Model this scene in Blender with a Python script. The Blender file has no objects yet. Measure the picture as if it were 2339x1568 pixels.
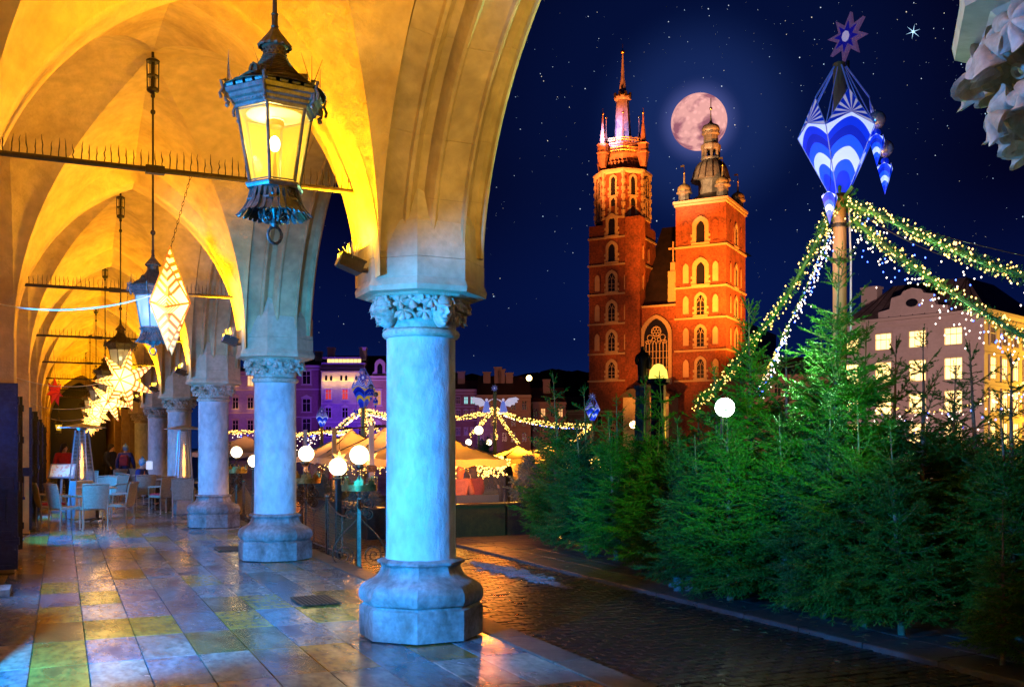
import bpy, bmesh, math, random
import numpy as np
from mathutils import Vector, Matrix, Euler
from math import sin, cos, pi, sqrt, radians, atan2
R_ = random.Random(7)
NPR = np.random.RandomState(7)
sc = bpy.context.scene
COL = sc.collection
# ------------------------------------------------------------------ camera
TH = radians(24.576)
FOC = 2250.0            # focal length in units of the 2338 px wide view of the photograph
HZ = 1022.0             # horizon row in that view
EYE = 1.6
cam_d = bpy.data.cameras.new('camera'); cam = bpy.data.objects.new('camera', cam_d); COL.objects.link(cam)
cam.location = (0, 0, EYE); cam.rotation_euler = (pi/2, 0, -TH)
cam_d.sensor_width = 36; cam_d.lens = 36*FOC/2338.0
cam_d.shift_y = (HZ-784.0)/2338.0
cam_d.clip_start = .05; cam_d.clip_end = 6000
sc.camera = cam
FW = Vector((sin(TH), cos(TH), 0)); RT = Vector((cos(TH), -sin(TH), 0))
def P(u, v, Z):
    """world point that the photograph shows at column u, row v when it is Z metres away"""
    p = FW*Z + RT*((u-1169.0)/FOC*Z); p.z = EYE + (HZ-v)/FOC*Z
    return p
def XZ(u, Z, z=0):
    p = FW*Z + RT*((u-1169.0)/FOC*Z); p.z = z
    return p
# ------------------------------------------------------------------ world
MOON = P(1596, 279, 1800.0)
w = bpy.data.worlds.new('World'); sc.world = w; w.use_nodes = True
nt = w.node_tree; nt.nodes.clear()
def N(t, **k):
    n = nt.nodes.new(t)
    for a, b in k.items(): setattr(n, a, b)
    return n
def build_world():
    L = nt.links.new
    out = N('ShaderNodeOutputWorld'); bg = N('ShaderNodeBackground'); L(bg.outputs[0], out.inputs[0])
    geo = N('ShaderNodeTexCoord'); sep = N('ShaderNodeSeparateXYZ'); L(geo.outputs['Generated'], sep.inputs[0])
    rp = N('ShaderNodeValToRGB'); L(sep.outputs[2], rp.inputs[0])
    e = rp.color_ramp; e.interpolation = 'EASE'
    e.elements[0].position = 0.0; e.elements[0].color = (.003, .014, .095, 1)
    e.elements[1].position = .60; e.elements[1].color = (.0004, .0004, .004, 1)
    m = e.elements.new(.12); m.color = (.0012, .005, .046, 1)
    m = e.elements.new(.27); m.color = (.0008, .0010, .011, 1)
    # aureole of the full moon
    nv = N('ShaderNodeVectorMath', operation='NORMALIZE'); L(geo.outputs['Generated'], nv.inputs[0])
    d = N('ShaderNodeVectorMath', operation='DOT_PRODUCT'); L(nv.outputs[0], d.inputs[0])
    d.inputs[1].default_value = (MOON-Vector((0, 0, EYE))).normalized()
    ac = N('ShaderNodeMath', operation='ARCCOSINE'); L(d.outputs['Value'], ac.inputs[0])
    r2 = N('ShaderNodeValToRGB'); L(ac.outputs[0], r2.inputs[0])
    e = r2.color_ramp; e.interpolation = 'EASE'
    e.elements[0].position = .02; e.elements[0].color = (.06, .08, .26, 1)
    e.elements[1].position = .30; e.elements[1].color = (0, 0, 0, 1)
    m = e.elements.new(.042); m.color = (.007, .020, .095, 1)
    m = e.elements.new(.11); m.color = (.0006, .004, .028, 1)
    # the last of the twilight from a sun far below the horizon
    sky = N('ShaderNodeTexSky', sky_type='NISHITA', sun_disc=False)
    sky.sun_elevation = radians(-6); sky.sun_rotation = radians(200)
    sk = N('ShaderNodeVectorMath', operation='SCALE'); L(sky.outputs[0], sk.inputs[0]); sk.inputs[3].default_value = .004
    a = N('ShaderNodeVectorMath', operation='ADD'); L(rp.outputs[0], a.inputs[0]); L(r2.outputs[0], a.inputs[1])
    b = N('ShaderNodeVectorMath', operation='ADD'); L(a.outputs[0], b.inputs[0]); L(sk.outputs[0], b.inputs[1])
    L(b.outputs[0], bg.inputs[0]); bg.inputs[1].default_value = 1.0
build_world()
sc.view_settings.view_transform = 'Standard'; sc.view_settings.look = 'None'
sc.view_settings.exposure = 0; sc.view_settings.gamma = 1; sc.view_settings.use_curve_mapping = False
sc.cycles.use_denoising = True
sc.cycles.sample_clamp_indirect = 4.0
sc.cycles.max_bounces = 8; sc.cycles.diffuse_bounces = 4; sc.cycles.transparent_max_bounces = 16
sc.cycles.caustics_reflective = False; sc.cycles.caustics_refractive = False
# moonlight
ld = bpy.data.lights.new('moonlight', 'SUN'); ld.energy = .05; ld.angle = radians(.5); ld.color = (.7, .8, 1)
lo = bpy.data.objects.new('moonlight', ld); COL.objects.link(lo)
lo.rotation_euler = (-(MOON)).to_track_quat('-Z', 'Y').to_euler()

def lamp(name, kind, loc, energy, color, aim=None, size=.2, size_y=None, angle=60, blend=.5):
    l = bpy.data.lights.new(name, kind); l.energy = energy; l.color = color
    if kind == 'AREA':
        l.shape = 'RECTANGLE'; l.size = size; l.size_y = size_y or size
    elif kind == 'SPOT':
        l.spot_size = radians(angle); l.spot_blend = blend; l.shadow_soft_size = size
    else: l.shadow_soft_size = size
    o = bpy.data.objects.new(name, l); COL.objects.link(o); o.location = loc
    if aim is not None: o.rotation_euler = (Vector(aim)-Vector(loc)).to_track_quat('-Z', 'Y').to_euler()
    return o

# ------------------------------------------------------------------ materials
MATS = {}
def mat(name, base, rough=.7, metal=0, var=0, scale=5, col2=None, bump=0, bscale=None, emit=None, es=0, spec=.5,
        trans=0, alpha=1, stretch=(1, 1, 1), rand=None, rvar=0, coat=0, sample=True, detail=6, contrast=(.35, .65)):
    """procedural principled material: base colour varied by noise towards col2, noise bump, optional per-object ramp"""
    if name in MATS: return MATS[name]
    m = bpy.data.materials.new(name); MATS[name] = m; m.use_nodes = True
    t = m.node_tree; L = t.links.new; b = t.nodes['Principled BSDF']
    def n(ty, **k):
        x = t.nodes.new(ty)
        for a, c in k.items(): setattr(x, a, c)
        return x
    b.inputs['Base Color'].default_value = (*base, 1)
    b.inputs['Roughness'].default_value = rough; b.inputs['Metallic'].default_value = metal
    b.inputs['Specular IOR Level'].default_value = spec
    b.inputs['Transmission Weight'].default_value = trans; b.inputs['Alpha'].default_value = alpha
    b.inputs['Coat Weight'].default_value = coat
    tc = n('ShaderNodeTexCoord'); mp = n('ShaderNodeMapping'); mp.inputs['Scale'].default_value = stretch
    if rand:
        oi = n('ShaderNodeObjectInfo'); off = n('ShaderNodeVectorMath', operation='SCALE'); off.inputs[0].default_value = (37, 21, 9)
        L(oi.outputs['Random'], off.inputs[3]); ad = n('ShaderNodeVectorMath', operation='ADD')
        L(tc.outputs['Object'], ad.inputs[0]); L(off.outputs[0], ad.inputs[1]); L(ad.outputs[0], mp.inputs[0])
    else: L(tc.outputs['Object'], mp.inputs[0])
    src = None
    if rand:
        rr = n('ShaderNodeValToRGB'); L(oi.outputs['Random'], rr.inputs[0]); rr.color_ramp.interpolation = 'CONSTANT'
        els = rr.color_ramp.elements
        while len(els) < len(rand): els.new(.5)
        for i, (p, c) in enumerate(rand): els[i].position = p; els[i].color = (*c, 1)
        src = rr.outputs[0]
    if col2 is not None:
        nz = n('ShaderNodeTexNoise'); nz.inputs['Scale'].default_value = scale; nz.inputs['Detail'].default_value = detail
        nz.inputs['Roughness'].default_value = .62; nz.inputs['Distortion'].default_value = .6
        L(mp.outputs[0], nz.inputs[0])
        mr = n('ShaderNodeMapRange'); L(nz.outputs[0], mr.inputs[0]); mr.inputs[1].default_value = contrast[0]; mr.inputs[2].default_value = contrast[1]
        mx = n('ShaderNodeMix', data_type='RGBA'); L(mr.outputs[0], mx.inputs[0])
        if src: L(src, mx.inputs[6])
        else: mx.inputs[6].default_value = (*base, 1)
        if rand:
            mu = n('ShaderNodeMix', data_type='RGBA', blend_type='MULTIPLY'); mu.inputs[0].default_value = 1
            L(src, mu.inputs[6]); mu.inputs[7].default_value = (*col2, 1); L(mu.outputs[2], mx.inputs[7])
        else: mx.inputs[7].default_value = (*col2, 1)
        # finer mottling on top
        n2 = n('ShaderNodeTexNoise'); n2.inputs['Scale'].default_value = scale*7; n2.inputs['Detail'].default_value = 4; L(mp.outputs[0], n2.inputs[0])
        m2 = n('ShaderNodeMapRange'); L(n2.outputs[0], m2.inputs[0]); m2.inputs[1].default_value = .3; m2.inputs[2].default_value = .7
        m2.inputs[3].default_value = 1-var; m2.inputs[4].default_value = 1+var*.4
        mm = n('ShaderNodeVectorMath', operation='SCALE'); L(mx.outputs[2], mm.inputs[0]); L(m2.outputs[0], mm.inputs[3])
        L(mm.outputs[0], b.inputs['Base Color'])
        if rvar:
            m3 = n('ShaderNodeMapRange'); L(nz.outputs[0], m3.inputs[0]); m3.inputs[1].default_value = .3; m3.inputs[2].default_value = .7
            m3.inputs[3].default_value = max(.02, rough-rvar); m3.inputs[4].default_value = rough+rvar; L(m3.outputs[0], b.inputs['Roughness'])
    elif src: L(src, b.inputs['Base Color'])
    if bump:
        nb = n('ShaderNodeTexNoise'); nb.inputs['Scale'].default_value = bscale or scale*4; nb.inputs['Detail'].default_value = 7
        nb.inputs['Roughness'].default_value = .65; L(mp.outputs[0], nb.inputs[0])
        bp = n('ShaderNodeBump'); bp.inputs['Strength'].default_value = .6; bp.inputs['Distance'].default_value = bump
        L(nb.outputs[0], bp.inputs['Height']); L(bp.outputs[0], b.inputs['Normal'])
    if emit:
        b.inputs['Emission Color'].default_value = (*emit, 1); b.inputs['Emission Strength'].default_value = es
        if not sample: m.cycles.emission_sampling = 'NONE'
    return m

# ------------------------------------------------------------------ mesh builder
class MB:
    def __init__(s): s.v = []; s.f = []; s.m = []; s.mi = 0; s.uv = None
    def add(s, vs, fs, M=None):
        o = len(s.v)
        if M is not None: vs = [M @ Vector(q) for q in vs]
        s.v.extend([tuple(q) for q in vs]); s.f.extend([tuple(i+o for i in q) for q in fs]); s.m.extend([s.mi]*len(fs))
        return s
    def box(s, c, d, M=None, taper=1.0):
        x, y, z = c; a, b, h = d[0]/2, d[1]/2, d[2]/2; t = taper
        vs = [(x-a, y-b, z-h), (x+a, y-b, z-h), (x+a, y+b, z-h), (x-a, y+b, z-h), (x-a*t, y-b*t, z+h), (x+a*t, y-b*t, z+h), (x+a*t, y+b*t, z+h), (x-a*t, y+b*t, z+h)]
        return s.add(vs, [(0, 3, 2, 1), (4, 5, 6, 7), (0, 1, 5, 4), (1, 2, 6, 5), (2, 3, 7, 6), (3, 0, 4, 7)], M)
    def cbox(s, c, d, ch=.01, M=None):
        """box with chamfered top edges"""
        x, y, z = c; a, b, h = d[0]/2, d[1]/2, d[2]/2
        r = lambda a, b, z: [(x-a, y-b, z), (x+a, y-b, z), (x+a, y+b, z), (x-a, y+b, z)]
        vs = r(a, b, z-h)+r(a, b, z+h-ch)+r(a-ch, b-ch, z+h); fs = [(0, 3, 2, 1), (8, 9, 10, 11)]
        for k in (0, 4):
            for i in range(4): j = (i+1) % 4; fs.append((k+i, k+j, k+4+j, k+4+i))
        return s.add(vs, fs, M)
    def lathe(s, prof, n=24, c=(0, 0, 0), ph=0, M=None, cap=True, jit=0, sx=1, sy=1):
        vs = []; fs = []
        for r, z in prof:
            for i in range(n):
                a = ph+2*pi*i/n; q = r*(1+(R_.random()-.5)*jit)
                vs.append((c[0]+q*cos(a)*sx, c[1]+q*sin(a)*sy, c[2]+z))
        for k in range(len(prof)-1):
            for i in range(n):
                j = (i+1) % n; fs.append((k*n+i, k*n+j, (k+1)*n+j, (k+1)*n+i))
        if cap:
            if prof[0][0] > 1e-5: fs.append(tuple(range(n-1, -1, -1)))
            if prof[-1][0] > 1e-5: k = (len(prof)-1)*n; fs.append(tuple(range(k, k+n)))
        return s.add(vs, fs, M)
    def oct(s, prof, c=(0, 0, 0), M=None):
        return s.lathe([(a/cos(pi/8), z) for a, z in prof], 8, c, pi/8, M)
    def tube(s, path, r, n=8, M=None, cap=True, closed=False):
        path = [Vector(p) for p in path]; m = len(path)
        rr = r if isinstance(r, (list, tuple)) else [r]*m
        vs = []; fs = []; up = None
        for i, p in enumerate(path):
            if closed: t = path[(i+1) % m]-path[i-1]
            else: t = path[min(i+1, m-1)]-path[max(i-1, 0)]
            t = t.normalized() if t.length > 1e-9 else Vector((0, 0, 1))
            if up is None:
                up = Vector((0, 0, 1)) if abs(t.z) < .9 else Vector((1, 0, 0))
            a = t.cross(up)
            if a.length < 1e-4: a = t.orthogonal()
            a.normalize(); up = a.cross(t).normalized()
            for k in range(n):
                q = 2*pi*k/n; vs.append(p+a*(cos(q)*rr[i])+up*(sin(q)*rr[i]))
        for i in range(m if closed else m-1):
            j = (i+1) % m
            for k in range(n):
                l = (k+1) % n; fs.append((i*n+k, i*n+l, j*n+l, j*n+k))
        if cap and not closed: fs.append(tuple(range(n-1, -1, -1))); fs.append(tuple(range((m-1)*n, m*n)))
        return s.add(vs, fs, M)
    def sphere(s, c, r, n=12, m=8, sc_=(1, 1, 1), M=None):
        vs = []; fs = []
        for i in range(m+1):
            a = pi*i/m
            for k in range(n):
                b = 2*pi*k/n; vs.append((c[0]+r*sin(a)*cos(b)*sc_[0], c[1]+r*sin(a)*sin(b)*sc_[1], c[2]-r*cos(a)*sc_[2]))
        for i in range(m):
            for k in range(n):
                l = (k+1) % n; fs.append((i*n+k, i*n+l, (i+1)*n+l, (i+1)*n+k))
        return s.add(vs, fs, M)
    def prism(s, poly, o, ex, ez, depth, dirn=None):
        """2-D polygon in the frame (o, ex, ez), extruded by depth along dirn (default ex x ez)"""
        o, ex, ez = Vector(o), Vector(ex), Vector(ez); nn = Vector(dirn) if dirn else ex.cross(ez)
        a = [o+ex*p[0]+ez*p[1] for p in poly]; b = [q+nn*depth for q in a]; n = len(a)
        fs = [tuple(range(n-1, -1, -1)), tuple(range(n, 2*n))]+[(i, (i+1) % n, n+(i+1) % n, n+i) for i in range(n)]
        return s.add(a+b, fs)
    def ring(s, po, pi_, o, ex, ez, depth):
        """frame between outer and inner outline of equal point count"""
        o, ex, ez = Vector(o), Vector(ex), Vector(ez); nn = ex.cross(ez); n = len(po)
        q = lambda p, d: o+ex*p[0]+ez*p[1]+nn*d
        vs = [q(p, 0) for p in po]+[q(p, 0) for p in pi_]+[q(p, depth) for p in po]+[q(p, depth) for p in pi_]
        fs = []
        for i in range(n):
            j = (i+1) % n
            fs += [(2*n+i, 2*n+j, 3*n+j, 3*n+i), (i, j, 2*n+j, 2*n+i), (n+j, n+i, 3*n+i, 3*n+j)]
        return s.add(vs, fs)
    def mesh(s, name, mats, ang=35, flat=False):
        me = bpy.data.meshes.new(name); me.from_pydata(s.v, [], s.f)
        if not isinstance(mats, (list, tuple)): mats = [mats]
        for m in mats: me.materials.append(m)
        if len(mats) > 1: me.polygons.foreach_set('material_index', s.m)
        me.update()
        if not flat:
            me.shade_smooth(); me.set_sharp_from_angle(angle=radians(ang))
        return me
    def build(s, name, mats, parent=None, world=True, ang=35, flat=False, loc=None, **props):
        if parent is not None and world and loc is None:
            b = parent_world(parent)
            s.v = [(p[0]-b.x, p[1]-b.y, p[2]-b.z) for p in s.v]
        return link(name, s.mesh(name, mats, ang, flat), parent, loc, **props)
WORLD_OF = {}
def parent_world(p):
    l = Vector((0, 0, 0))
    while p is not None: l = l+p.location; p = p.parent
    return l
def link(name, me, parent=None, loc=None, rot=None, scale=None, **props):
    o = bpy.data.objects.new(name, me); COL.objects.link(o)
    if parent is not None: o.parent = parent
    if loc is not None: o.location = loc
    if rot is not None: o.rotation_euler = rot
    if scale is not None: o.scale = scale if hasattr(scale, '__len__') else (scale,)*3
    for k, v in props.items(): o[k] = v
    return o
def thing(name, label, cat, loc=(0, 0, 0), rz=0, group=None):
    o = bpy.data.objects.new(name, None); COL.objects.link(o); o.empty_display_size = .1
    o.location = loc; o.rotation_euler = (0, 0, rz); o['label'] = label; o['category'] = cat; o['kind'] = 'thing'
    if group: o['group'] = group
    return o
def tag(o, label=None, cat=None, group=None, kind='thing'):
    if label: o['label'] = label
    if cat: o['category'] = cat
    if group: o['group'] = group
    o['kind'] = kind
    return o
def copy_tree(o, parent=None):
    c = o.copy(); COL.objects.link(c); c.parent = parent
    for ch in [x for x in o.children]: copy_tree(ch, c)
    return c
def again(o, label, loc, rz=None, scale=None):
    c = copy_tree(o); c.location = loc; c['label'] = label
    if rz is not None: c.rotation_euler = (0, 0, rz)
    if scale is not None: c.scale = (scale,)*3 if not hasattr(scale, '__len__') else scale
    return c

# ------------------------------------------------------------------ palette
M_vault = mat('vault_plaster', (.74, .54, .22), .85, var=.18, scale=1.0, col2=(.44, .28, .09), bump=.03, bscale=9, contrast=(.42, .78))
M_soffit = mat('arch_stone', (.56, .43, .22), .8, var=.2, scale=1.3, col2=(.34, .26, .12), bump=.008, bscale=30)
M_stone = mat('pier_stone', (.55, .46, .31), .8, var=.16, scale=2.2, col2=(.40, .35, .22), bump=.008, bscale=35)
M_shaft = mat('column_plaster', (.62, .70, .74), .75, var=.2, scale=1.6, col2=(.25, .35, .42), bump=.04, bscale=16, stretch=(1, 1, .6), contrast=(.44, .72))
M_base = mat('base_stone', (.38, .40, .42), .7, var=.35, scale=2.6, col2=(.13, .12, .11), bump=.02, bscale=24)
M_capital = mat('carved_stone', (.62, .58, .50), .8, var=.25, scale=5, col2=(.36, .30, .20), bump=.008, bscale=50)
M_mortar = mat('mortar', (.30, .23, .14), .95, bump=.006, bscale=40)
M_iron = mat('black_iron', (.035, .03, .028), .45, metal=.6, var=.3, scale=9, col2=(.06, .045, .03), bump=.004, bscale=60)
M_rust = mat('dark_bronze', (.20, .14, .09), .40, metal=.7, var=.3, scale=14, col2=(.05, .04, .03), bump=.003, bscale=80)
M_lantern = mat('lantern_iron', (.16, .17, .18), .4, metal=.35, var=.3, scale=12, col2=(.07, .07, .075), bump=.003, bscale=70)
M_roofl = mat('lantern_roof', (.12, .085, .05), .55, metal=.4, var=.4, scale=20, col2=(.05, .035, .02), bump=.006, bscale=70)
M_glass = mat('clear_glass', (1, 1, 1), .03, spec=.5, alpha=.13)
M_tile = mat('floor_tile', (.5, .4, .3), .21, var=.45, scale=2.6, col2=(.30, .38, .50), bump=.003, bscale=32, stretch=(1, .45, 1), rvar=.14, contrast=(.38, .66),
             rand=[(0, (.32, .31, .27)), (.14, (.56, .33, .05)), (.25, (.19, .22, .24)), (.42, (.42, .39, .31)), (.53, (.25, .28, .30)), (.67, (.30, .17, .04)), (.76, (.50, .44, .32)), (.82, (.14, .16, .18)), (.91, (.60, .38, .06))])  # ochre tones also carry the vault's warm reflections in the tile colour
M_grout = mat('tile_joint', (.05, .045, .04), .8)
M_cobble = mat('wet_cobble', (.010, .010, .013), .34, var=.5, scale=6, col2=(.006, .006, .009), bump=.006, bscale=50, rvar=.12)
M_ground = mat('wet_paving', (.025, .023, .027), .34, var=.5, scale=.9, col2=(.02, .02, .023), bump=.02, bscale=6, rvar=.14)
M_kerb = mat('kerb_stone', (.13, .12, .10), .5, var=.4, scale=2, col2=(.06, .055, .05), bump=.006, bscale=30)
M_slab = mat('walk_slab', (.045, .05, .06), .5, var=.4, scale=3, col2=(.02, .024, .03), bump=.006, bscale=30)
M_brick = mat('church_brick', (.30, .075, .03), .85, var=.55, scale=.5, col2=(.15, .04, .02), bump=.02, bscale=9)
M_trimst = mat('church_trim', (.42, .28, .17), .8, var=.25, scale=.8, col2=(.40, .30, .20))
M_plast = mat('niche_plaster', (.44, .27, .18), .85, var=.1, scale=.8, col2=(.46, .33, .23))
M_dark = mat('dark_opening', (.012, .012, .016), .25)
M_copper = mat('old_copper', (.34, .27, .20), .5, metal=.35, var=.3, scale=1.2, col2=(.16, .13, .11), bump=.05, bscale=3)
M_gold = mat('gilding', (.9, .55, .12), .3, metal=1)
M_roof = mat('dark_roof', (.045, .03, .035), .6, var=.4, scale=.8, col2=(.02, .016, .02), bump=.05, bscale=4)
M_needle = mat('spruce_needles', (.045, .18, .02), .5, var=.35, scale=3, col2=(.40, .50, .45), spec=.2, rand=[(0, (.045, .18, .02)), (.22, (.06, .19, .015)), (.42, (.03, .13, .03)), (.6, (.05, .15, .04)), (.8, (.075, .20, .02))])
M_needleb = mat('blue_spruce_needles', (.08, .13, .12), .5, var=.3, scale=5, col2=(.05, .085, .085), spec=.35)
M_bark = mat('spruce_bark', (.20, .15, .10), .9, var=.3, scale=20, col2=(.10, .07, .045), bump=.004, bscale=80)
M_twig = mat('twig_bark', (.17, .13, .05), .8)
M_wood = mat('pole_wood', (.48, .28, .11), .65, var=.3, scale=3, col2=(.30, .16, .06), bump=.006, bscale=30, stretch=(1, 1, .12))
M_wicker = mat('wicker', (.42, .38, .30), .55, var=.3, scale=30, col2=(.28, .25, .2))
M_chairmetal = mat('chair_metal', (.45, .42, .36), .35, metal=.5)
M_cushion = mat('red_cushion', (.55, .03, .06), .8, var=.1, scale=20, col2=(.42, .02, .05))
M_steel = mat('brushed_steel', (.55, .57, .6), .3, metal=.8)
def canvas(name, c):
    m = mat(name, c, .8, var=.1, scale=3, col2=tuple(q*.8 for q in c), bump=.01, bscale=5); t = m.node_tree; b = t.nodes['Principled BSDF']
    tr = t.nodes.new('ShaderNodeBsdfTranslucent'); tr.inputs[0].default_value = (*c, 1); mx = t.nodes.new('ShaderNodeMixShader'); mx.inputs[0].default_value = .5
    o = [n for n in t.nodes if n.type == 'OUTPUT_MATERIAL'][0]; t.links.new(b.outputs[0], mx.inputs[1]); t.links.new(tr.outputs[0], mx.inputs[2]); t.links.new(mx.outputs[0], o.inputs[0]); return m
M_canvas = canvas('cream_canvas', (.68, .54, .38))
M_bulbw = mat('warm_bulb', (1, .8, .4), .4, emit=(1, .54, .10), es=5, sample=False)
M_bulbc = mat('white_bulb', (1, .9, .8), .4, emit=(1, .78, .6), es=4.5, sample=False)
M_bulbb = mat('blue_bulb', (.1, .2, 1), .4, emit=(.05, .12, 1), es=9, sample=False)
M_globe = mat('opal_globe', (1, .95, .8), .3, emit=(1, .80, .45), es=6)
M_lit = mat('lit_window', (1, .9, .6), .4, var=.2, scale=.8, col2=(.9, .6, .25), emit=(1, .70, .25), es=1.5)
M_white = mat('white_paint', (.72, .70, .68), .6)
# ================================================================== THE ARCADE
CX = 2.835                       # row of columns
YK = lambda k: 8.094+6.4*k       # column k
VX, VA = .90, 1.455             # vault centre line and half span
Z0, ZT, ZC = 3.0, 5.20, 5.87     # springing, transverse crown, bay crown
def frac_off(h, rho, a):         # pointed arc: horizontal offset from the springing at height fraction h
    return a*(rho-sqrt(max(0, rho*rho-h*h*(2*rho-1))))
HB = 2.72                        # half opening of a street arch
def arch_pt(h, yc, side):        # soffit line of the street arch at height fraction h
    return yc+side*(HB-frac_off(h, 1.15, HB)), Z0+h*2.42

# ---- floor
fl = MB(); fl.box((1.05, 28, -.13), (4.6, 70, .2)); fl.v = [(x, y, z) for x, y, z in fl.v]
floor = tag(fl.build('floor', M_grout), None, None, None, 'structure')
TW = .394; tile_me = {}
def tile_mesh(x0, x1, y0, y1):
    key = (round(x1-x0, 3), round(y1-y0, 3))
    if key not in tile_me:
        b = MB(); b.cbox((0, 0, -.02), (key[0]-.006, key[1]-.006, .04), .003); tile_me[key] = b.mesh('tile', M_tile, flat=True)
    return tile_me[key]
cnt = 0; rest = MB()
xs = [.97+TW*i for i in range(-5, 7)]; xs = [-1.2]+xs[1:]
xs = [x for x in xs if x < 3.3]+[3.35]
for j in range(3, 60):
    for i in range(len(xs)-1):
        x0, x1 = xs[i], xs[i+1]
        vis = 1 if (j >= 5 and j < 30 and x1 > -.75) else 0
        if vis and cnt < 262:
            link('tile', tile_mesh(x0, x1, 0, 1), floor, ((x0+x1)/2, j+.52, -.012+R_.uniform(-.0012, .0012))); cnt += 1
        else:
            rest.cbox(((x0+x1)/2, j+.52, -.032), (x1-x0-.006, .994, .04), .003)
o = rest.build('far_tile', M_tile, floor, kind='stuff')
kb = {}
for j in range(2, 46):           # kerb stones along the edge of the arcade
    b = MB(); b.cbox((0, 0, -.06), (.29, .985, .12), .006)
    if not kb: kb[0] = b.mesh('kerb_stone', M_kerb, flat=True)
    link('kerb_stone', kb[0], floor, (3.503, j+.1, -.004+R_.uniform(-.002, .002)))
for k, (gx, gy, gs) in enumerate([(2.42, 10.25, .34), (2.42, 16.1, .34)]):  # cast iron drain grates
    b = MB(); b.box((gx, gy, .004), (.40, .62, .012))
    g = b.build('drain_grate', M_rust, floor)
    b = MB(); b.mi = 0
    for i in range(9):
        for j in range(13): b.box((gx-.168+i*.042, gy-.276+j*.046, .0115), (.026, .026, .005))
    b.build('stud', M_iron, g, flat=True, kind='stuff')

# ---- columns
def leaf_shape(nl=5, cup=.35, lob=.42):
    """lobed, cupped carved leaf, unit size, lying in x-y and bulging +z, solid"""
    b = MB(); na, nr = nl*8, 5; vs = [(0, 0, .18)]; fs = []
    for r in range(1, nr+1):
        t = r/nr
        for i in range(na):
            a = 2*pi*i/na; w_ = abs(cos(a*nl/2))**.7
            R = (1-lob)+lob*w_; R *= (.82+.25*(sin(a+pi/2)*.5+.5))
            z = .18-.30*t*t+cup*(t**3)*(w_-.35)+.10*sin(t*5)*w_
            vs.append((R*t*cos(a), R*t*sin(a), z))
    top = len(vs)
    for i in range(na): fs.append((0, 1+i, 1+(i+1) % na))
    for r in range(nr-1):
        for i in range(na):
            j = (i+1) % na; fs.append((1+r*na+i, 1+(r+1)*na+i, 1+(r+1)*na+j, 1+r*na+j))
    o_ = 1+(nr-1)*na; rim = []
    for i in range(na):
        x, y, z = vs[o_+i]; rim.append((x*.92, y*.92, z-.13))
    vs += rim; vs.append((0, 0, -.1)); c = len(vs)-1
    for i in range(na):
        j = (i+1) % na; fs.append((o_+i, top+i, top+j, o_+j)); fs.append((top+i, c, top+j))
    b.v = vs; b.f = fs; b.m = [0]*len(fs); return b
LEAVES = [leaf_shape(5, .5, .45), leaf_shape(4, .7, .5), leaf_shape(6, .35, .36)]
def put(b, src, M): b.add(src.v, src.f, M)
def head_shape(seed=0):
    b = MB(); n, m = 64, 52; vs = []; fs = []
    g = lambda x, z, cx, cz, s, t: math.exp(-((x-cx)/s)**2-((z-cz)/t)**2)
    for i in range(m+1):
        a = pi*i/m; zz = -cos(a)
        for k in range(n):
            bb = 2*pi*k/n; x = sin(a)*sin(bb)*.78; y = -sin(a)*cos(bb)*.85; z = zz*(1.0 if zz > 0 else 1.08)
            if zz < -.2: x *= 1-.30*(-zz-.2)
            if y < .12:
                ax = abs(x); f = 0
                f += .20*g(ax, z, .22, .27, .18, .06)+.10*g(ax, z, 0, .24, .10, .06)-.05*g(ax, z, 0, .40, .5, .03)   # brow, furrow
                f -= .26*g(ax, z, .26, .13, .13, .07)-.15*g(ax, z, .26, .11, .075, .045)+.05*g(ax, z, .27, .03, .12, .02)
                f += .40*g(x, z, 0, -.13, .085, .12)+.22*g(x, z, 0, .06, .06, .14)+.13*g(ax, z, .11, -.18, .05, .05)
                f += .15*g(ax, z, .37, -.12, .13, .10)-.12*g(ax, z, .25, -.32, .04, .14)-.10*g(ax, z, .50, -.45, .12, .16)
                f += .12*g(x, z, 0, -.43, .17, .04)-.17*g(x, z, 0, -.50, .20, .026)+.13*g(x, z, 0, -.57, .14, .04)-.09*g(x, z, 0, -.67, .14, .04)
                f += .22*g(x, z, 0, -.84, .16, .11)
                y -= f
            vs.append((x, y, z))
    for i in range(m):
        for k in range(n):
            l = (k+1) % n; fs.append((i*n+k, i*n+l, (i+1)*n+l, (i+1)*n+k))
    b.add(vs, fs)
    for s in (-1, 1): b.sphere((s*.78, .05, 0), .15, 8, 6, (.4, 1, 1.4))
    return b
HEAD = head_shape()
base_p = [(.53, 0), (.532, .22), (.528, .25), (.505, .262), (.50, .275), (.522, .29), (.540, .33), (.535, .385), (.515, .42), (.475, .455), (.43, .475), (.385, .50), (.355, .54), (.34, .585), (.345, .60), (.375, .612), (.378, .632), (.345, .65), (.31, .655)]
base_p = [(a*.928, z) for a, z in base_p]
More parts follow.
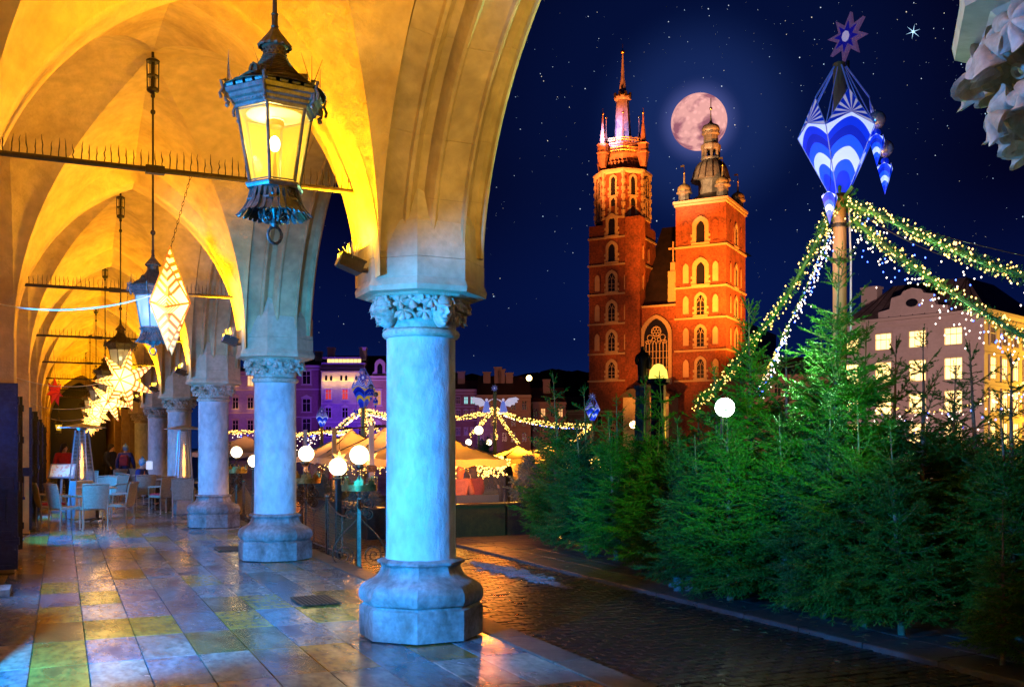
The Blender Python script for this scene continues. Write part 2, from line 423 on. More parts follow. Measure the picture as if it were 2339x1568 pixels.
def column(name, label, x, y, seed, heads=(), nleaf=26, floor_z=0, size=.115, mesh_from=None, low=0):
    t = thing(name, label, 'column', (x, y, 0), 0, 'columns of the arcade')
    if mesh_from:
        for ch in mesh_from.children:
            c = ch.copy(); COL.objects.link(c); c.parent = t
            for g in ch.children: q = g.copy(); COL.objects.link(q); q.parent = c
        return t
    r = random.Random(seed)
    b = MB(); b.oct([(a, z) for a, z in base_p[:5]]); b.build('plinth', M_base, t, world=False, ang=25)
    b = MB(); b.oct(base_p[4:]); b.build('base', M_base, t, world=False, ang=28)
    b = MB(); pr = [(.305, .64), (.302, .70)]+[(.300-.004*i/10, .8+1.74*i/10) for i in range(11)]; b.lathe(pr, 56, jit=.004)
    b.build('shaft', M_shaft, t, world=False, ang=60)
    b = MB(); b.lathe([(.296, 2.535), (.318, 2.543), (.332, 2.56), (.335, 2.578), (.328, 2.597), (.308, 2.61), (.302, 2.612)], 48)
    b.build('astragal', M_capital, t, world=False)
    b = MB(); b.lathe([(.300, 2.60), (.305, 2.68), (.325, 2.76), (.37, 2.83), (.44, 2.875), (.46, 2.885)], 40); cap_o = b.build('capital', M_capital, t, world=False)
    b = MB()
    heads = list(heads)
    for i in range(nleaf):
        a = 2*pi*i/nleaf+r.uniform(-.08, .08); row = i % 2
        if any(abs((a-h+pi) % (2*pi)-pi) < .24 for h in heads): continue
        z = 2.80+r.uniform(-.02, .03) if row else 2.715+r.uniform(-.02, .02)-low; rad = (.40 if row else .355)+low*.6
        s = size*r.uniform(.85, 1.15)*(1 if row else .85)
        M = Matrix.Rotation(a, 4, 'Z') @ Matrix.Translation((rad+r.uniform(-.01, .03), 0, z)) @ Matrix.Rotation(pi/2-r.uniform(.1, .6), 4, 'Y') @ Matrix.Rotation(r.uniform(0, 6.28), 4, 'Z') @ Matrix.Scale(s, 4)
        put(b, LEAVES[r.randrange(3)], M)
    for i in range(14):          # curling stems
        a = 2*pi*i/14+r.uniform(-.1, .1); pts = []
        for q in range(12):
            ph = q/11*5.2; rr = .050*(1-q/16); pts.append(Matrix.Rotation(a, 4, 'Z') @ Vector((.365+.02*sin(ph)+.002*q, rr*cos(ph), 2.675+rr*sin(ph)+.006*q)))
        b.tube(pts, [.014*(1-q/20) for q in range(12)], 6)
    b.build('carved_foliage', M_capital, cap_o, world=False, ang=50, kind='stuff')
    for h in heads:
        b = MB(); put(b, HEAD, Matrix.Rotation(h+pi/2, 4, 'Z') @ Matrix.Translation((0, -.385, 2.745)) @ Matrix.Rotation(.12, 4, 'X') @ Matrix.Diagonal((.112, .115, .135, 1)))
        rq = random.Random(int(h*100))
        for _ in range(46):          # carved curls round the forehead and cheeks
            a_ = rq.uniform(-.4, pi+.4); q = Vector((.80*cos(a_), -.15-.35*rq.random(), .18+.88*sin(a_)))
            b.sphere(tuple(Matrix.Rotation(h+pi/2, 4, 'Z') @ Matrix.Translation((0, -.385, 2.745)) @ Vector((q.x*.118, q.y*.115, q.z*.128))), rq.uniform(.012, .021), 7, 5)
        hd = b.build('carved_head', M_capital, cap_o, world=False, ang=60)
    b = MB(); b.oct([(.43, 2.865), (.45, 2.882), (.520, 2.893), (.528, 2.935), (.524, 2.948), (.508, 2.985), (.506, 2.999)])
    b.build('abacus', M_stone, t, world=False, ang=20)
    for i, (za, zb) in enumerate([(3.0, 3.16), (3.163, 3.46)]):
        b = MB(); b.oct([(.503-.002*i, za), (.505-.002*i, za+.003), (.505-.002*i, zb-.003), (.503-.002*i, zb)]+([(.49, 3.50), (.36, 4.15)] if i else [])); b.build('pier_stone', M_stone, t, world=False, ang=20)
    return t
front_ang = math.atan2(-8.09, -2.835)   # the side of a column that faces the viewer
c0 = column('column', 'big stone column with two carved faces among the leaves of its capital', CX, YK(0), 3, heads=(front_ang-.86, front_ang+.46), nleaf=46, size=.088)
cA = column('column', 'second column of the row, leafy capital, between mesh fence and cafe tables', CX, YK(1), 11, nleaf=34, size=.10)
cC = column('column', 'column at the top corner of which only deeply carved leaves and abacus show', 2.93, 1.86, 21, nleaf=40, size=.105, low=.09)
labs = ['third column of the row, behind the wicker chair with its back turned', 'fourth column of the row, behind the slim patio heater',
        'fifth column of the row, partly hidden by the fourth', 'last free standing column, beside the dark end wall of the arcade']
for i, k in enumerate((2, 3, 4, 5)): column('column', labs[i], CX, YK(k), 0, mesh_from=cA)
column('column', 'column standing behind the viewer, outside the picture', CX, YK(-2), 0, mesh_from=cA)

# ---- street arches, voussoir by voussoir
PROF = [(-.480, .30), (-.470, .22), (-.300, .13), (-.285, .10), (-.255, .095), (-.235, .12), (-.19, .165), (-.13, .15), (-.105, .05), (-.085, .02), (-.06, .015), (-.035, .035), (.17, .03), (.185, .0), (.205, .0), (.22, .04), (.25, .12), (.30, .17), (.36, .185), (.395, .16), (.41, .125), (.43, .13), (.465, .20), (.480, .30)]
def arch_body(k):
    ya, yb = YK(k), YK(k+1); yc = (ya+yb)/2
    if k == -1: ya = 1.76; 
    t = thing('street_arch', ARCHL[k], 'arch', (CX, yc, 0), 0, 'pointed arches towards the square')
    hs = [.08+.92*i/48 for i in range(49)]
    for side in (-1, 1):
        pts = []
        for h in hs:
            y, z = arch_pt(h, yc, side); y2, z2 = arch_pt(max(0, h-.01), yc, side); y3, z3 = arch_pt(min(1, h+.01), yc, side)
            tv = Vector((0, y3-y2, z3-z2)).normalized(); nv = Vector((0, side*tv.z, -side*tv.y))   # outward from the opening
            if nv.z < 0 and h > .5: nv = -nv
            pts.append((y, z, nv))
        ylim = (ya if side < 0 else yb)
        def sec(i0, i1, prof, back, inset, name, par):
            b = MB(); vs = []; m = len(prof)+2
            for (y, z, nv) in pts[i0:i1+1]:
                lst = [(x*(1-inset*.06), d+inset*.5) for x, d in prof]+[(.480*(1-inset*.06), back), (-.480*(1-inset*.06), back)]
                for x, d in lst:
                    yy = y+nv.y*d; zz = z+nv.z*d
                    yy = max(yy, ylim+.002) if side < 0 else min(yy, ylim-.002)
                    vs.append((CX+x, yy, zz))
            n = i1-i0+1; fs = []
            for i in range(n-1):
                for q in range(m):
                    p = (q+1) % m; fs.append((i*m+q, i*m+p, (i+1)*m+p, (i+1)*m+q))
            fs.append(tuple(range(m))); fs.append(tuple(range((n-1)*m, n*m)))
            b.add(vs, fs); return b
        cuts = [0, 9, 18, 30, 48]
        sec(0, 48, PROF, .58, .02, 'core', t).build('joint_core', M_mortar, t, ang=50)
        for a, c in zip(cuts[:-1], cuts[1:]):
            b = sec(a, c, PROF, .55, 0, 'voussoir', t)
            m = len(PROF)+2                               # shrink the ends for the joint
            g = .0012
            for e, s in ((0, 1), (c-a, -1)):
                q0 = Vector(b.v[e*m]); q1 = Vector(b.v[(e+s)*m]); d = (q1-q0).normalized()*g
                for q in range(m): b.v[e*m+q] = tuple(Vector(b.v[e*m+q])+d)
            sh = R_.uniform(-.001, .001); b.v = [(x+sh, y, z) for x, y, z in b.v]
            b.build('voussoir', M_soffit, t, ang=28)
    return t
ARCHL = {-2: 'street arch behind the viewer, outside the picture', -1: 'moulded stone arch sweeping up beside the night sky from the column with carved faces',
         0: 'street arch between the column with carved faces and the second column', 1: 'street arch between the second and third columns',
         2: 'street arch between the third and fourth columns', 3: 'street arch between the fourth and fifth columns', 4: 'street arch between the fifth column and the last one'}
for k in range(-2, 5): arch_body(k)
# outer wall above the arches, following their backs
b = MB()
for k in range(-2, 5):
    yc = (YK(k)+YK(k+1))/2
    for side in (-1, 1):
        pts = [arch_pt(h, yc, side) for h in [.17+.83*i/20 for i in range(21)]]
        ye = yc+side*3.2
        for x in (CX-.46, CX+.46):
            vs = []
            for i, (y, z) in enumerate(pts):
                yy = y+side*.34; yy = min(max(yy, min(ye, yc)), max(ye, yc)); vs += [(x, yy, z+.2), (x, yy, 6.9)]
            b.add(vs, [(2*i, 2*i+2, 2*i+3, 2*i+1) for i in range(20)])
b.box((CX, 17.8, 6.95), (1.06, 51, .1))
o = b.build('wall', M_soffit); tag(o, None, None, None, 'structure')

# ---- vaults
def vault_bay(y0, y1, left_only=False):
    t = MB(); hs = [sin(i/22*pi/2)**1.0 for i in range(23)]; hs = [1-(1-i/22)**1.35 for i in range(23)]
    xa, xb = VX-VA, VX+VA; ye0, ye1 = y0+.36, y1-.36; yc = (y0+y1)/2; HY = (ye1-ye0)/2
    nsub = 7
    for sx in (-1, 1):
        for sy in (-1, 1):
            X = lambda h: VX+sx*(VA-frac_off(h, 1.655, VA))
            Y = lambda h, m=1: yc+sy*(HY-frac_off(h, 1.15, HY))
            for kind in (0, 1):
                rows = []
                for h in hs:
                    g = Vector((X(h), Y(h), Z0+h*(ZC-Z0)))
                    if kind == 0: e = Vector((X(h), yc+sy*HY, Z0+h*(ZT+.25-Z0)))
                    else: e = Vector((VX+sx*VA, Y(h), Z0+h*(5.74-Z0)))
                    row = []
                    for i in range(nsub+1):
                        q = i/nsub; p = e.lerp(g, q); p.z += .10*sin(pi*q)*h*(1-h*.3)
                        row.append(p)
                    rows.append(row)
                vs = [p for r in rows for p in r]; m = nsub+1
                fs = [(i*m+j, i*m+j+1, (i+1)*m+j+1, (i+1)*m+j) for i in range(len(hs)-1) for j in range(nsub)]
                t.add(vs, fs)
    return t
def transverse(yk_):
    """arch band across the walk: soffit with chamfered edges"""
    t = MB(); sec = [(-.37, .26), (-.36, .25), (-.23, .02), (-.20, 0), (.20, 0), (.23, .02), (.36, .25), (.37, .26)]
    hs = [1-(1-i/26)**1.35 for i in range(27)]; vs = []; m = len(sec)
    for sx, rng in ((-1, hs), (1, hs[::-1][1:])):
        for h in rng:
            x = VX+sx*(VA-frac_off(h, 1.655, VA))
            for y, up in sec: vs.append((x, yk_+y, Z0+h*(ZT+up-Z0)))
    n = len(hs)*2-1
    t.add(vs, [(i*m+j, i*m+j+1, (i+1)*m+j+1, (i+1)*m+j) for i in range(n-1) for j in range(m-1)])
    return t
ceil = bpy.data.objects.new('ceiling', None); COL.objects.link(ceil); ceil['kind'] = 'structure'
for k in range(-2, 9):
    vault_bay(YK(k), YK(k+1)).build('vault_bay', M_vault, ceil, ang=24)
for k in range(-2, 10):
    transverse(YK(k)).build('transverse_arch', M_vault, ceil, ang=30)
for k in range(-2, 9):  # deep reveals of the wall arches
    y0, y1 = YK(k)+.36, YK(k+1)-.36; yc = (y0+y1)/2; HY = (y1-y0)/2; b = MB(); vs = []
    hs = [1-(1-i/22)**1.35 for i in range(23)]
    line = [(yc-(HY-frac_off(h, 1.15, HY)), Z0+h*2.74) for h in hs]+[(yc+(HY-frac_off(h, 1.15, HY)), Z0+h*2.74) for h in hs[::-1][1:]]
    line = [(y0, 0)]+line+[(y1, 0)]
    for y, z in line: vs += [(VX-VA, y, z), (VX-VA-.12, y+.0, z), (VX-VA-.9, y, z)]
    b.add(vs, [(3*i+j, 3*i+3+j, 3*i+4+j, 3*i+1+j) for i in range(len(line)-1) for j in (0, 1)])
    b.build('wall_arch', M_vault, ceil, ang=40)
b = MB(); b.box((-1.55, 26, 3.1), (.3, 90, 6.4))
for k in range(-2, 10):          # wall piers
    b.box((VX-VA-.42, YK(k), 1.5), (.85, .715, 3.0)); b.box((VX-VA-.005, YK(k), 1.5), (.03, .40, 3.02))
tag(b.build('wall', M_vault, flat=True), None, None, None, 'structure')
b = MB(); b.box((2.9, 53, 3.2), (1.0, 24.5, 6.4)); b.box((2.33, 41.2, 1.6), (.4, .5, 3.1)); b.box((2.33, 47, 1.6), (.4, .5, 3.1))
tag(b.build('wall', mat('end_wall_stone', (.34, .25, .15), .85, var=.2, scale=1, col2=(.22, .15, .09), bump=.02, bscale=9), flat=True), None, None, None, 'structure')
b = MB(); b.box((1, 63.2, 3), (5, .4, 7)); b.box((1, -5.6, 3), (5, .3, 7)); tag(b.build('wall', M_dark), None, None, None, 'structure')
b = MB(); b.box((1, 28, 6.7), (5.4, 72, .12)); tag(b.build('roof', M_roof), None, None, None, 'structure')

# ---- tie rods with bird spikes
sp_me = {}
def spike_mesh(v):
    b = MB(); r = random.Random(v); p = [(0, 0, 0)]
    for i in range(1, 5): p.append((r.uniform(-.004, .004), r.uniform(-.004, .004), .034*i))
    b.tube(p, [.0045, .0035, .0045, .003, .0012], 5); return b.mesh('spike', M_iron)
SPK = [spike_mesh(i) for i in range(4)]
rod_lab = ['iron tie rod with bird spikes crossing behind the big lantern', 'iron tie rod with bird spikes level with the second column', 'third iron tie rod down the arcade', 'fourth iron tie rod down the arcade', 'fifth iron tie rod down the arcade', 'sixth iron tie rod down the arcade', 'seventh iron tie rod, beyond the star lanterns', 'farthest iron tie rod']
for k in range(0, 7):
    t = thing('tie_rod', rod_lab[k], 'tie rod', (VX, YK(k), 3.75), 0, 'iron tie rods across the arcade')
    b = MB(); b.tube([(-1.45, 0, 0), (1.45, 0, 0)], .022, 10); b.box((-.24, 0, 0), (.14, .06, .06)); b.build('rod', M_iron, t, world=False)
    n = 52 if k < 2 else 40
    for i in range(n):
        link('spike', SPK[i % 4], t, (-1.34+2.68*i/(n-1), 0, .02), (R_.uniform(-.08, .08), R_.uniform(-.08, .08), R_.uniform(0, 6)), (1.1, 1.1, R_.uniform(.8, 1.15)))

# ---- floodlights with bird spikes on the piers
def floodlight(label, x, y, z, hot=1):
    t = thing('floodlight', label, 'floodlight', (x, y, z), 0, 'small floodlights on the piers')
    Mx = Matrix.Rotation(.35, 4, 'Y')
    b = MB(); b.box((-.06, 0, 0), (.20, .15, .10), Mx); b.box((-.06, 0, .055), (.22, .17, .012), Mx); b.build('housing', M_iron, t, world=False, flat=True)
    b = MB(); b.box((-.163, 0, 0), (.006, .13, .085), Mx); b.build('lens', mat('flood_lens', (.3, .45, .7), .15), t, world=False, flat=True)
    b = MB(); b.tube([(.03, 0, -.02), (.10, 0, -.02), (.13, 0, .04)], .022, 8); b.box((.14, 0, 0), (.03, .09, .14)); b.build('bracket', M_rust, t, world=False)
    for i in range(13):
        a = (i-6)*.11; bb = MB(); bb.tube([(-.06+(i % 3)*.02, a*.12, .06), (-.07+(i % 3)*.03+R_.uniform(-.03, .03), a*.42, .20)], [.003, .002], 4)
        bb.build('spike', mat('steel_spike', (.6, .6, .6), .3, metal=.5), t, world=False)
    return t
flab = ['floodlight with a fan of steel spikes on the column with carved faces', 'floodlight on the second column', 'floodlight on the third column', 'floodlight on the fourth column', 'floodlight on the fifth column', 'floodlight on the last free column']
for k in range(0, 6):
    floodlight(flab[k], CX-.60, YK(k)-.10, 3.10)
UPL = (1.0, .46, .004)
for k in range(-1, 8):
    e = 225 if k < 5 else 170
    lamp('pier_uplight', 'AREA', (CX-.66, YK(k)-.02, 3.22), e, UPL, aim=(CX-2.1, YK(k)+.0, 6.2), size=.16, size_y=.3)
    if -1 <= k < 5: lamp('pier_glow', 'POINT', (CX-.60, YK(k)-.22, 3.34), 3.5, (1, .62, .14), size=.05)

# ---- the lanterns
def scroll(b, M, r0=.03, turns=1.4, th=.006, n=18, r1=.006):
    b.tube([((r0+(r1-r0)*i/n)*cos(turns*2*pi*i/n), 0, (r0+(r1-r0)*i/n)*sin(turns*2*pi*i/n)) for i in range(n+1)], th, 6, M)
def lantern(label, loc, rod_len, lit, rz):
    t = thing('lantern', label, 'lantern', loc, rz, 'iron lanterns hanging from the vault'); t.scale = (.85, .85, .93); rod_len = rod_len/.93
    hexa = lambda b, pr: b.lathe([(a/cos(pi/6), z) for a, z in pr], 6, ph=0)
    b = MB(); n = 26; pts = []
    for i in range(n): a = 2*pi*i/n; pts.append((.040*cos(a), 0, .048+.044*sin(a)))
    b.tube(pts, [.0075+.0022*(i % 2) for i in range(n)], 8, closed=True); b.build('ring', M_lantern, t, world=False)
    b = MB(); b.lathe([(.0, .085), (.018, .09), (.024, .105), (.018, .12), (.010, .135), (.014, .16), (.022, .185), (.012, .20), (.03, .27)], 12)
    b.build('finial', M_lantern, t, world=False)
    b = MB()
    for i in range(6):
        Ma = Matrix.Rotation(i*pi/3+pi/6, 4, 'Z')
        scroll(b, Ma @ Matrix.Translation((.055, 0, .135)), .030, 1.5, .0065)
        b.tube([Ma @ Vector(p) for p in [(.085, 0, .135), (.09, 0, .17), (.06, 0, .20), (.03, 0, .19)]], .0065, 6)
    b.build('scroll', M_lantern, t, world=False, kind='stuff')
    b = MB()        # pierced flaring skirt of leaf-shaped tongues
    for i in range(30):
        a = 2*pi*i/30; Ma = Matrix.Rotation(a, 4, 'Z')
        k_ = 1/cos(((a+pi/6) % (pi/3))-pi/6)
        prof = [(.128, .285, .0145), (.134, .262, .009), (.140, .238, .006), (.147, .215, .012), (.162, .188, .016), (.182, .163, .017), (.196, .150, .011), (.204, .150, .003)]
        for (ra, za, wa), (rb, zb, wb) in zip(prof[:-1], prof[1:]):
            b.add([(ra*k_, -wa, za), (ra*k_, wa, za), (rb*k_, wb, zb), (rb*k_, -wb, zb), (ra*k_-.006, -wa, za-.003), (ra*k_-.006, wa, za-.003), (rb*k_-.006, wb, zb-.003), (rb*k_-.006, -wb, zb-.003)],
                  [(0, 1, 2, 3), (7, 6, 5, 4), (0, 3, 7, 4), (1, 5, 6, 2)], Ma)
    hexa(b, [(.130, .232), (.142, .225), (.142, .216), (.13, .214)])
    b.build('skirt', M_lantern, t, world=False)
    b = MB(); hexa(b, [(.122, .282), (.142, .282), (.145, .292), (.150, .30), (.148, .308), (.132, .314), (.120, .314)])
    b.build('lower_frame', M_lantern, t, world=False, ang=20)
    zb_, zt_, rb_, rt_ = .312, .688, .126, .192
    for i in range(6):
        a0, a1 = i*pi/3, (i+1)*pi/3; k_ = 1/cos(pi/6)
        p = lambda r, a, z: Vector((r*k_*cos(a), r*k_*sin(a), z))
        b = MB(); b.tube([p(rb_, a0, zb_-.01), p(rt_, a0, zt_+.01)], .0085, 6); b.build('corner_bar', M_lantern, t, world=False)
        A, B, Cc, D = p(rb_-.004, a0, zb_), p(rb_-.004, a1, zb_), p(rt_-.004, a1, zt_), p(rt_-.004, a0, zt_)
        cen = (A+B+Cc+D)/4; A, B, Cc, D = [q.lerp(cen, .06) for q in (A, B, Cc, D)]
        nn = (B-A).cross(D-A).normalized()*.003
        b = MB(); b.add([A, B, Cc, D, A+nn, B+nn, Cc+nn, D+nn], [(0, 3, 2, 1), (4, 5, 6, 7), (0, 1, 5, 4), (1, 2, 6, 5), (2, 3, 7, 6), (3, 0, 4, 7)])
        b.build('pane', GL_lit if lit else GL_dim, t, world=False, flat=True)
        b = MB()
        for q, s in ((A, B), (B, Cc), (Cc, D), (D, A)): b.tube([q, s], .004, 4)
        b.build('glazing_bar', M_lantern, t, world=False)
    b = MB(); hexa(b, [(.190, .684), (.200, .684), (.204, .700), (.216, .706), (.220, .722), (.236, .730), (.240, .748), (.252, .754), (.256, .775), (.244, .783), (.20, .80), (.18, .78), (.18, .69)])
    for i in range(6):      # dentils and little rolls along the cornice
        a0 = i*pi/3; k_ = 1/cos(pi/6)
        for j in range(9):
            q = (j+.5)/9; pa = Vector((cos(a0), sin(a0), 0)).lerp(Vector((cos(a0+pi/3), sin(a0+pi/3), 0)), q)*k_
            b.box((pa.x*.214, pa.y*.214, .712), (.010, .010, .010))
        for j in range(4):
            q = (j+.5)/4; d = Vector((cos(a0+pi/3), sin(a0+pi/3), 0))-Vector((cos(a0), sin(a0), 0)); pa = Vector((cos(a0), sin(a0), 0))*k_+d*k_*q; d.normalize()
            c = Vector((pa.x*.243, pa.y*.243, .792)); b.tube([c-d*.024, c+d*.024], .015, 8)
    b.build('cornice', M_lantern, t, world=False, ang=25)
    for i in range(6):
        Ma = Matrix.Rotation(i*pi/3, 4, 'Z'); b = MB()
        b.tube([Ma @ Vector(p) for p in [(.262, 0, .70), (.285, 0, .715), (.288, 0, .75), (.272, 0, .79), (.29, 0, .82), (.312, 0, .81), (.300, 0, .775), (.318, 0, .745), (.31, 0, .72)]], .0085, 6)
        b.sphere(tuple(Ma @ Vector((.275, 0, .690))), .014, 8, 6); b.box((0, 0, 0), (.02, .02, .10), Ma @ Matrix.Translation((.272, 0, .775)), taper=.6)
        b.build('corner_scroll', M_lantern, t, world=False)
        for j in range(3):
            b = MB(); q = Ma @ Vector((.27, (j-1)*.02, .82)); b.tube([q, q+(Ma.to_3x3() @ Vector((.02*(j-1), .05*(j-1), .13)))], [.0022, .001], 4); b.build('spike', M_iron, t, world=False)
    b = MB(); rows = 15     # shingled concave roof
    for i in range(rows):
        q0, q1 = i/rows, (i+1)/rows; rr = lambda q: .222*(1-q)**1.55+.066; z0 = .79+.20*q0; z1 = .79+.20*q1
        nseg = 30; pr = [(rr(q0)+.004, z0), (rr(q0)+.008, z0+.003), (rr(q1)+.0015, z1)]
        b.lathe(pr, nseg, ph=(i % 2)*pi/nseg, jit=.03, cap=False)
    b.build('roof', M_roofl, t, world=False, ang=30)
    for i in range(3):
        Ma = Matrix.Rotation(i*2*pi/3-.5, 4, 'Z'); b = MB()
        arch = [(-.03, 0), (.03, 0), (.03, .03), (.022, .05), (0, .062), (-.022, .05), (-.03, .03)]
        b.ring(arch, [(x*.62, z*.7+.006) for x, z in arch], Ma @ Vector((.175, 0, .845)), Ma.to_3x3() @ Vector((0, 1, 0)), (0, 0, 1), .012)
        b.prism(arch, Ma @ Vector((.10, 0, .845)), Ma.to_3x3() @ Vector((0, 1, 0)), (0, 0, 1), .074)
        b.build('dormer', M_roofl, t, world=False)
    b = MB(); b.lathe([(.064, .985), (.066, 1.035), (.074, 1.04)], 20); b.build('neck', M_roofl, t, world=False)
    b = MB()
    for i in range(16):
        a = 2*pi*i/16
        for zz in (1.0, 1.018): b.box((.066*cos(a+zz*9), .066*sin(a+zz*9), zz), (.007, .007, .007))
    b.build('vent_hole', M_dark, t, world=False, kind='stuff')
    b = MB(); n = 32; vs = []; fs = []; pr = [(.092, 1.035), (.096, 1.045), (.055, 1.095), (.03, 1.125), (.022, 1.14)]
    for q, (r, z) in enumerate(pr):
        for i in range(n): a = 2*pi*i/n; f = 1+(.05 if i % 2 else -.05)*(1-q/5); vs.append((r*f*cos(a), r*f*sin(a), z))
    for q in range(4):
        for i in range(n): j = (i+1) % n; fs.append((q*n+i, q*n+j, (q+1)*n+j, (q+1)*n+i))
    b.add(vs, fs); b.build('cap', M_roofl, t, world=False, ang=10)
    b = MB(); L = rod_len
    b.tube([(0, 0, 1.12), (0, 0, L)], .013, 10); b.lathe([(.018, 1.14), (.024, 1.15), (.018, 1.16), (.018, 1.21), (.022, 1.215), (.018, 1.22)], 12)
    for z in (1.42, 2.82): b.sphere((0, 0, z), .032, 12, 8)
    b.build('rod', M_iron, t, world=False)
    z = L-.46; b = MB(); b.lathe([(.02, z-.03), (.07, z), (.078, z+.02), (.07, z+.04), (.02, z+.05)], 16); b.lathe([(.072, z+.17), (.078, z+.18), (.072, z+.19)], 16); b.lathe([(.082, z+.34), (.085, z+.36), (.05, z+.38)], 16)
    for i in range(8):
        a = 2*pi*i/8; b.tube([(.073*cos(a), .073*sin(a), z+.03), (.078*cos(a), .078*sin(a), z+.35)], .005, 5)
    b.sphere((0, 0, z-.05), .028, 10, 8); b.tube([(0, 0, z), (0, 0, L+.1)], .018, 8)
    b.build('hanging_cage', M_iron, t, world=False)
    b = MB(); b.lathe([(.05, .655), (.16, .676), (.16, .682), (.05, .682)], 24); b.build('reflector', M_white, t, world=False)
    b = MB(); b.tube([(0, 0, .30), (0, 0, .42)], .012, 8); b.tube([(0, 0, .42), (0, 0, .50)], .008, 8); b.lathe([(.05, .62), (.055, .635), (.05, .65)], 16, cap=False); b.build('lamp_holder', M_rust, t, world=False)
    b = MB(); b.sphere((0, 0, .53), .030, 14, 10, (1, 1, 1.4)); b.build('bulb', mat('lantern_bulb', (1, .9, .6), .3, emit=(1, .75, .25), es=60 if lit else 0) if lit else mat('cold_bulb', (1, .9, .8), .3, emit=(1, .8, .4), es=4), t, world=False)
    return t
GL_lit = mat('lit_lantern_glass', (.35, .22, .03), .12, alpha=.38, emit=(1, .58, .04), es=.95)
GL_dim = mat('pale_lantern_glass', (.75, .85, 1), .15, alpha=.45)
LY = lambda k: YK(k)+3.2
top = ZC
LL = ['large glowing yellow hexagonal lantern with a twisted ring below, near the vault rib', 'lantern with bluish glass hanging behind the diamond-shaped glowing star',
      'lantern hanging just behind the biggest star lantern', 'lantern behind the second seven-pointed star', 'fifth lantern down the arcade', 'sixth lantern down the arcade, half hidden by star lanterns', 'seventh lantern, small and far down the arcade']
lit_l = lantern(LL[0], (VX+.055, LY(-1), 2.60), ZC-2.60, True, radians(8))
dim_l = lantern(LL[1], (VX, LY(0), 2.60), ZC-2.60, False, radians(12))
for k in range(2, 7): again(dim_l, LL[k], (VX, LY(k-1), 2.60))
again(lit_l, 'small black lantern with a warm flame hanging low by the far shutters', XZ(134, 36, 2.05), scale=(.53, .53, .58))
lamp('arch_fill', 'SPOT', (3.25, 2.35, 3.35), 800, (1, .60, .15), aim=(2.85, 7.6, 4.35), size=.08, angle=32, blend=.7)  # unseen warm spot added to brighten the arch soffit
lamp('capital_fill', 'SPOT', (1.15, 4.5, 2.9), 70, (1, .62, .04), aim=(2.75, 2.0, 2.75), size=.05, angle=40, blend=.6)  # golden spot added beside the lantern to light the corner capital
for k, e in ((0, 26), (1, 4), (2, 3)): lamp('lantern_light', 'POINT', (VX+(.03 if k == 0 else 0), LY(k-1), 3.10), e, (1, .62, .12), size=.04)
# ================================================================== STAR LANTERNS
def star_mat():
    m = bpy.data.materials.new('star_paper'); m.use_nodes = True; t = m.node_tree; L = t.links.new; b = t.nodes['Principled BSDF']
    uv = t.nodes.new('ShaderNodeUVMap'); sp = t.nodes.new('ShaderNodeSeparateXYZ'); L(uv.outputs[0], sp.inputs[0])
    def M(op, a, c=None, d=None):
        n = t.nodes.new('ShaderNodeMath'); n.operation = op
        for i, q in enumerate((a, c, d)):
            if q is None: continue
            if isinstance(q, (int, float)): n.inputs[i].default_value = q
            else: L(q, n.inputs[i])
        return n.outputs[0]
    u, v = sp.outputs[0], sp.outputs[1]
    au = M('ABSOLUTE', u)
    f = M('FRACT', M('ADD', M('MULTIPLY', v, 7.5), M('MULTIPLY', au, 1.1)))
    cut = M('GREATER_THAN', f, .46)
    edge = M('MULTIPLY', M('LESS_THAN', au, .80), M('GREATER_THAN', au, .10))
    k = M('MULTIPLY', cut, edge); k = M('MAXIMUM', k, M('MULTIPLY', M('LESS_THAN', v, .30), edge))
    r = t.nodes.new('ShaderNodeMix'); r.data_type = 'RGBA'; L(k, r.inputs[0]); r.inputs[6].default_value = (.85, .13, .004, 1); r.inputs[7].default_value = (1, .62, .14, 1)
    L(r.outputs[2], b.inputs['Emission Color'])
    glow = M('ADD', M('MULTIPLY', k, M('SUBTRACT', 5.5, M('MULTIPLY', v, 3.6))), .7)
    L(glow, b.inputs['Emission Strength']); b.inputs['Base Color'].default_value = (.7, .35, .1, 1)
    return m
M_star = star_mat()
M_redp = mat('red_paper', (.62, .02, .02), .6, var=.2, scale=6, col2=(.45, .015, .015), emit=(1, .02, .01), es=.10)  # faint red glow put into the paper although the star is unlit
def star_mesh(np_=7, ro=.44, ri=.185, th=.155, m=M_star, name='star'):
    vs = []; fs = []; uvs = []
    for s in (-1, 1):
        c = Vector((0, s*th, 0))
        for i in range(np_):
            a = pi/2+2*pi*i/np_; tip = Vector((ro*cos(a), 0, ro*sin(a)))
            for q in (-1, 1):
                aa = a+q*pi/np_; val = Vector((ri*cos(aa), 0, ri*sin(aa))); o = len(vs)
                vs += [c, tip, val]; fs.append((o, o+1, o+2) if q*s < 0 else (o, o+2, o+1))
                uvs.append([(0, 0), (0, 1), (1, .35)] if q*s < 0 else [(0, 0), (1, .35), (0, 1)])
    me = bpy.data.meshes.new(name); me.from_pydata(vs, [], fs); me.materials.append(m); ul = me.uv_layers.new(name='UVMap')
    i = 0
    for t in uvs:
        for p in t: ul.data[i].uv = p; i += 1
    me.update(); return me
SM = star_mesh()
slab_ = ['diamond-shaped glowing star lantern seen edge-on, hanging from the first tie rod', 'biggest seven-pointed glowing star lantern, points spread wide', 'second seven-pointed glowing star lantern, partly behind the big one',
         'third glowing star lantern with a red orange rim', 'fourth glowing star lantern down the arcade', 'fifth glowing star lantern down the arcade', 'sixth, smallest glowing star lantern']
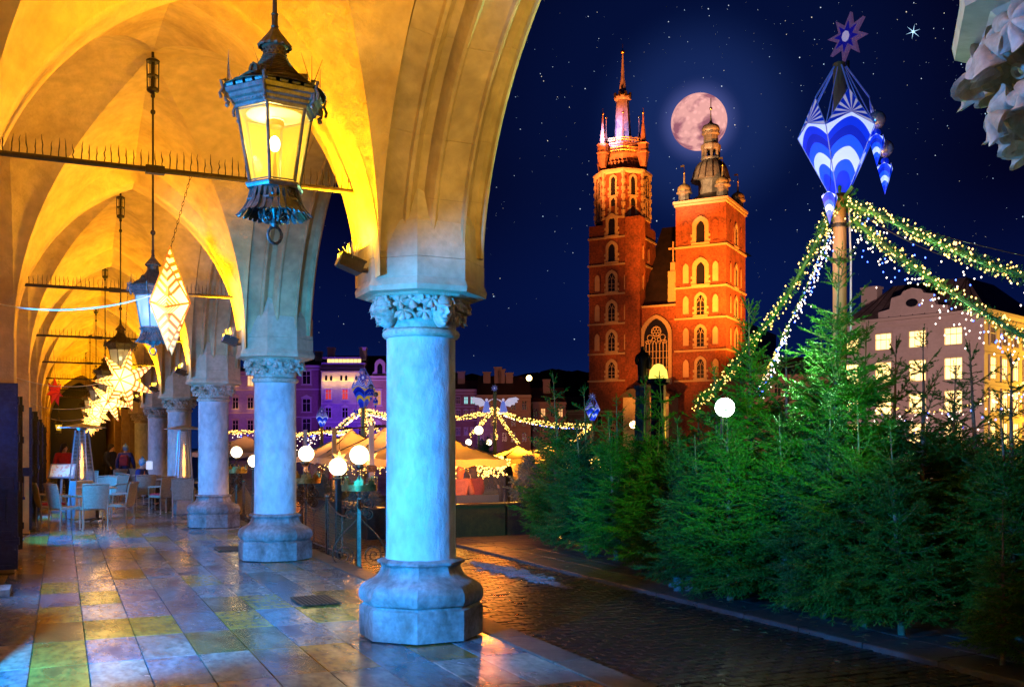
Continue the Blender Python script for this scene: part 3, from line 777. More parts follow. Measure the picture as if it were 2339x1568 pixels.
for k, (u, v, Z, rz, tilt) in enumerate([(388, 690, 7.65, radians(80), 0), (284, 868, 13.4, radians(-26), .20), (250, 915, 19.2, radians(-20), .05), (222, 940, 25, radians(30), .3), (215, 955, 31, radians(-30), .1), (208, 968, 37, radians(10), .2), (204, 975, 43, radians(-30), .2)]):
    p = P(u, v, Z); t = thing('star_lantern', slab_[k], 'star lantern', p, rz, 'paper stars lit from inside')
    link('paper_star', SM, t, rot=(0, tilt, 0))
    b = MB(); top_ = Vector((0, 0, 3.74-p.z)); dx = .16 if k == 0 else .05; q = Vector((0, 0, .40)); n = int((3.74-p.z-.4)/.035)
    a_ = Matrix.Rotation(-rz, 3, 'Z') @ Vector((dx, (YK(k)-p.y), 0)); top_ = top_+a_
    for i in range(n):
        c = q.lerp(top_, (i+.5)/n); d = (top_-q).normalized(); s_ = Vector((1, 0, 0)) if i % 2 else Vector((0, 1, 0))
        b.tube([c-d*.022-s_*.003, c-s_*.008, c+d*.022-s_*.003, c+d*.022+s_*.003, c+s_*.008, c-d*.022+s_*.003], .0022, 4, closed=True)
    b.build('chain', M_iron, t, world=False)
    lamp('star_light', 'POINT', p-FW*.25, (7, 6, 5, 4, 3, 3, 2)[k], (1, .60, .18), size=.12)
p = P(125, 895, 20); t = thing('paper_star', 'unlit red folded paper star hanging high by the shutters', 'paper star', p, radians(58))
link('paper_star', star_mesh(7, .30, .13, .11, M_redp, 'red_star'), t); b = MB(); b.tube([(0, 0, .28), (.1, .1, 1.1)], .003, 4); b.build('cord', M_iron, t, world=False)
M_cord = mat('white_cord', (.75, .72, .62), .5)
for lab, pts in (('white cord drooping from the wall to the diamond-shaped star', [(-25, 690, 8), (60, 706, 8), (150, 709, 7.9), (250, 700, 7.8), (320, 683, 7.7), (375, 665, 7.65)]),
            ('white cord drooping to the biggest star lantern', [(-15, 842, 13.6), (50, 868, 13.6), (120, 883, 13.6), (190, 883, 13.5), (245, 872, 13.5), (272, 862, 13.4)]),
            ('white cord drooping to the second star lantern', [(62, 918, 19.5), (110, 934, 19.5), (175, 935, 19.4), (225, 922, 19.3), (245, 915, 19.2)]),
            ('white cord drooping to the third star lantern', [(103, 952, 25), (140, 962, 25), (185, 958, 25), (220, 945, 25)])):
    pp = [P(*q) for q in pts]; sm = []
    for i in range(len(pp)-1):
        for j in range(5): sm.append(pp[i].lerp(pp[i+1], j/5))
    for _ in range(6): sm = [sm[0]]+[(sm[i-1]+sm[i]*2+sm[i+1])/4 for i in range(1, len(sm)-1)]+[sm[-1]]
    b = MB(); b.tube(sm, .006, 5); tag(b.build('cord', M_cord), lab, 'cord', 'white cords to the star lanterns')

# ================================================================== SHUTTERS
M_shut = mat('blue_shutter', (.025, .045, .13), .38, metal=.2, var=.4, scale=3, col2=(.012, .02, .06), bump=.004, bscale=20)
M_shutk = mat('unlit_shutter', (.012, .012, .016), .45, var=.3, scale=3, col2=(.02, .02, .03))  # near-black copy of the shutter paint, shade of the unlit leaves put in
shl = ['tall blue iron shutter leaf at the picture edge, first and highest', 'dark unlit shutter leaf just behind the first blue leaf', 'second blue iron shutter leaf', 'dark unlit shutter leaf behind the second blue leaf', 'third blue shutter leaf', 'fourth, dark unlit shutter leaf', 'fifth shutter leaf along the wall', 'sixth shutter leaf along the wall', 'seventh and last shutter leaf down the arcade']
for i, (y, xr, h, kk) in enumerate([(14.0, -.50, 2.42, 0), (16.75, -.535, 2.38, 1), (20.6, -.50, 2.36, 0), (22.9, -.45, 2.36, 1), (26.5, -.50, 2.36, 0), (29.2, -.47, 2.36, 1), (33.2, -.5, 2.36, 0), (36, -.5, 2.36, 1), (39.6, -.5, 2.36, 0)]):
    t = thing('shutter', shl[i], 'shutter', (xr-.38, y, 0), 0, 'open iron shutters along the wall'); m = M_shutk if kk else M_shut
    b = MB(); b.box((0, 0, h/2+.03), (.76, .035, h-.06)); b.build('leaf', m, t, world=False, flat=True)
    b = MB()
    for x in (-.345, .345): b.box((x, -.024, h/2+.03), (.06, .014, h-.08))
    for z in (.09, .52, .94, 1.36, 1.78, h-.06): b.box((0, -.026, z), (.63, .014, .055))
    for z in np.linspace(.15, h-.15, 14):
        for x in (-.345, .345): b.sphere((x, -.033, z), .010, 6, 4)
    b.build('frame', m, t, world=False)
    for z in (.42, 1.12, 1.72, 2.2):
        b = MB(); b.box((.30, -.038, z), (.16, .012, .03)); b.tube([(.385, -.02, z-.05), (.385, -.02, z+.05)], .016, 8); b.build('hinge', m, t, world=False)
    b = MB(); b.box((.24, -.05, 1.15), (.18, .05, .16)); b.tube([(.24, -.078, 1.0), (.24, -.08, .66)], .009, 6); b.box((.24, -.07, .66), (.05, .03, .05)); b.build('lock_box', m, t, world=False)
b = MB(); b.box((-.62, 12.2, .03), (.22, .5, .07)); tag(b.build('stone_block', M_base), 'low stone block on the floor at the foot of the first shutter', 'block')

# ================================================================== CAFE
def wicker_panel(wd, ht, nx, nz, curve=.05, bow=.03):
    b = MB(); vs = []
    for side in (-1, 1):
        for j in range(nz+1):
            for i in range(nx+1):
                x = -wd/2+wd*i/nx; z = ht*j/nz; e = (2*i/nx-1)
                y = -curve*(1-e*e)-.10*(z/ht)+side*(.009+.007*sin(i*pi/2+.1)*cos(j*pi+(i//2 % 2)*pi))
                vs.append((x*(1+.04*(z/ht)), y, z-(bow*e*e if j == nz else 0)))
    n = (nx+1)*(nz+1); fs = []
    for j in range(nz):
        for i in range(nx):
            a = j*(nx+1)+i; fs.append((a, a+1, a+nx+2, a+nx+1)); a += n; fs.append((a+nx+1, a+nx+2, a+1, a))
    for j in range(nz):
        for i in (0, nx): a = j*(nx+1)+i; fs.append((a, a+nx+1, a+nx+1+n, a+n))
    for i in range(nx):
        for j in (0, nz): a = j*(nx+1)+i; fs.append((a, a+n, a+n+1, a+1))
    b.add(vs, fs); return b
def make_chair(label, loc, rz, cushion=False):
    """wicker armchair, front towards local +y"""
    t = thing('wicker_chair', label, 'chair', loc, rz, 'wicker chairs of the cafe')
    p = wicker_panel(.47, .46, 20, 32); p.v = [(x, y-.22, z+.43) for x, y, z in p.v]; p.build('backrest', M_wicker, t, world=False, ang=70)
    b = MB(); b.cbox((0, .0, .425), (.48, .47, .05), .015); b.build('seat', M_wicker, t, world=False)
    for sx in (-1, 1):
        b = MB(); b.tube([(sx*.225, -.25, 0), (sx*.22, -.235, .42), (sx*.232, -.30, .80), (sx*.238, -.335, .90)], .013, 8); b.build('leg', M_chairmetal, t, world=False)
        b = MB(); b.tube([(sx*.235, .225, 0), (sx*.235, .22, .42), (sx*.25, .21, .60), (sx*.25, .17, .645)], .013, 8); b.build('leg', M_chairmetal, t, world=False)
        b = MB(); b.tube([(sx*.25, .215, .60), (sx*.262, .21, .64), (sx*.265, .15, .655), (sx*.26, 0, .655), (sx*.245, -.15, .66), (sx*.235, -.29, .68)], [.014, .018, .022, .02, .018, .014], 8); b.build('armrest', M_wicker, t, world=False)
        for sy in (-.25, .225):
            b = MB(); b.lathe([(.015, 0), (.016, .025)], 8, (sx*.23, sy, 0)); b.build('foot_cap', M_steel, t, world=False)
    b = MB(); b.tube([(-.24, -.34, .895), (-.12, -.385, .905), (.12, -.385, .905), (.24, -.34, .895)], .014, 8)
    b.tube([(-.23, .2, .38), (.23, .2, .38)], .011, 6); b.build('top_rail', M_wicker, t, world=False)
    if cushion: b = MB(); b.cbox((0, .01, .472), (.44, .43, .045), .02); b.build('cushion', M_cushion, t, world=False, ang=60)
    return t
def G(u, v, z=0):
    Z = (EYE-z)*FOC/(v-HZ); return XZ(u, Z, z)
ch0 = make_chair('wicker armchair with its woven back to the viewer, at the front table', G(215, 1209), radians(4))
ch1 = make_chair('wicker armchair with red cushion turned sideways beside the shutters', G(118, 1203), radians(-78), True)
def C(src, lab, u, v, rz): return again(src, lab, G(u, v), radians(rz))
C(ch0, 'wicker armchair in profile facing the front table from the shutter side', 152, 1208, -62)
C(ch0, 'wicker armchair in profile facing the front table from the open side', 270, 1200, 66)
C(ch0, 'wicker armchair beyond the front table, seen between table and heater', 235, 1172, 160)
C(ch0, 'wicker armchair behind the in-profile chair, turned half away', 258, 1163, 120)
C(ch1, 'wicker armchair with red cushion at the far side of the heater', 205, 1145, 180)
C(ch0, 'wicker armchair with its back turned, beside the base of the third column', 418, 1180, -8)
C(ch1, 'wicker armchair with red cushion left of the chair by the third column', 372, 1172, 28)
C(ch1, 'wicker armchair with red cushion and broad back, middle of the farther group', 329, 1163, 6)
C(ch0, 'wicker armchair turned sideways at the farther table', 300, 1153, -60)
C(ch0, 'wicker armchair behind the slim heater', 398, 1150, 40)
C(ch0, 'wicker armchair next to the seated person with blue hat', 305, 1130, -30)
C(ch0, 'wicker armchair farthest back near the walkers', 262, 1135, 30)
def make_table(label, loc):
    t = thing('cafe_table', label, 'table', loc, .3, 'small cafe tables')
    b = MB(); b.cbox((0, 0, .735), (.66, .66, .03), .008); b.build('table_top', mat('table_top', (.45, .42, .38), .3), t, world=False)
    b = MB(); b.lathe([(.04, .03), (.035, .1), (.035, .68), (.07, .72)], 12); b.build('pedestal', M_iron, t, world=False)
    for i in range(4):
        a = i*pi/2+pi/4; b = MB(); b.tube([(0, 0, .07), (.14*cos(a), .14*sin(a), .05), (.30*cos(a), .30*sin(a), .018)], [.028, .022, .016], 6); b.sphere((.30*cos(a), .30*sin(a), .02), .026, 8, 6, (1, 1, .7)); b.build('foot', M_iron, t, world=False)
    return t
t1 = make_table('cafe table with crossed black feet behind the chair whose back is turned', G(222, 1190))
again(t1, 'cafe table by the base of the third column', G(428, 1168)); again(t1, 'cafe table in the middle of the farther group', G(352, 1155)); again(t1, 'cafe table in front of the seated person with blue hat', G(335, 1138))
# candle, ashtray and napkins on the tables
p = G(222, 1190); b = MB(); b.lathe([(.0, .752), (.045, .752), (.05, .80), (.05, .83), (.035, .83), (.03, .77), (0, .77)], 14, p); tag(b.build('ashtray', M_white), 'white bowl standing on the front cafe table', 'bowl')
M_fire = mat('flame', (1, .5, .1), .5, emit=(1, .42, .08), es=5)
M_hsteel = mat('heater_steel', (.42, .50, .62), .35, metal=.6, var=.15, scale=2, col2=(.34, .40, .5))
def heater(label, loc, rz, base_w=.50):
    t = thing('patio_heater', label, 'heater', loc, rz, 'pyramid patio heaters'); w0, w1 = base_w/2, .105
    b = MB(); b.box((0, 0, .04), (base_w+.04, base_w+.04, .08)); b.box((0, 0, .46), (base_w, base_w, .78), taper=.80)
    for i in range(12):
        for j in range(2): b.box((-.15+i*.027, -base_w/2*(.985-.02*j)-.002, .20+.09*j), (.010, .012, .06))
    b.build('base', M_hsteel, t, world=False, flat=True)
    f = lambda z: w0*.80+(w1-w0*.80)*(z-.85)/(2.0-.85)
    for sx, sy in ((-1, -1), (1, -1), (1, 1), (-1, 1)):
        b = MB(); b.tube([(sx*f(.85), sy*f(.85), .85), (sx*f(2.0), sy*f(2.0), 2.0)], .017, 4); b.build('corner_post', M_hsteel, t, world=False, flat=True)
    for s, ax in ((-1, 0), (1, 0), (-1, 1), (1, 1)):
        b = MB()
        for i in range(34):
            z = .90+i*.031; q = f(z)
            b.tube([(-q, s*q, z), (q, s*q, z)] if ax == 0 else [(s*q, -q, z), (s*q, q, z)], .0035, 4, cap=False)
        b.build('grille', M_steel, t, world=False, flat=True)
    b = MB(); b.lathe([(.055, .86), (.055, 1.98)], 16, cap=False); b.build('glass_tube', M_glass, t, world=False)
    b = MB(); b.lathe([(.0, .88), (.032, .93), (.026, 1.1), (.034, 1.22), (.018, 1.38), (.024, 1.5), (.0, 1.72)], 10, jit=.1); b.build('flame', M_fire, t, world=False)
    b = MB(); b.lathe([(.40/cos(pi/4), 2.05), (.40/cos(pi/4), 2.065), (.12, 2.14), (.02, 2.155)], 4, ph=pi/4); b.lathe([(.10, 2.0), (.13, 2.06)], 4, ph=pi/4); b.build('hood', M_hsteel, t, world=False, flat=True)
    lamp('heater_light', 'POINT', Vector(loc)+Vector((0, 0, 1.3)), 5, (1, .45, .12), size=.06)
    return t
heater('broad steel patio heater glowing orange behind the front cafe table', G(187, 1182), radians(20))
heater('slim patio heater behind the chairs by the fourth column', G(420, 1172, 0), radians(5), .42)
# menu board
p = G(138, 1168); t = thing('menu_board', 'tilted lectern menu board with fir garland and colourful page, beside the heater', 'menu board', p, radians(-15))
b = MB(); b.tube([(0, 0, 0), (.03, 0, .9)], .03, 6); b.box((0, 0, .02), (.4, .3, .04)); b.build('stand', M_hsteel, t, world=False)
Mb = Matrix.Translation((.05, -.02, 1.02)) @ Matrix.Rotation(radians(52), 4, 'X')
b = MB(); b.box((0, 0, 0), (.62, .44, .03), Mb); b.build('board', M_hsteel, t, world=False, flat=True)
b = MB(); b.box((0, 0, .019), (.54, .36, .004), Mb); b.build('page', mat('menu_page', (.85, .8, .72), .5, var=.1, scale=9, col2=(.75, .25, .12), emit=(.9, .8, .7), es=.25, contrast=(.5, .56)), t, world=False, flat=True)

# ================================================================== PEOPLE
def skin_mesh(vs, es, rad, name, m, level=2, extra=None):
    me = bpy.data.meshes.new(name); me.from_pydata(vs, es, []); me.update()
    o = bpy.data.objects.new(name, me); COL.objects.link(o)
    sk = o.modifiers.new('s', 'SKIN'); su = o.modifiers.new('u', 'SUBSURF'); su.levels = level; su.render_levels = level; sk.use_smooth_shade = True
    for i, r in enumerate(rad): me.skin_vertices[0].data[i].radius = r if hasattr(r, '__len__') else (r, r)
    me.skin_vertices[0].data[0].use_root = True
    dg = bpy.context.evaluated_depsgraph_get(); e = o.evaluated_get(dg); n = bpy.data.meshes.new_from_object(e)
    bpy.data.objects.remove(o); bpy.data.meshes.remove(me); n.name = name
    n.materials.clear(); n.materials.append(m)
    if extra:
        bm = bmesh.new(); bm.from_mesh(n)
        o_ = [bm.verts.new(q) for q in extra.v]
        for f in extra.f:
            try: bm.faces.new([o_[i] for i in f]).smooth = True
            except Exception: pass
        bm.to_mesh(n); bm.free()
    n.shade_smooth(); return n
M_skin = mat('skin', (.62, .38, .27), .55)
def person(label, loc, rz, pose, coat, legs, hair, scale=1.0, bag=None, hat=None, long_coat=False, group='people under the arcade and in the market'):
    t = thing('person', label, 'person', loc, rz, group); t.scale = (scale,)*3
    cm = lambda n, c: mat(n+'_%d_%d_%d' % tuple(int(q*999) for q in c), c, .8, var=.2, scale=12, col2=tuple(q*.7 for q in c))
    sit = pose == 'sit'; hz = .47 if sit else .90; sp = .0
    pel = (0, 0, hz); che = (0, -.03, hz+.42); nk = (0, -.03, hz+.58); hd = (0, -.06, hz+.70)
    if sit:
        lg = lambda s: [(s*.09, -.02, hz), (s*.11, -.42, hz+.02), (s*.11, -.45, .08), (s*.11, -.58, .04)]
        ar = lambda s: [(s*.19, -.02, hz+.50), (s*.25, -.06, hz+.24), (s*.16, -.32, hz+.24), (s*.12, -.40, hz+.27)]
    else:
        st = .17 if pose == 'walk' else .03
        lg = lambda s: [(s*.09, 0, hz), (s*.10, -s*st*.9-.03, .49), (s*.10, -s*st+.03, .08), (s*.10, -s*st-.12, .04)]
        ar = lambda s: [(s*.19, 0, hz+.50), (s*.25, s*st*.5+.02, hz+.23), (s*.23, s*st-.10, hz+.02), (s*.22, s*st-.14, hz-.06)]
    vs = [pel, che, nk, hd]; es = [(0, 1), (1, 2), (2, 3)]; rd = [(.13, .10), (.15, .10), .055, .05]
    for s in (-1, 1):
        i = len(vs); vs += lg(s); es += [(0, i), (i, i+1), (i+1, i+2), (i+2, i+3)]; rd += [.085, .06, .04, .04]
        i = len(vs); vs += ar(s); es += [(1, i), (i, i+1), (i+1, i+2), (i+2, i+3)]; rd += [.055, .042, .032, .038]
    ex = MB(); put(ex, HEAD, Matrix.Translation((0, -.07, hz+.70)) @ Matrix.Diagonal((.088, .088, .115, 1)))
    link('body', skin_mesh(vs, es, rd, 'body', M_skin, 1, ex), t)
    # jacket
    vs = [(0, 0, hz-.10 if not long_coat else hz-.34), (0, 0, hz+.12), (0, -.02, hz+.40), (0, -.03, hz+.55)]; es = [(0, 1), (1, 2), (2, 3)]; rd = [(.185, .15), (.165, .13), (.19, .14), (.08, .08)]
    if sit and long_coat: vs[0] = (0, 0, hz-.08)
    for s in (-1, 1):
        a = ar(s); i = len(vs); vs += a[:3]; es += [(2, i), (i, i+1), (i+1, i+2)]; rd += [.085, .068, .052]
    link('jacket', skin_mesh(vs, es, rd, 'jacket', cm('cloth', coat), 2), t)
    vs = [(0, 0, hz)]; es = []; rd = [(.13, .11)]
    for s in (-1, 1):
        a = lg(s); i = len(vs); vs += a[:3]; es += [(0, i), (i, i+1), (i+1, i+2)]; rd += [.10, .078, .062]
    link('trousers', skin_mesh(vs, es, rd, 'trousers', cm('cloth', legs), 1), t)
    for s in (-1, 1):
        a = lg(s); b = MB(); b.sphere((a[3][0], a[3][1]+.02, .045), .05, 10, 6, (.95, 2.3, .9)); b.build('shoe', cm('leather', (.03, .025, .02)), t, world=False)
    b = MB(); vs_ = []
    b.sphere((0, -.045, hz+.735), .102, 14, 10, (.96, 1.05, 1.12))
    if hat is None:
        b.sphere((0, .02, hz+.64), .085, 12, 8, (1, .7, 1.3)); b.build('hair', cm('hair', hair), t, world=False)
    else: b.sphere((0, -.045, hz+.87), .03, 8, 6); b.v = [v for v in b.v]; b.build('hat', cm('knit', hat), t, world=False)
    if bag is not None:
        b = MB(); b.cbox((0, .16, hz+.30), (.26, .14, .36), .05); b.cbox((0, .24, hz+.22), (.20, .05, .18), .02)
        for s in (-1, 1): b.tube([(s*.09, .10, hz+.46), (s*.10, -.02, hz+.57), (s*.12, -.14, hz+.44), (s*.14, -.1, hz+.2)], .016, 5)
        b.build('backpack', cm('bag', bag), t, world=False, ang=50)
    return t
person('person in long blue coat with dark red backpack and light blue hat', XZ(286, 33), radians(160), 'walk', (.02, .03, .16), (.02, .02, .05), (.1, .06, .03), .98, bag=(.20, .015, .04), hat=(.22, .42, .62), long_coat=True)
person('person in dark blue jacket walking towards the long coated one', XZ(252, 35), radians(40), 'walk', (.015, .025, .10), (.02, .02, .03), (.05, .03, .02), 1.0, bag=(.01, .015, .04))
person('seated person in blue with light blue knitted hat reading at a cafe table', XZ(322, 27), radians(60), 'sit', (.02, .05, .30), (.02, .02, .05), (.1, .06, .03), 1.0, hat=(.15, .45, .75))
person('person in a bright red jacket beyond the menu board', XZ(145, 27), radians(30), 'stand', (.60, .02, .03), (.03, .02, .03), (.03, .02, .02), 1.0)
b = MB(); b.box(tuple(P(341, 1062, 26.4)), (.16, .02, .22)); tag(b.build('paper', mat('lit_paper', (.9, .9, .9), .5, emit=(.9, .95, 1), es=.5)), 'white sheet held up by the seated person with blue hat', 'paper')  # brightness of the sheet is put in as self-glow

# ================================================================== GATE LAMPS AND FENCE
GZ = -.10                                   # level of the square
def scrollw(b, c, r0, turns, flip=1, th=.012, ax=Vector((1, 0, 0)), up=Vector((0, 0, 1)), ph=0, n=34, r1=.02):
    pts = []
    for i in range(n+1):
        q = i/n; a = ph+flip*turns*2*pi*q; r = r0+(r1-r0)*q; pts.append(Vector(c)+ax*(r*cos(a))+up*(r*sin(a)))
    b.tube(pts, th, 6); return pts[0]
def gate_lamp(label, x, y):
    t = thing('lamp_post', label, 'lamp post', (x, y, GZ), radians(-20), 'wrought iron lamp posts with crowns')
    b = MB(); b.box((0, 0, .50), (.05, .05, 1.0)); b.box((0, 0, .02), (.09, .09, .04)); b.tube([(0, 0, 1.0), (0, 0, 1.44)], .011, 8); b.build('post', M_rust, t, world=False)
    for s in (-1, 1):
        b = MB(); pts = [(s*.03, 0, .70), (s*.10, 0, .62), (s*.25, 0, .48), (s*.35, 0, .32), (s*.37, 0, .20)]
        sm = [Vector(p) for p in pts]; fine = []
        for i in range(len(sm)-1):
            for j in range(4): fine.append(sm[i].lerp(sm[i+1], j/4))
        fine.append(sm[-1])
        for _ in range(4): fine = [fine[0]]+[(fine[i-1]+fine[i]*2+fine[i+1])/4 for i in range(1, len(fine)-1)]+[fine[-1]]
        b.tube(fine, .011, 6)
        scrollw(b, (s*.21, 0, .20), .16, 2.1, -s, .011, ph=0 if s > 0 else pi); b.build('big_scroll', M_rust, t, world=False)
        for zc, rr, fl in ((.93, .095, 1), (.98, .06, -1), (.76, .085, -1), (.80, .05, 1), (1.04, .05, 1)):
            b = MB(); scrollw(b, (s*(rr+.035), 0, zc), rr, 1.8, s*fl, .010, ph=pi if s > 0 else 0, n=26); b.build('scroll', M_rust, t, world=False)
        b = MB(); b.tube([(0, s*.02, .84), (0, s*.18, .84)], .009, 6); scrollw(b, (0, s*.12, .93), .08, 1.7, s, .010, ax=Vector((0, 1, 0)), ph=pi if s > 0 else 0, n=24); b.build('scroll', M_rust, t, world=False)
    b = MB(); b.tube([(-.25, 0, .86), (.25, 0, .86)], .009, 6); b.build('cross_bar', M_rust, t, world=False)
    MG = mat('dull_gilt', (.50, .38, .12), .4, metal=.8, var=.3, scale=14, col2=(.24, .17, .05))
    b = MB(); b.lathe([(.235, 1.10), (.245, 1.10), (.25, 1.19), (.24, 1.19)], 28, cap=False); b.lathe([(.0, 1.105), (.24, 1.10)], 28, cap=False)
    for i in range(8):
        a = 2*pi*i/8; tw = Matrix.Rotation(a, 4, 'Z'); pl = [(-.06, 0), (.06, 0), (.045, .035), (.06, .06), (.025, .06), (0, .10), (-.025, .06), (-.06, .06), (-.045, .035)]
        b.prism(pl, tw @ Vector((.245, 0, 1.185)), tw.to_3x3() @ Vector((0, 1, 0)), (0, 0, 1), .008); b.sphere(tuple(tw @ Vector((.25, 0, 1.29))), .014, 6, 5)
    b.build('crown', MG, t, world=False, ang=30)
    b = MB(); b.lathe([(.03, 1.40), (.06, 1.43), (.055, 1.47)], 14); b.build('globe_holder', M_rust, t, world=False)
    b = MB(); b.sphere((0, 0, 1.60), .133, 24, 16); b.build('globe', M_globe, t, world=False)
    lamp('globe_light', 'POINT', (x, y, GZ+1.60), 22, (1, .55, .18), size=.14)
    return t
def plain_lamp(label, x, y):
    t = thing('lamp_post', label, 'lamp post', (x, y, GZ), .3, 'plain globe lamps')
    b = MB(); b.box((0, 0, .62), (.06, .06, 1.24)); b.box((.05, 0, .9), (.02, .02, .5)); b.build('post', M_iron, t, world=False)
    b = MB(); b.lathe([(.08, 1.21), (.085, 1.235), (.05, 1.25), (.05, 1.29)], 14); b.build('globe_holder', M_iron, t, world=False)
    b = MB(); b.sphere((0, 0, 1.41), .135, 24, 16); b.build('globe', M_globe, t, world=False)
    lamp('globe_light', 'POINT', (x, y, GZ+1.41), 22, (1, .55, .18), size=.14)
FX = 3.80
gate_lamp('ornate iron lamp post with gilt crown and big scrolls before the mesh fence', FX, 13.46)
gate_lamp('wrought iron lamp post with crown whose globe touches the edge of the second column', FX, 16.75)
gate_lamp('wrought iron lamp post seen between the second and third columns', FX, 24.1)
plain_lamp('plain dark lamp post with a lower globe, just behind the ornate lamp post', FX+.03, 14.75)
plain_lamp('plain dark lamp post with globe, beside the shaft of the second column', FX+.03, 21.9)
def fence_panel(label, y0, y1):
    t = thing('fence_panel', label, 'fence', (FX, (y0+y1)/2, GZ), 0, 'wire mesh fence panels')
    n = 14; top = lambda q: .86-.17*sin(pi*q); L = y1-y0
    for y in (-L/2, L/2-.0):
        b = MB(); b.box((0, y+(.03 if y < 0 else -.03), .45), (.035, .035, .9)); b.sphere((0, y+(.03 if y < 0 else -.03), .94), .032, 10, 8, (1, 1, 1.2)); b.build('post', M_rust, t, world=False)
    b = MB(); pts = [(0, -L/2+.05+(L-.1)*i/n, top(i/n)) for i in range(n+1)]; b.tube(pts, .013, 6); b.tube([(0, -L/2+.05, .13), (0, L/2-.05, .13)], .013, 6); b.tube([(0, 0, .13), (0, 0, top(.5))], .009, 6)
    b.tube([(0, -L/2+.05, .13), (0, L/2-.05, .62)], .006, 5)
    b.build('frame', M_rust, t, world=False)
    b = MB(); s = .05
    for dr in (1, -1):
        c = -L-1
        while c < L+1:
            pts = []
            for i in range(41):
                q = i/40; y = -L/2+.06+(L-.12)*q; z = .13+(y-c)*1.6*dr+(0 if dr > 0 else 0)
                if .13 <= z <= top(q): pts.append((0.003*dr, y, z))
            if len(pts) > 1: b.tube([pts[0], pts[-1]], .0028, 3, cap=False)
            c += s
    b.build('wire_mesh', mat('brass_wire', (.42, .32, .16), .4, metal=.7), t, world=False, kind='stuff')
    scr = MB(); scrollw(scr, (0, L/2-.28, .10), .13, 1.8, 1, .010, ax=Vector((0, 1, 0))); scr.build('scroll', M_rust, t, world=False)
for y0, y1, lab in ((13.5, 15.25, 'first mesh fence panel behind the ornate lamp post, lit orange through'), (15.3, 17.05, 'second mesh fence panel, beside the second column base'), (17.1, 19.0, 'mesh fence panel behind the second column'),
                    (19.1, 21.0, 'fourth mesh fence panel'), (21.1, 23.0, 'fifth mesh fence panel, in the gap before the third column'), (23.1, 25.0, 'last mesh fence panel')):
    fence_panel(lab, y0, y1)

# ================================================================== MARKET
M_can_y = canvas('lit_canvas', (.78, .52, .18))  # canvas copy with amber lamplight put into its colour
M_plastic = mat('clear_curtain', (.12, .14, .2), .12, alpha=.10, bump=.01, bscale=4)
def canopy(label, cx, cy, hx, hy, ze, zp, m, val=.13, sag=.12, mast=None):
    t = thing('market_parasol', label, 'parasol', (cx, cy, GZ), 0, 'canvas parasols of the market')
    b = MB(); n = 16; vs = []
    def roof(dx, dy):
        d = max(abs(dx), abs(dy)); return zp-(zp-ze)*d-sag*sin(pi*d)*.6+.02*sin(9*dx)*sin(9*dy)
    for i in range(n+1):
        for j in range(n+1):
            dx, dy = 2*i/n-1, 2*j/n-1; vs.append((dx*hx, dy*hy, roof(dx, dy)-GZ))
    fs = [(i*(n+1)+j, (i+1)*(n+1)+j, (i+1)*(n+1)+j+1, i*(n+1)+j+1) for i in range(n) for j in range(n)]
    b.add(vs, fs); b.build('canvas', m, t, world=False, ang=30)
    b = MB(); rim = [(-1+2*i/n, -1) for i in range(n)]+[(1, -1+2*i/n) for i in range(n)]+[(1-2*i/n, 1) for i in range(n)]+[(-1, 1-2*i/n) for i in range(n)]
    vs = []
    for k, (dx, dy) in enumerate(rim):
        z = roof(dx, dy)-GZ; vs += [(dx*hx*1.003, dy*hy*1.003, z), (dx*hx*1.008, dy*hy*1.008, z-val-.04*(k % 4 == 2))]
    m_ = len(rim); b.add(vs, [(2*i, 2*((i+1) % m_), 2*((i+1) % m_)+1, 2*i+1) for i in range(m_)]); b.build('valance', m, t, world=False)
    for sx, sy in ((-1, -1), (1, -1), (1, 1), (-1, 1)):
        b = MB(); b.tube([(0, 0, zp-GZ-.06), (sx*hx*.97, sy*hy*.97, ze-GZ-.03)], .014, 5); b.build('rib', M_rust, t, world=False)
    if mast:
        b = MB(); mx, my, mz = mast[0]-cx, mast[1]-cy, mast[2]-GZ; b.box((mx, my, mz/2), (.085, .085, mz)); b.build('mast', M_steel, t, world=False)
        b = MB(); b.tube([(mx, my, mz-.05), (0, 0, zp-GZ+.04)], .02, 6); b.tube([(mx, my, mz*.62), (mx+.35, my, mz*.66)], .03, 6); b.box((mx, my, mz*.60), (.16, .12, .14)); b.build('arm', M_rust, t, world=False)
    return t
canopy('cream canvas parasol on a steel mast, farthest of the row behind the gate lamps', 6.8, 24.8, 1.2, 1.4, 1.36, 2.08, M_canvas, mast=(5.6, 24.8, 2.05))
canopy('cream canvas parasol on a steel mast, middle of the row behind the gate lamps', 6.8, 21.9, 1.2, 1.4, 1.36, 2.08, M_canvas, mast=(5.6, 21.9, 2.05))
canopy('amber lit canvas canopy over people seated behind clear curtains, right of the big column', 6.8, 19.0, 1.15, 1.35, 1.38, 2.06, M_can_y, mast=(5.6, 18.96, 2.05))
q = XZ(1182, 25.5); canopy('small glowing yellow parasol beside the fir hedge', q.x, q.y, .95, .95, 1.33, 1.66, M_can_y, mast=None)
q = XZ(1262, 27.5); canopy('glowing yellow parasol half hidden by the first firs', q.x, q.y, 1.1, 1.1, 1.38, 1.72, M_can_y)
q = XZ(560, 32); canopy('cream awning seen between the second and third columns', q.x, q.y, 1.6, 1.6, 1.45, 2.0, M_canvas)
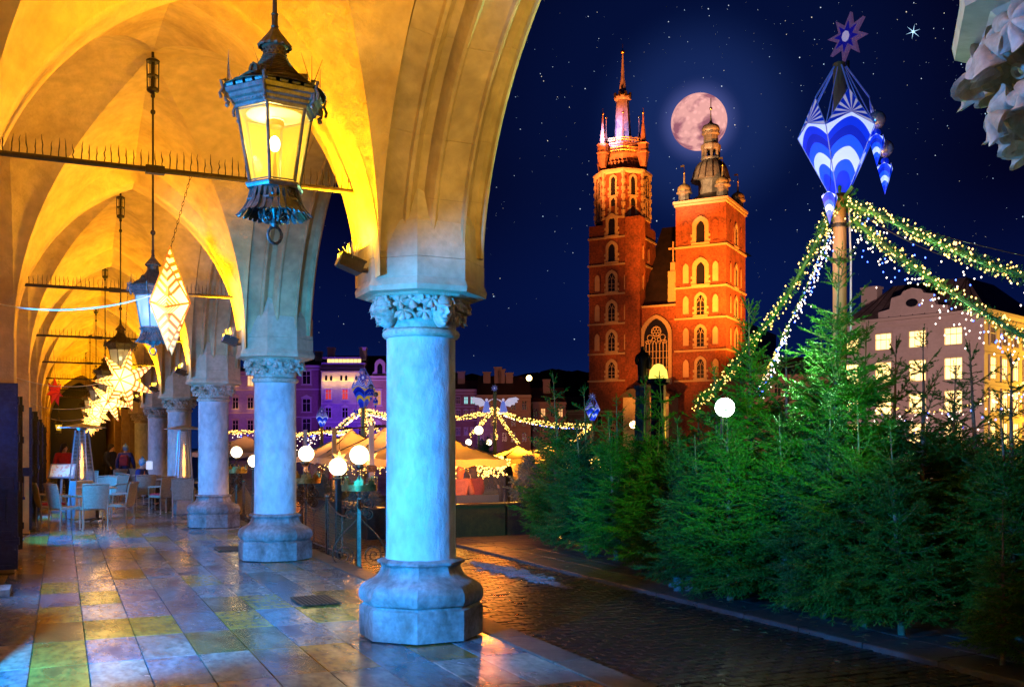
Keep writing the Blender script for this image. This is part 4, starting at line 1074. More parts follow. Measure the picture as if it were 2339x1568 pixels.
def curtain(label, a, c, z0, z1):
    b = MB(); n = 24; vs = []
    a, c = Vector(a), Vector(c); d = (c-a); nn = Vector((-d.y, d.x, 0)).normalized()
    for i in range(n+1):
        p = a.lerp(c, i/n)+nn*(.02*sin(i*1.9)); vs += [(p.x, p.y, z0), (p.x, p.y, z1)]
    b.add(vs, [(2*i, 2*i+2, 2*i+3, 2*i+1) for i in range(n)]); tag(b.build('clear_curtain', M_plastic), label, 'curtain', 'clear plastic curtains of the market tents')
curtain('clear plastic curtain hanging below the amber canopy towards the dark paving', (5.7, 17.66, 0), (7.94, 17.66, 0), .3, 1.3)
curtain('clear plastic curtain on the fir tree side of the amber canopy', (7.94, 17.66, 0), (7.94, 20.3, 0), .3, 1.3)
curtain('clear plastic curtain under the cream parasols behind the gate lamps', (5.66, 20.5, 0), (5.66, 26.1, 0), .3, 1.25)
def planter(label, c, d, rz=0):
    t = thing('planter', label, 'planter', c, rz, 'black planters round the market seats')
    b = MB(); b.box((0, 0, d[2]/2), d); b.build('box', M_iron, t, world=False, flat=True)
    b = MB(); b.box((0, 0, d[2]+.01), (d[0]+.03, d[1]+.03, .03)); b.build('rim', M_iron, t, world=False, flat=True)
for i, (x, l) in enumerate(((6.0, 'planter hidden partly by the big column, below the amber canopy'), (7.15, 'long black planter below the seated pair'), (8.3, 'black planter holding the small blue fir'))):
    planter(l, (x, 17.35, GZ), (1.1, .42, .62))
for i, y in enumerate((18.4, 20.0, 21.6, 23.2, 24.8)):
    planter(('first', 'second', 'third', 'fourth', 'fifth')[i]+' black planter along the parasol masts, counted from the big column', (5.35, y, GZ), (.42, 1.45, .55))
person('seated person with long bright orange hair under the amber canopy', (7.19, 18.2, GZ+.14), radians(150), 'sit', (.5, .12, .05), (.05, .05, .05), (.75, .16, .02), .92)
person('seated person in a dark red coat with short dark hair under the amber canopy', (7.50, 18.25, GZ+.12), radians(190), 'sit', (.22, .015, .02), (.05, .02, .02), (.05, .025, .02), .95)
person('standing dark figure inside the amber canopy tent', (7.75, 19.2, GZ), radians(180), 'stand', (.04, .04, .08), (.03, .03, .04), (.03, .02, .02), .85)
for i, (u, Z, l) in enumerate(((1150, 24, 'dark coated person standing at the edge of the small glowing parasol'), (1172, 26, 'person in brown under the small glowing parasol'), (1192, 25, 'person with pale jacket under the small glowing parasol near the firs'), (760, 27, 'person in red behind the curtains of the cream parasols'), (722, 29, 'person in orange behind the curtains, beside the second column'))):
    person(l, XZ(u, Z, GZ), radians(30*i), 'stand', ((.03, .03, .03), (.12, .06, .03), (.4, .35, .3), (.45, .04, .02), (.6, .15, .04))[i], (.03, .03, .03), (.04, .02, .02), .86)
b = MB(); b.box((7.45, 17.95, .45), (.9, .10, .45)); b.box((6.4, 17.95, .45), (.6, .10, .45)); tag(b.build('bench_back', mat('dark_sofa', (.03, .035, .06), .6)), 'dark sofa back behind which the pair under the amber canopy sit', 'sofa')
for loc, e, c in (((7.3, 16.95, 1.25), 130, (1, .24, .02)), ((5.2, 17.6, 1.3), 60, (1, .3, .03)), ((7.2, 19.3, 1.5), 260, (1, .42, .05)), ((6.7, 21.9, 1.3), 110, (1, .38, .06)), ((6.7, 24.8, 1.3), 110, (1, .38, .06)), (tuple(XZ(1182, 25.5, 1.25)), 200, (1, .48, .06)), (tuple(XZ(1262, 27.5, 1.3)), 160, (1, .55, .10)), (tuple(XZ(560, 32, 1.3)), 30, (1, .4, .15))):  # first lamp is added outside the canopy to throw orange on the paving
    lamp('stall_light', 'POINT', loc, e, c, size=.12)
def bulbs(name, pts, m, parent, r=.011, world=True, **kw):
    b = MB(); base = [(1, 0, 0), (-1, 0, 0), (0, 1, 0), (0, -1, 0), (0, 0, 1), (0, 0, -1)]; f8 = [(4, 0, 2), (4, 2, 1), (4, 1, 3), (4, 3, 0), (5, 2, 0), (5, 1, 2), (5, 3, 1), (5, 0, 3)]
    for p in pts: b.add([(p[0]+q[0]*r, p[1]+q[1]*r, p[2]+q[2]*r) for q in base], f8)
    return b.build(name, m, parent, world=world, flat=True, kind='stuff', **kw)
rr = random.Random(5)
def cluster(lab, x0, x1, y0, y1, z0, z1, n, r=.02, m=None):
    o = bulbs('string_lights', [(rr.uniform(x0, x1), rr.uniform(y0, y1), z0+(z1-z0)*rr.random()**.6) for _ in range(n)], m or M_bulbw, None, r); tag(o, lab, 'string lights', None, 'stuff')
cluster('mass of warm string lights under the amber canopy', 7.25, 8.95, 19.6, 20.2, .92, 1.42, 560, .024)
cluster('warm string lights under the small glowing parasol', XZ(1160, 25.5).x, XZ(1240, 26.5).x, 19.8, 20.6, 1.0, 1.32, 160, .02)
cluster('warm string lights behind the curtains of the cream parasols', 5.9, 7.6, 21, 26, .9, 1.3, 220, .012)
for i, (u, v, Z) in enumerate(((775, 1047, 20.6), (846, 1046, 19.6))):
    p = P(u, v, Z); t = thing('star_lantern', ('small glowing star hanging under the cream parasols, left of the ornate lamp globe', 'small glowing star hanging beside the shaft of the big column')[i], 'star lantern', p, radians(-20), 'small stars in the market'); link('paper_star', SM, t, scale=.45)
    b = MB(); b.tube([(0, 0, .15), (0, 0, .5)], .004, 4); b.build('cord', M_iron, t, world=False)
# three-armed street lamp beyond the canopy
p = XZ(1093, 45, GZ); t = thing('street_lamp', 'old three-globed street lamp rising above the amber canopy', 'street lamp', p)
b = MB(); b.tube([(0, 0, 0), (0, 0, 2.35)], [.09, .05], 8)
for s in (-1, 1): b.tube([(0, 0, 1.6), (s*.45, 0, 1.5), (s*.5, 0, 1.78)], .03, 6)
b.build('post', M_rust, t, world=False)
for x, z, r in ((0, 2.50, .20), (-.5, 1.95, .14), (.5, 1.95, .14)):
    b = MB(); b.sphere((x, 0, z), r, 14, 10); b.build('globe', M_globe, t, world=False)
# ================================================================== GROUND OF THE SQUARE
b = MB(); b.box((0, 700, GZ-.34), (5200, 4200, .4)); 
tag(b.build('ground', M_ground, flat=True), None, None, None, 'structure')
gr = bpy.data.objects.new('paving', None); COL.objects.link(gr); gr['kind'] = 'structure'
b = MB(); b.box((8.2, 16, GZ-.075), (9.1, 36, .10)); sub = b.build('paving_bed', mat('paving_joint', (.012, .012, .013), .55), gr, flat=True)
cob_me = []
for i in range(5):
    b = MB(); r = random.Random(i); b.cbox((0, 0, -.03), (.188, .088, .07), .007)
    b.v = [(x+r.uniform(-.002, .002), y+r.uniform(-.002, .002), z+(r.uniform(-.003, .002) if z > 0 else 0)) for x, y, z in b.v]; cob_me.append(b.mesh('cobble', M_cobble, flat=True))
cands = []
for i in range(0, 42):
    for j in range(0, 200):
        x = 3.76+.2*i+(.1 if j % 2 else 0); y = 2.2+.098*j
        if x > 11.5: continue
        Z = .4159*x+.9094*y
        if Z < 1: continue
        u = 140+2474*x/Z; v = HZ+(EYE-GZ)*FOC/Z
        if u > 2420 or v > 1640: continue
        hid = (815 < u < 1095 and v < 1440)
        cands.append((hid or x > 7.2, Z, x, y))
cands.sort(); far = MB()
for k, (hid, Z, x, y) in enumerate(cands):
    dz = R_.uniform(-.006, .004)
    if k < 290: link('cobble', cob_me[k % 5], gr, (x, y, GZ-.008+dz), (R_.uniform(-.02, .02), R_.uniform(-.02, .02), R_.uniform(-.015, .015)))
    else: far.cbox((x, y, GZ-.038+dz), (.188, .088, .07), .007, None)
far.build('far_cobble', M_cobble, gr, kind='stuff', flat=True)
# pale slab walk at the feet of the firs
wk = bpy.data.objects.new('path', None); COL.objects.link(wk); wk['kind'] = 'structure'
b = MB(); b.box((7.4, 11, GZ+.0), (2.1, 19, .03)); b.build('path_bed', M_grout, wk, flat=True)
sm_ = None
for i in range(5):
    for j in range(44):
        x = 6.55+.42*i; y = 3.0+.36*j
        if sm_ is None: bb = MB(); bb.cbox((0, 0, 0), (.405, .345, .05), .006); sm_ = bb.mesh('slab', M_slab, flat=True)
        link('slab', sm_, wk, (x, y, GZ+.006+R_.uniform(-.003, .003)))
b = MB(); 
for j in range(24): b.cbox((6.27, 2.8+.8*j, GZ-.01), (.12, .79, .10), .01)
b.build('kerb_stone', M_slab, wk, kind='stuff')
# streak of trodden snow
r = random.Random(4); b = MB()
a_, c_ = P(1083, 1283, 1.7*FOC/261), P(1300, 1342, 1.7*FOC/320); a_.z = c_.z = GZ
for i in range(420):
    q = r.random(); p = a_.lerp(c_, q); wdt = .05+.28*sin(pi*min(1, q*1.1))**1.2; d = (c_-a_).normalized(); nn = Vector((-d.y, d.x, 0))
    p = p+nn*r.gauss(0, wdt*.45); s = r.uniform(.015, .05)
    b.sphere((p.x, p.y, GZ+.004), s, 6, 4, (r.uniform(.7, 1.5), r.uniform(.7, 1.5), r.uniform(.2, .45)))
tag(b.build('snow', mat('trodden_snow', (.30, .27, .30), .8, var=.3, scale=12, col2=(.15, .13, .15))), 'streak of trodden snow lying on the wet paving', 'snow', None, 'stuff')

r = random.Random(31); b = MB()     # fallen twigs and scraps by the kerb of the firs
for i in range(240):
    x, y = 6.25+r.gauss(0, .55), r.uniform(5, 17); a = r.uniform(0, 6.28); l = r.uniform(.02, .09); z = GZ+.035 if x > 6.3 else GZ+.012
    b.tube([(x, y, z), (x+l*.5*cos(a), y+l*.5*sin(a), z+.006), (x+l*cos(a+.3), y+l*sin(a+.3), z)], [.003, .004, .002], 4)
tag(b.build('fallen_twigs', mat('fallen_twig', (.06, .10, .03), .7, var=.3, scale=9, col2=(.14, .10, .05))), 'fallen fir twigs scattered along the slab edge', 'twigs', None, 'stuff')
# ================================================================== FIR TREES
def fir_meshes(seed, H, Wd, dens=1.0, top_bare=.16, mats=None):
    """numpy spruce: trunk, whorled branches, side shoots and every needle; returns (trunk mesh, crown mesh)"""
    r = np.random.RandomState(seed); rr_ = random.Random(seed); sh_p = []; sh_d = []; sh_l = []; br = MB()
    lean = Vector((rr_.uniform(-.02, .02), rr_.uniform(-.02, .02), 1))
    z = .12*H
    def shoot(p, d, l): sh_p.append(tuple(p)); sh_d.append(tuple(d.normalized())); sh_l.append(l)
    while z < H*.985:
        q = z/H; L = Wd*((1-q)**(.62+.9*max(0, q-.45)))*(.62+.38*min(1, q*5)); nb = int((5 if q > .8 else 7)*dens)+rr_.randrange(2)
        if q > 1-top_bare: L = max(.05, Wd*.34*((1-q)/top_bare)**.8+.05); nb = rr_.choice([2, 3, 4])
        a0 = rr_.uniform(0, 6.28); L *= rr_.uniform(.72, 1.12)
        for i in range(nb):
            a = a0+2*pi*i/nb+rr_.uniform(-.3, .3); l = L*rr_.uniform(.55, 1.2); el = -.10+.8*q+rr_.uniform(-.42, .42)+(.35 if q > .86 else 0)
            d0 = Vector((cos(a)*cos(el), sin(a)*cos(el), sin(el))); p = Vector((lean.x*z, lean.y*z, z+rr_.uniform(-.03, .03))); side = Vector((-sin(a), cos(a), 0))
            n = max(2, int(l/.06)); pts = [p.copy()]; dd = d0.copy()
            for k in range(n):
                t = (k+1)/n; dd = (dd+Vector((0, 0, .045 if t > .5 else -.035))+side*rr_.uniform(-.04, .04)).normalized(); p = p+dd*(l/n); pts.append(p.copy())
                if t > .22 or l < .35:
                    for sgn in (-1, 1):
                        sl = (.07+.36*l*(1-t)**.8*(.5+.5*min(1, t*3)))*rr_.uniform(.7, 1.15)
                        sd = (dd*.72+side*sgn*.75+Vector((0, 0, rr_.uniform(-.55, .30)))).normalized()
                        if sl > .17:
                            m = int(sl/.065); pp = p.copy(); s2 = side*sgn
                            for j in range(m):
                                q2 = pp.copy(); pp = pp+sd*(sl/m); sd = (sd+Vector((0, 0, rr_.uniform(-.09, .03)))).normalized()
                                shoot(q2, sd, sl/m*1.15)
                                if j > 0:
                                    for s3 in (-1, 1):
                                        s_ = sd.cross(Vector((0, 0, 1))).normalized()*s3; shoot(pp, sd*.7+s_*.7+Vector((0, 0, rr_.uniform(-.3, .1))), .055+.05*(1-j/m)*rr_.random())
                            shoot(pp, sd, .08)
                        else: shoot(p, sd, sl)
            shoot(p, dd, .09)
            for a1, b1 in zip(pts[:-1], pts[1:]): shoot(a1, (b1-a1), (b1-a1).length*1.05)
            br.tube(pts, [max(.0022, .010*(l/.8)*(1-k/len(pts))+.002) for k in range(len(pts))], 4, cap=False)
        z += (.062 if q < .75 else .07)*H/2.4*rr_.uniform(.85, 1.2)/max(.7, dens)
        if q > 1-top_bare: z += .12
    tipz = H*1.02; shoot(Vector((lean.x*H*.96, lean.y*H*.96, H*.94)), Vector((0, 0, 1)), H*.07)
    tr = MB(); m = 14; R0 = .018+.010*H
    tr.tube([(lean.x*H*i/m+rr_.uniform(-.004, .004), lean.y*H*i/m, H*i/m) for i in range(m+1)], [max(.005, R0*(1-i/m)**.8) for i in range(m+1)], 9)
    trunk = tr.mesh('trunk', M_bark, 60)
    # needles
    Pp = np.array(sh_p); D = np.array(sh_d); Ls = np.array(sh_l); per = 420.0
    cnt = np.maximum(8, (Ls*per*.9).astype(int)); idx = np.repeat(np.arange(len(Ls)), cnt); n = len(idx)
    s = r.rand(n); ang = r.rand(n)*2*np.pi; up = np.tile(np.array([0, 0, 1.0]), (n, 1)); d = D[idx]
    par = np.abs(d[:, 2]) > .95; up[par] = (1, 0, 0)
    a = np.cross(d, up); a /= np.linalg.norm(a, axis=1)[:, None]; c = np.cross(a, d)
    rad = a*np.cos(ang)[:, None]+c*(np.sin(ang)*.75+.18)[:, None]; rad /= np.linalg.norm(rad, axis=1)[:, None]
    base = Pp[idx]+d*(Ls[idx]*s)[:, None]; nl = (.019+.012*r.rand(n))*(1-.25*s); nd = d*.72+rad*.78; nd /= np.linalg.norm(nd, axis=1)[:, None]
    wv = np.cross(nd, rad); wv /= (np.linalg.norm(wv, axis=1)[:, None]+1e-9); wv *= (.0026+.0014*r.rand(n))[:, None]
    V = np.empty((n, 3, 3)); V[:, 0] = base-wv; V[:, 1] = base+wv; V[:, 2] = base+nd*nl[:, None]
    V = V.reshape(-1, 3)
    bv = np.array(br.v); bf = br.f; nv = len(V)
    me = bpy.data.meshes.new('crown'); me.vertices.add(nv+len(bv)); me.vertices.foreach_set('co', np.concatenate([V, bv]).ravel())
    loops = np.concatenate([np.arange(nv), np.array([i+nv for f in bf for i in f])]); st = np.concatenate([np.arange(0, nv, 3), nv+np.arange(0, 4*len(bf), 4)])
    me.loops.add(len(loops)); me.loops.foreach_set('vertex_index', loops.astype(np.int32))
    me.polygons.add(len(st)); me.polygons.foreach_set('loop_start', st.astype(np.int32)); 
    me.materials.append(mats or M_needle); me.materials.append(M_twig)
    me.polygons.foreach_set('material_index', np.concatenate([np.zeros(n), np.ones(len(bf))]).astype(np.int32))
    me.update(calc_edges=True); me.validate()
    return trunk, me, n
FIRS = [fir_meshes(1, 2.4, .84, 1, .20), fir_meshes(2, 2.4, .92, 1, .24), fir_meshes(3, 2.4, .78, .9, .42), fir_meshes(5, 3.3, 1.05, 1.0, .20)]
print('needles', [f[2] for f in FIRS])
def fir(label, loc, var, s, rz, sxy=1.0, group='fir trees of the hedge'):
    t = thing('fir_tree', label, 'fir tree', loc, rz, group); t.scale = (s*sxy, s*sxy, s); t.rotation_euler = (R_.uniform(-.07, .07), R_.uniform(-.07, .07), rz)
    link('trunk', FIRS[var][0], t); c = link('crown', FIRS[var][1], t); return t
fr = [  # u, Z, height, variant, label
 (1262, 17.4, 2.15, 0, 'small fir at the square end of the hedge, next to the glowing parasol', 1.05),
 (1338, 15.9, 2.05, 1, 'fir with a bare lower trunk standing on the slab edge near the square end', 1.05),
 (1408, 14.7, 2.10, 0, 'fir with bushy foliage next to the one with the bare lower trunk', 1.05),
 (1490, 13.5, 2.0, 1, 'dark fir between the bare trunked fir and the floodlight', 1.05),
 (1560, 12.6, 1.95, 0, 'bright green fir just left of the white floodlight', 1.0),
 (1600, 11.3, 1.75, 1, 'low fir whose trunk meets the slabs beside the pallet boards, below the floodlight', 1.05),
 (1668, 10.8, 2.02, 0, 'bushy teal lit fir straight below the floodlight', 1.1),
 (1795, 10.3, 1.95, 1, 'fir with a pale bare leader, between floodlight and decorated pole', 1.1),
 (1880, 9.7, 2.15, 3, 'wide fir standing in front of the decorated pole', 1.12),
 (1975, 9.2, 2.0, 1, 'bushy fir hiding the foot of the palace corner', 1.05),
 (2060, 8.8, 1.80, 0, 'low fir with hanging boughs at the dark gap of the hedge', 1.05),
 (2330, 8.6, 1.95, 1, 'fir cut by the picture edge, leader against the yellow facade', 1.0),
 (2290, 7.6, 1.2, 2, 'small dark fir at the bottom corner with a few lit twigs', 1.0),
]
for i, (u, Z, h, va, lab, sxy) in enumerate(fr):
    H0 = 3.3 if va == 3 else 2.4; fir(lab, XZ(u, Z, GZ), va, (h-GZ)/H0, R_.uniform(0, 6.28), sxy)
bk = [(1290, 18.2, 850, 2), (1347, 17.0, 880, 2), (1412, 16.3, 905, 2), (1468, 15.2, 858, 2), (1537, 14.6, 852, 2), (1590, 13.6, 900, 2), (1657, 12.8, 835, 2), (1722, 12.2, 690, 3), (1800, 12.0, 748, 2), (1898, 10.6, 585, 3), (1850, 11.4, 780, 3), (1962, 10.4, 735, 2), (2030, 10.9, 770, 2), (2108, 10.2, 748, 2), (2165, 10.6, 835, 2), (2246, 9.9, 775, 2), (2312, 9.6, 800, 2), (2380, 9.0, 800, 2), (2205, 11.0, 900, 0), (2290, 10.4, 930, 1), (2360, 9.8, 900, 0)]
bl = ['tall leader fir behind the hedge beside the glowing parasol', 'second leader standing behind the square end of the hedge', 'low topped fir behind, below the church foot', 'fir behind, its spiky top crossing the church porch lamp', 'fir behind, its top crossing the monument dome', 'fir directly behind the left rays of the floodlight', 'fir behind the floodlight',
      'tall fir whose thin leader crosses the garland near the church tower', 'fir behind between thin leader and decorated pole', 'tallest fir, climbing the decorated pole to the garlands', 'dense dark fir just left of the decorated pole', 'fir right behind the decorated pole', 'bare topped fir before the left lit windows of the palace', 'fir with a knobbly leader before the palace windows', 'bushy fan shaped fir before the palace ground floor', 'fir whose open leader stands against the palace corner', 'fir with a pale trunk before the yellow side of the palace', 'fir beyond the picture edge by the yellow facade', 'fir in the second row at the dark gap', 'round fir in the second row below the yellow facade', 'second row fir at the picture edge']
for (u, Z, vt, va), lab in zip(bk, bl):
    h = EYE+(HZ-vt)*Z/FOC-GZ; H0 = 3.3 if va == 3 else 2.4; s = h/H0; fir(lab, XZ(u, Z, GZ), va, s, R_.uniform(0, 6.28), min(1.25, 1.0/max(.8, s)**.3))
FIRB = fir_meshes(9, 1.0, .42, 1.0, .18, M_needleb)
t = thing('fir_tree', 'small blue fir growing in the black planter', 'fir tree', (8.3, 17.35, GZ+.6)); link('trunk', FIRB[0], t); link('crown', FIRB[1], t)
for u, Z, lab in ((505, 25, 'small lamplit fir between the second and third columns'), (640, 20, 'low green shrub fir behind the fence'), (1105, 40, 'tiny fir top behind the amber canopy')):
    t = thing('fir_tree', lab, 'fir tree', XZ(u, Z, GZ), 0, 'small firs in the market'); link('trunk', FIRB[0], t); link('crown', FIRB[1], t); s = 1.7 if u == 505 else (.9 if u == 640 else 2.1); t.scale = (s,)*3
for i, (x, y) in enumerate(((5.35, 18.2), (5.35, 20.2), (5.35, 22.0), (5.35, 23.6))):
    t = thing('fir_tree', 'low fir cutting in the '+('first', 'second', 'third', 'fourth')[i]+' planter along the masts', 'fir tree', (x, y, GZ+.54), i, 'small firs in the market'); link('trunk', FIRB[0], t); link('crown', FIRB[1], t); t.scale = (.62,)*3
# pallet boards between the trunks
t = thing('pallet', 'weathered purplish pallet boards standing between the fir trunks', 'pallet', XZ(1645, 11.5, GZ+.02), radians(-25))
for i in range(9): b = MB(); b.box((-.5+.13*i, 0, .16), (.085, .02, .30+.03*(i % 3)), Matrix.Rotation(.03*(i % 3-1), 4, 'Y')); b.build('board', mat('pallet_wood', (.22, .17, .20), .85, var=.3, scale=8, col2=(.12, .09, .11), stretch=(1, 1, .2)), t, world=False, flat=True)
b = MB(); b.box((0, .03, .08), (1.2, .03, .05)); b.box((0, .03, .26), (1.2, .03, .05)); b.build('rail', MATS['pallet_wood'], t, world=False, flat=True)

# floodlight on a stand among the firs
p = P(1655, 930, 11.2); t = thing('work_floodlight', 'blazing white floodlight shining out above the firs', 'floodlight', p)
b = MB(); b.tube([(0, .05, -2.1), (0, .05, -.05)], .02, 8); b.build('stand', M_iron, t, world=False)
d = (Vector((0, 0, EYE))-p).normalized(); qn = Vector((0, 0, 1)).rotation_difference(d).to_matrix().to_4x4()
b = MB(); b.lathe([(.05, -.10), (.108, -.05), (.110, -.03)], 24, M=qn); b.build('housing', M_iron, t, world=False)
b = MB(); b.lathe([(0, .055), (.05, .05), (.085, .025), (.108, -.03)], 28, M=qn); b.build('lens', mat('white_hot', (1, 1, 1), .3, emit=(.85, 1, .92), es=30, sample=False), t, world=False)
lamp('work_light', 'SPOT', p+d*.16, 1500, (.45, 1.0, .45), aim=p+Vector((-.9, -3, 1.9)), size=.1, angle=104, blend=.5)
lamp('hedge_fill', 'SPOT', (3.75, 2.0, 3.1), 3900, (.18, 1.0, .14), aim=(7.3, 11.0, 1.9), size=.05, angle=32, blend=.9)  # unseen green spot added to light the firs from the arcade side
lamp('garland_glow', 'POINT', P(1880, 500, 10.6), 45, (1, .55, .15), size=.3)
lamp('garland_glow', 'POINT', P(2120, 600, 9.3), 16, (1, .6, .2), size=.3)
lamp('garland_glow', 'POINT', P(1790, 660, 11.4), 16, (1, .6, .2), size=.3)

# ================================================================== DECORATED POLE
PB = XZ(1917, 11.2, GZ); px, py = PB.x, PB.y
zz = lambda v, Z=11.2: EYE+(HZ-v)*Z/FOC
t = thing('decorated_pole', 'round wooden pole carrying the blue kite ornament', 'pole', PB)
b = MB(); r = random.Random(2); m = 16; b.tube([(r.uniform(-.008, .008), r.uniform(-.008, .008), (zz(145)-GZ)*i/m) for i in range(m+1)], [.088-.02*i/m for i in range(m+1)], 14); b.build('shaft', M_wood, t, world=False)
b = MB()
for v in (452, 520, 600): b.lathe([(.092, zz(v)-GZ), (.095, zz(v)-GZ+.02), (.092, zz(v)-GZ+.04)], 14)
b.build('band', M_iron, t, world=False)
b = MB(); b.tube([(.10, -.04, zz(470)-GZ), (.12, -.05, zz(600)-GZ), (.10, -.07, zz(760)-GZ)], .012, 5); b.build('cable', M_cord, t, world=False)
def kite_mat(nm, s0, es, gold=False):
    m = bpy.data.materials.new(nm); m.use_nodes = True; t = m.node_tree; L = t.links.new; b = t.nodes['Principled BSDF']
    uv = t.nodes.new('ShaderNodeUVMap'); sp = t.nodes.new('ShaderNodeSeparateXYZ'); L(uv.outputs[0], sp.inputs[0])
    def M(op, a, c=None):
        n = t.nodes.new('ShaderNodeMath'); n.operation = op
        for i, q in enumerate((a, c)):
            if q is None: continue
            if isinstance(q, (int, float)): n.inputs[i].default_value = q
            else: L(q, n.inputs[i])
        return n.outputs[0]
    u, v = sp.outputs[0], sp.outputs[1]                 # u -1..1 across a panel pair, v 0 bottom .. 1 top
    d = M('SQRT', M('ADD', M('MULTIPLY', M('MULTIPLY', u, u), .42), M('MULTIPLY', v, v)))
    r = t.nodes.new('ShaderNodeValToRGB'); r.color_ramp.interpolation = 'CONSTANT'; L(d, r.inputs[0]); e = r.color_ramp.elements
    B1, B2, B3, W = (.0, .02, .55, 1), (.005, .06, .75, 1), (.0, .01, .35, 1), ((.36, .46, .85, 1) if not gold else (.7, .45, .05, 1))
    seq = [(0, B1), (.30, B2), (.44, W), (.60, B2), (.74, B3), (.86, B1), (.97, W)]
    while len(e) < len(seq): e.new(.5)
    for i, (p_, c) in enumerate(seq): e[i].position = p_; e[i].color = c
    L(r.outputs[0], b.inputs['Base Color']); L(r.outputs[0], b.inputs['Emission Color']); b.inputs['Emission Strength'].default_value = es; b.inputs['Roughness'].default_value = .4
    return m
def fan_mat(nm, es):
    m = bpy.data.materials.new(nm); m.use_nodes = True; t = m.node_tree; L = t.links.new; b = t.nodes['Principled BSDF']
    uv = t.nodes.new('ShaderNodeUVMap'); sp = t.nodes.new('ShaderNodeSeparateXYZ'); L(uv.outputs[0], sp.inputs[0])
    n = t.nodes.new('ShaderNodeMath'); n.operation = 'ARCTAN2'; L(sp.outputs[1], n.inputs[0]); L(sp.outputs[0], n.inputs[1])
    n2 = t.nodes.new('ShaderNodeMath'); n2.operation = 'MULTIPLY'; n2.inputs[1].default_value = 18; L(n.outputs[0], n2.inputs[0])
    n3 = t.nodes.new('ShaderNodeMath'); n3.operation = 'SINE'; L(n2.outputs[0], n3.inputs[0]); n4 = t.nodes.new('ShaderNodeMath'); n4.operation = 'GREATER_THAN'; n4.inputs[1].default_value = .25; L(n3.outputs[0], n4.inputs[0])
    x = t.nodes.new('ShaderNodeMix'); x.data_type = 'RGBA'; L(n4.outputs[0], x.inputs[0]); x.inputs[6].default_value = (0, .02, .45, 1); x.inputs[7].default_value = (.45, .42, .62, 1)
    L(x.outputs[2], b.inputs['Base Color']); L(x.outputs[2], b.inputs['Emission Color']); b.inputs['Emission Strength'].default_value = es; return m
K1, K2 = kite_mat('kite_print', 1, 1.1), fan_mat('kite_fan', .6); K3 = kite_mat('kite_print_gold', 1, .3, True)
def uvmesh(name, polys, m):
    vs = []; fs = []; uvs = []
    for p in polys:
        o = len(vs); vs += [q[0] for q in p]; fs.append(tuple(range(o, o+len(p)))); uvs += [q[1] for q in p]
    me = bpy.data.meshes.new(name); me.from_pydata(vs, [], fs); me.materials.append(m); ul = me.uv_layers.new(name='UVMap')
    for i, q in enumerate(uvs): ul.data[i].uv = q
    me.update(); return me
def kite(label, loc, rz, s, group=None, balls=True, m=K1, n=5, near=True):
    """six-panelled hanging kite: inverted pyramid below, pleated fan crown, struts to the pole top; unit = 1 m tall body"""
    t = thing('kite_ornament', label, 'ornament', loc, rz, group); t.scale = (s,)*3
    R1, z1, R2, z2, zc, zt = .105, 0, .455, .74, .50, 1.45
    pt = lambda r_, a, z: Vector((r_*cos(a), r_*sin(a), z))
    for i in range(n):
        a0, a1 = 2*pi*i/n, 2*pi*(i+1)/n; am = (a0+a1)/2
        zm = .93 if i % 2 else .90
        A, B, C_, D = pt(R1, a0, z1), pt(R1, a1, z1), pt(R2, a1, z2-.06), pt(R2, a0, z2-.06)
        E = pt(R2*.92, am, zm-.13)
        me = uvmesh('panel', [[(A, (-.35, 0)), (B, (.35, 0)), (C_, (1, .92)), (E, (0, 1.02)), (D, (-1, .92))]], m); me.update(); link('panel', me, t)
        Tp = pt(R2*.70, am, zm+.17)
        me = uvmesh('fan', [[(D, (-1, 0)), (E, (0, -.04)), (Tp, (0, 1))], [(E, (0, -.04)), (C_, (1, 0)), (Tp, (0, 1))]], K2 if near else m); link('fan', me, t)
        b = MB(); b.tube([A, D], .006, 4); b.tube([D, Tp, C_], .006, 4); b.tube([Tp, pt(.07, am, zt)], .010, 4); b.tube([D, pt(.07, a0, zt-.02)], .006, 4); b.build('strut', mat('kite_frame', (.30, .36, .7), .4, emit=(.05, .1, .5), es=.3), t, world=False)
    if balls:
        for j, (x, y, z, k) in enumerate(((.32, -.28, .76, 1), (.47, -.12, .49, 1), (-.21, -.30, -.10, 0))):
            bb = Matrix.Rotation(-TH-rz, 3, 'Z') @ Vector((x, y, z))
            if k:
                b = MB(); b.sphere(bb, .095, 18, 12); b.build('bauble', mat('glitter', (.55, .45, .62), .25, metal=.6, var=.5, scale=40, col2=(.8, .75, .9)), t, world=False)
                b = MB(); b.sphere(bb-Vector((0, 0, .145)), .045, 12, 8); b.build('bead', mat('blue_bead', (0, .02, .5), .3, emit=(0, .02, .6), es=.3), t, world=False)
            P_ = []; rt, h = .105, .30; zt_ = bb.z-.22-(.0 if k else -.22)
            for i in range(4):
                a0, a1 = i*pi/2, (i+1)*pi/2; c0_ = bb.copy(); c0_.z = zt_
                A = Vector((bb.x, bb.y, zt_-h)); B = c0_+Vector((rt*cos(a0), rt*sin(a0), 0)); Cq = c0_+Vector((rt*cos(a1), rt*sin(a1), 0)); T_ = c0_+Vector((rt*.6*cos((a0+a1)/2), rt*.6*sin((a0+a1)/2), .05))
                P_.append([(A, (0, 0)), (B, (-1, .85)), (T_, (0, 1.0)), (Cq, (1, .85))])
            link('pendant', uvmesh('pendant', P_, m), t); b = MB(); b.tube([bb, bb+Vector((-bb.x*.2, -bb.y*.2, .28 if k else .7))], .004, 4); b.build('cord', M_iron, t, world=False)
    return t
kite('big blue and white kite ornament with fan crown and hanging baubles on the wooden pole', (px, py, zz(445)), -TH+.30, 1.0)
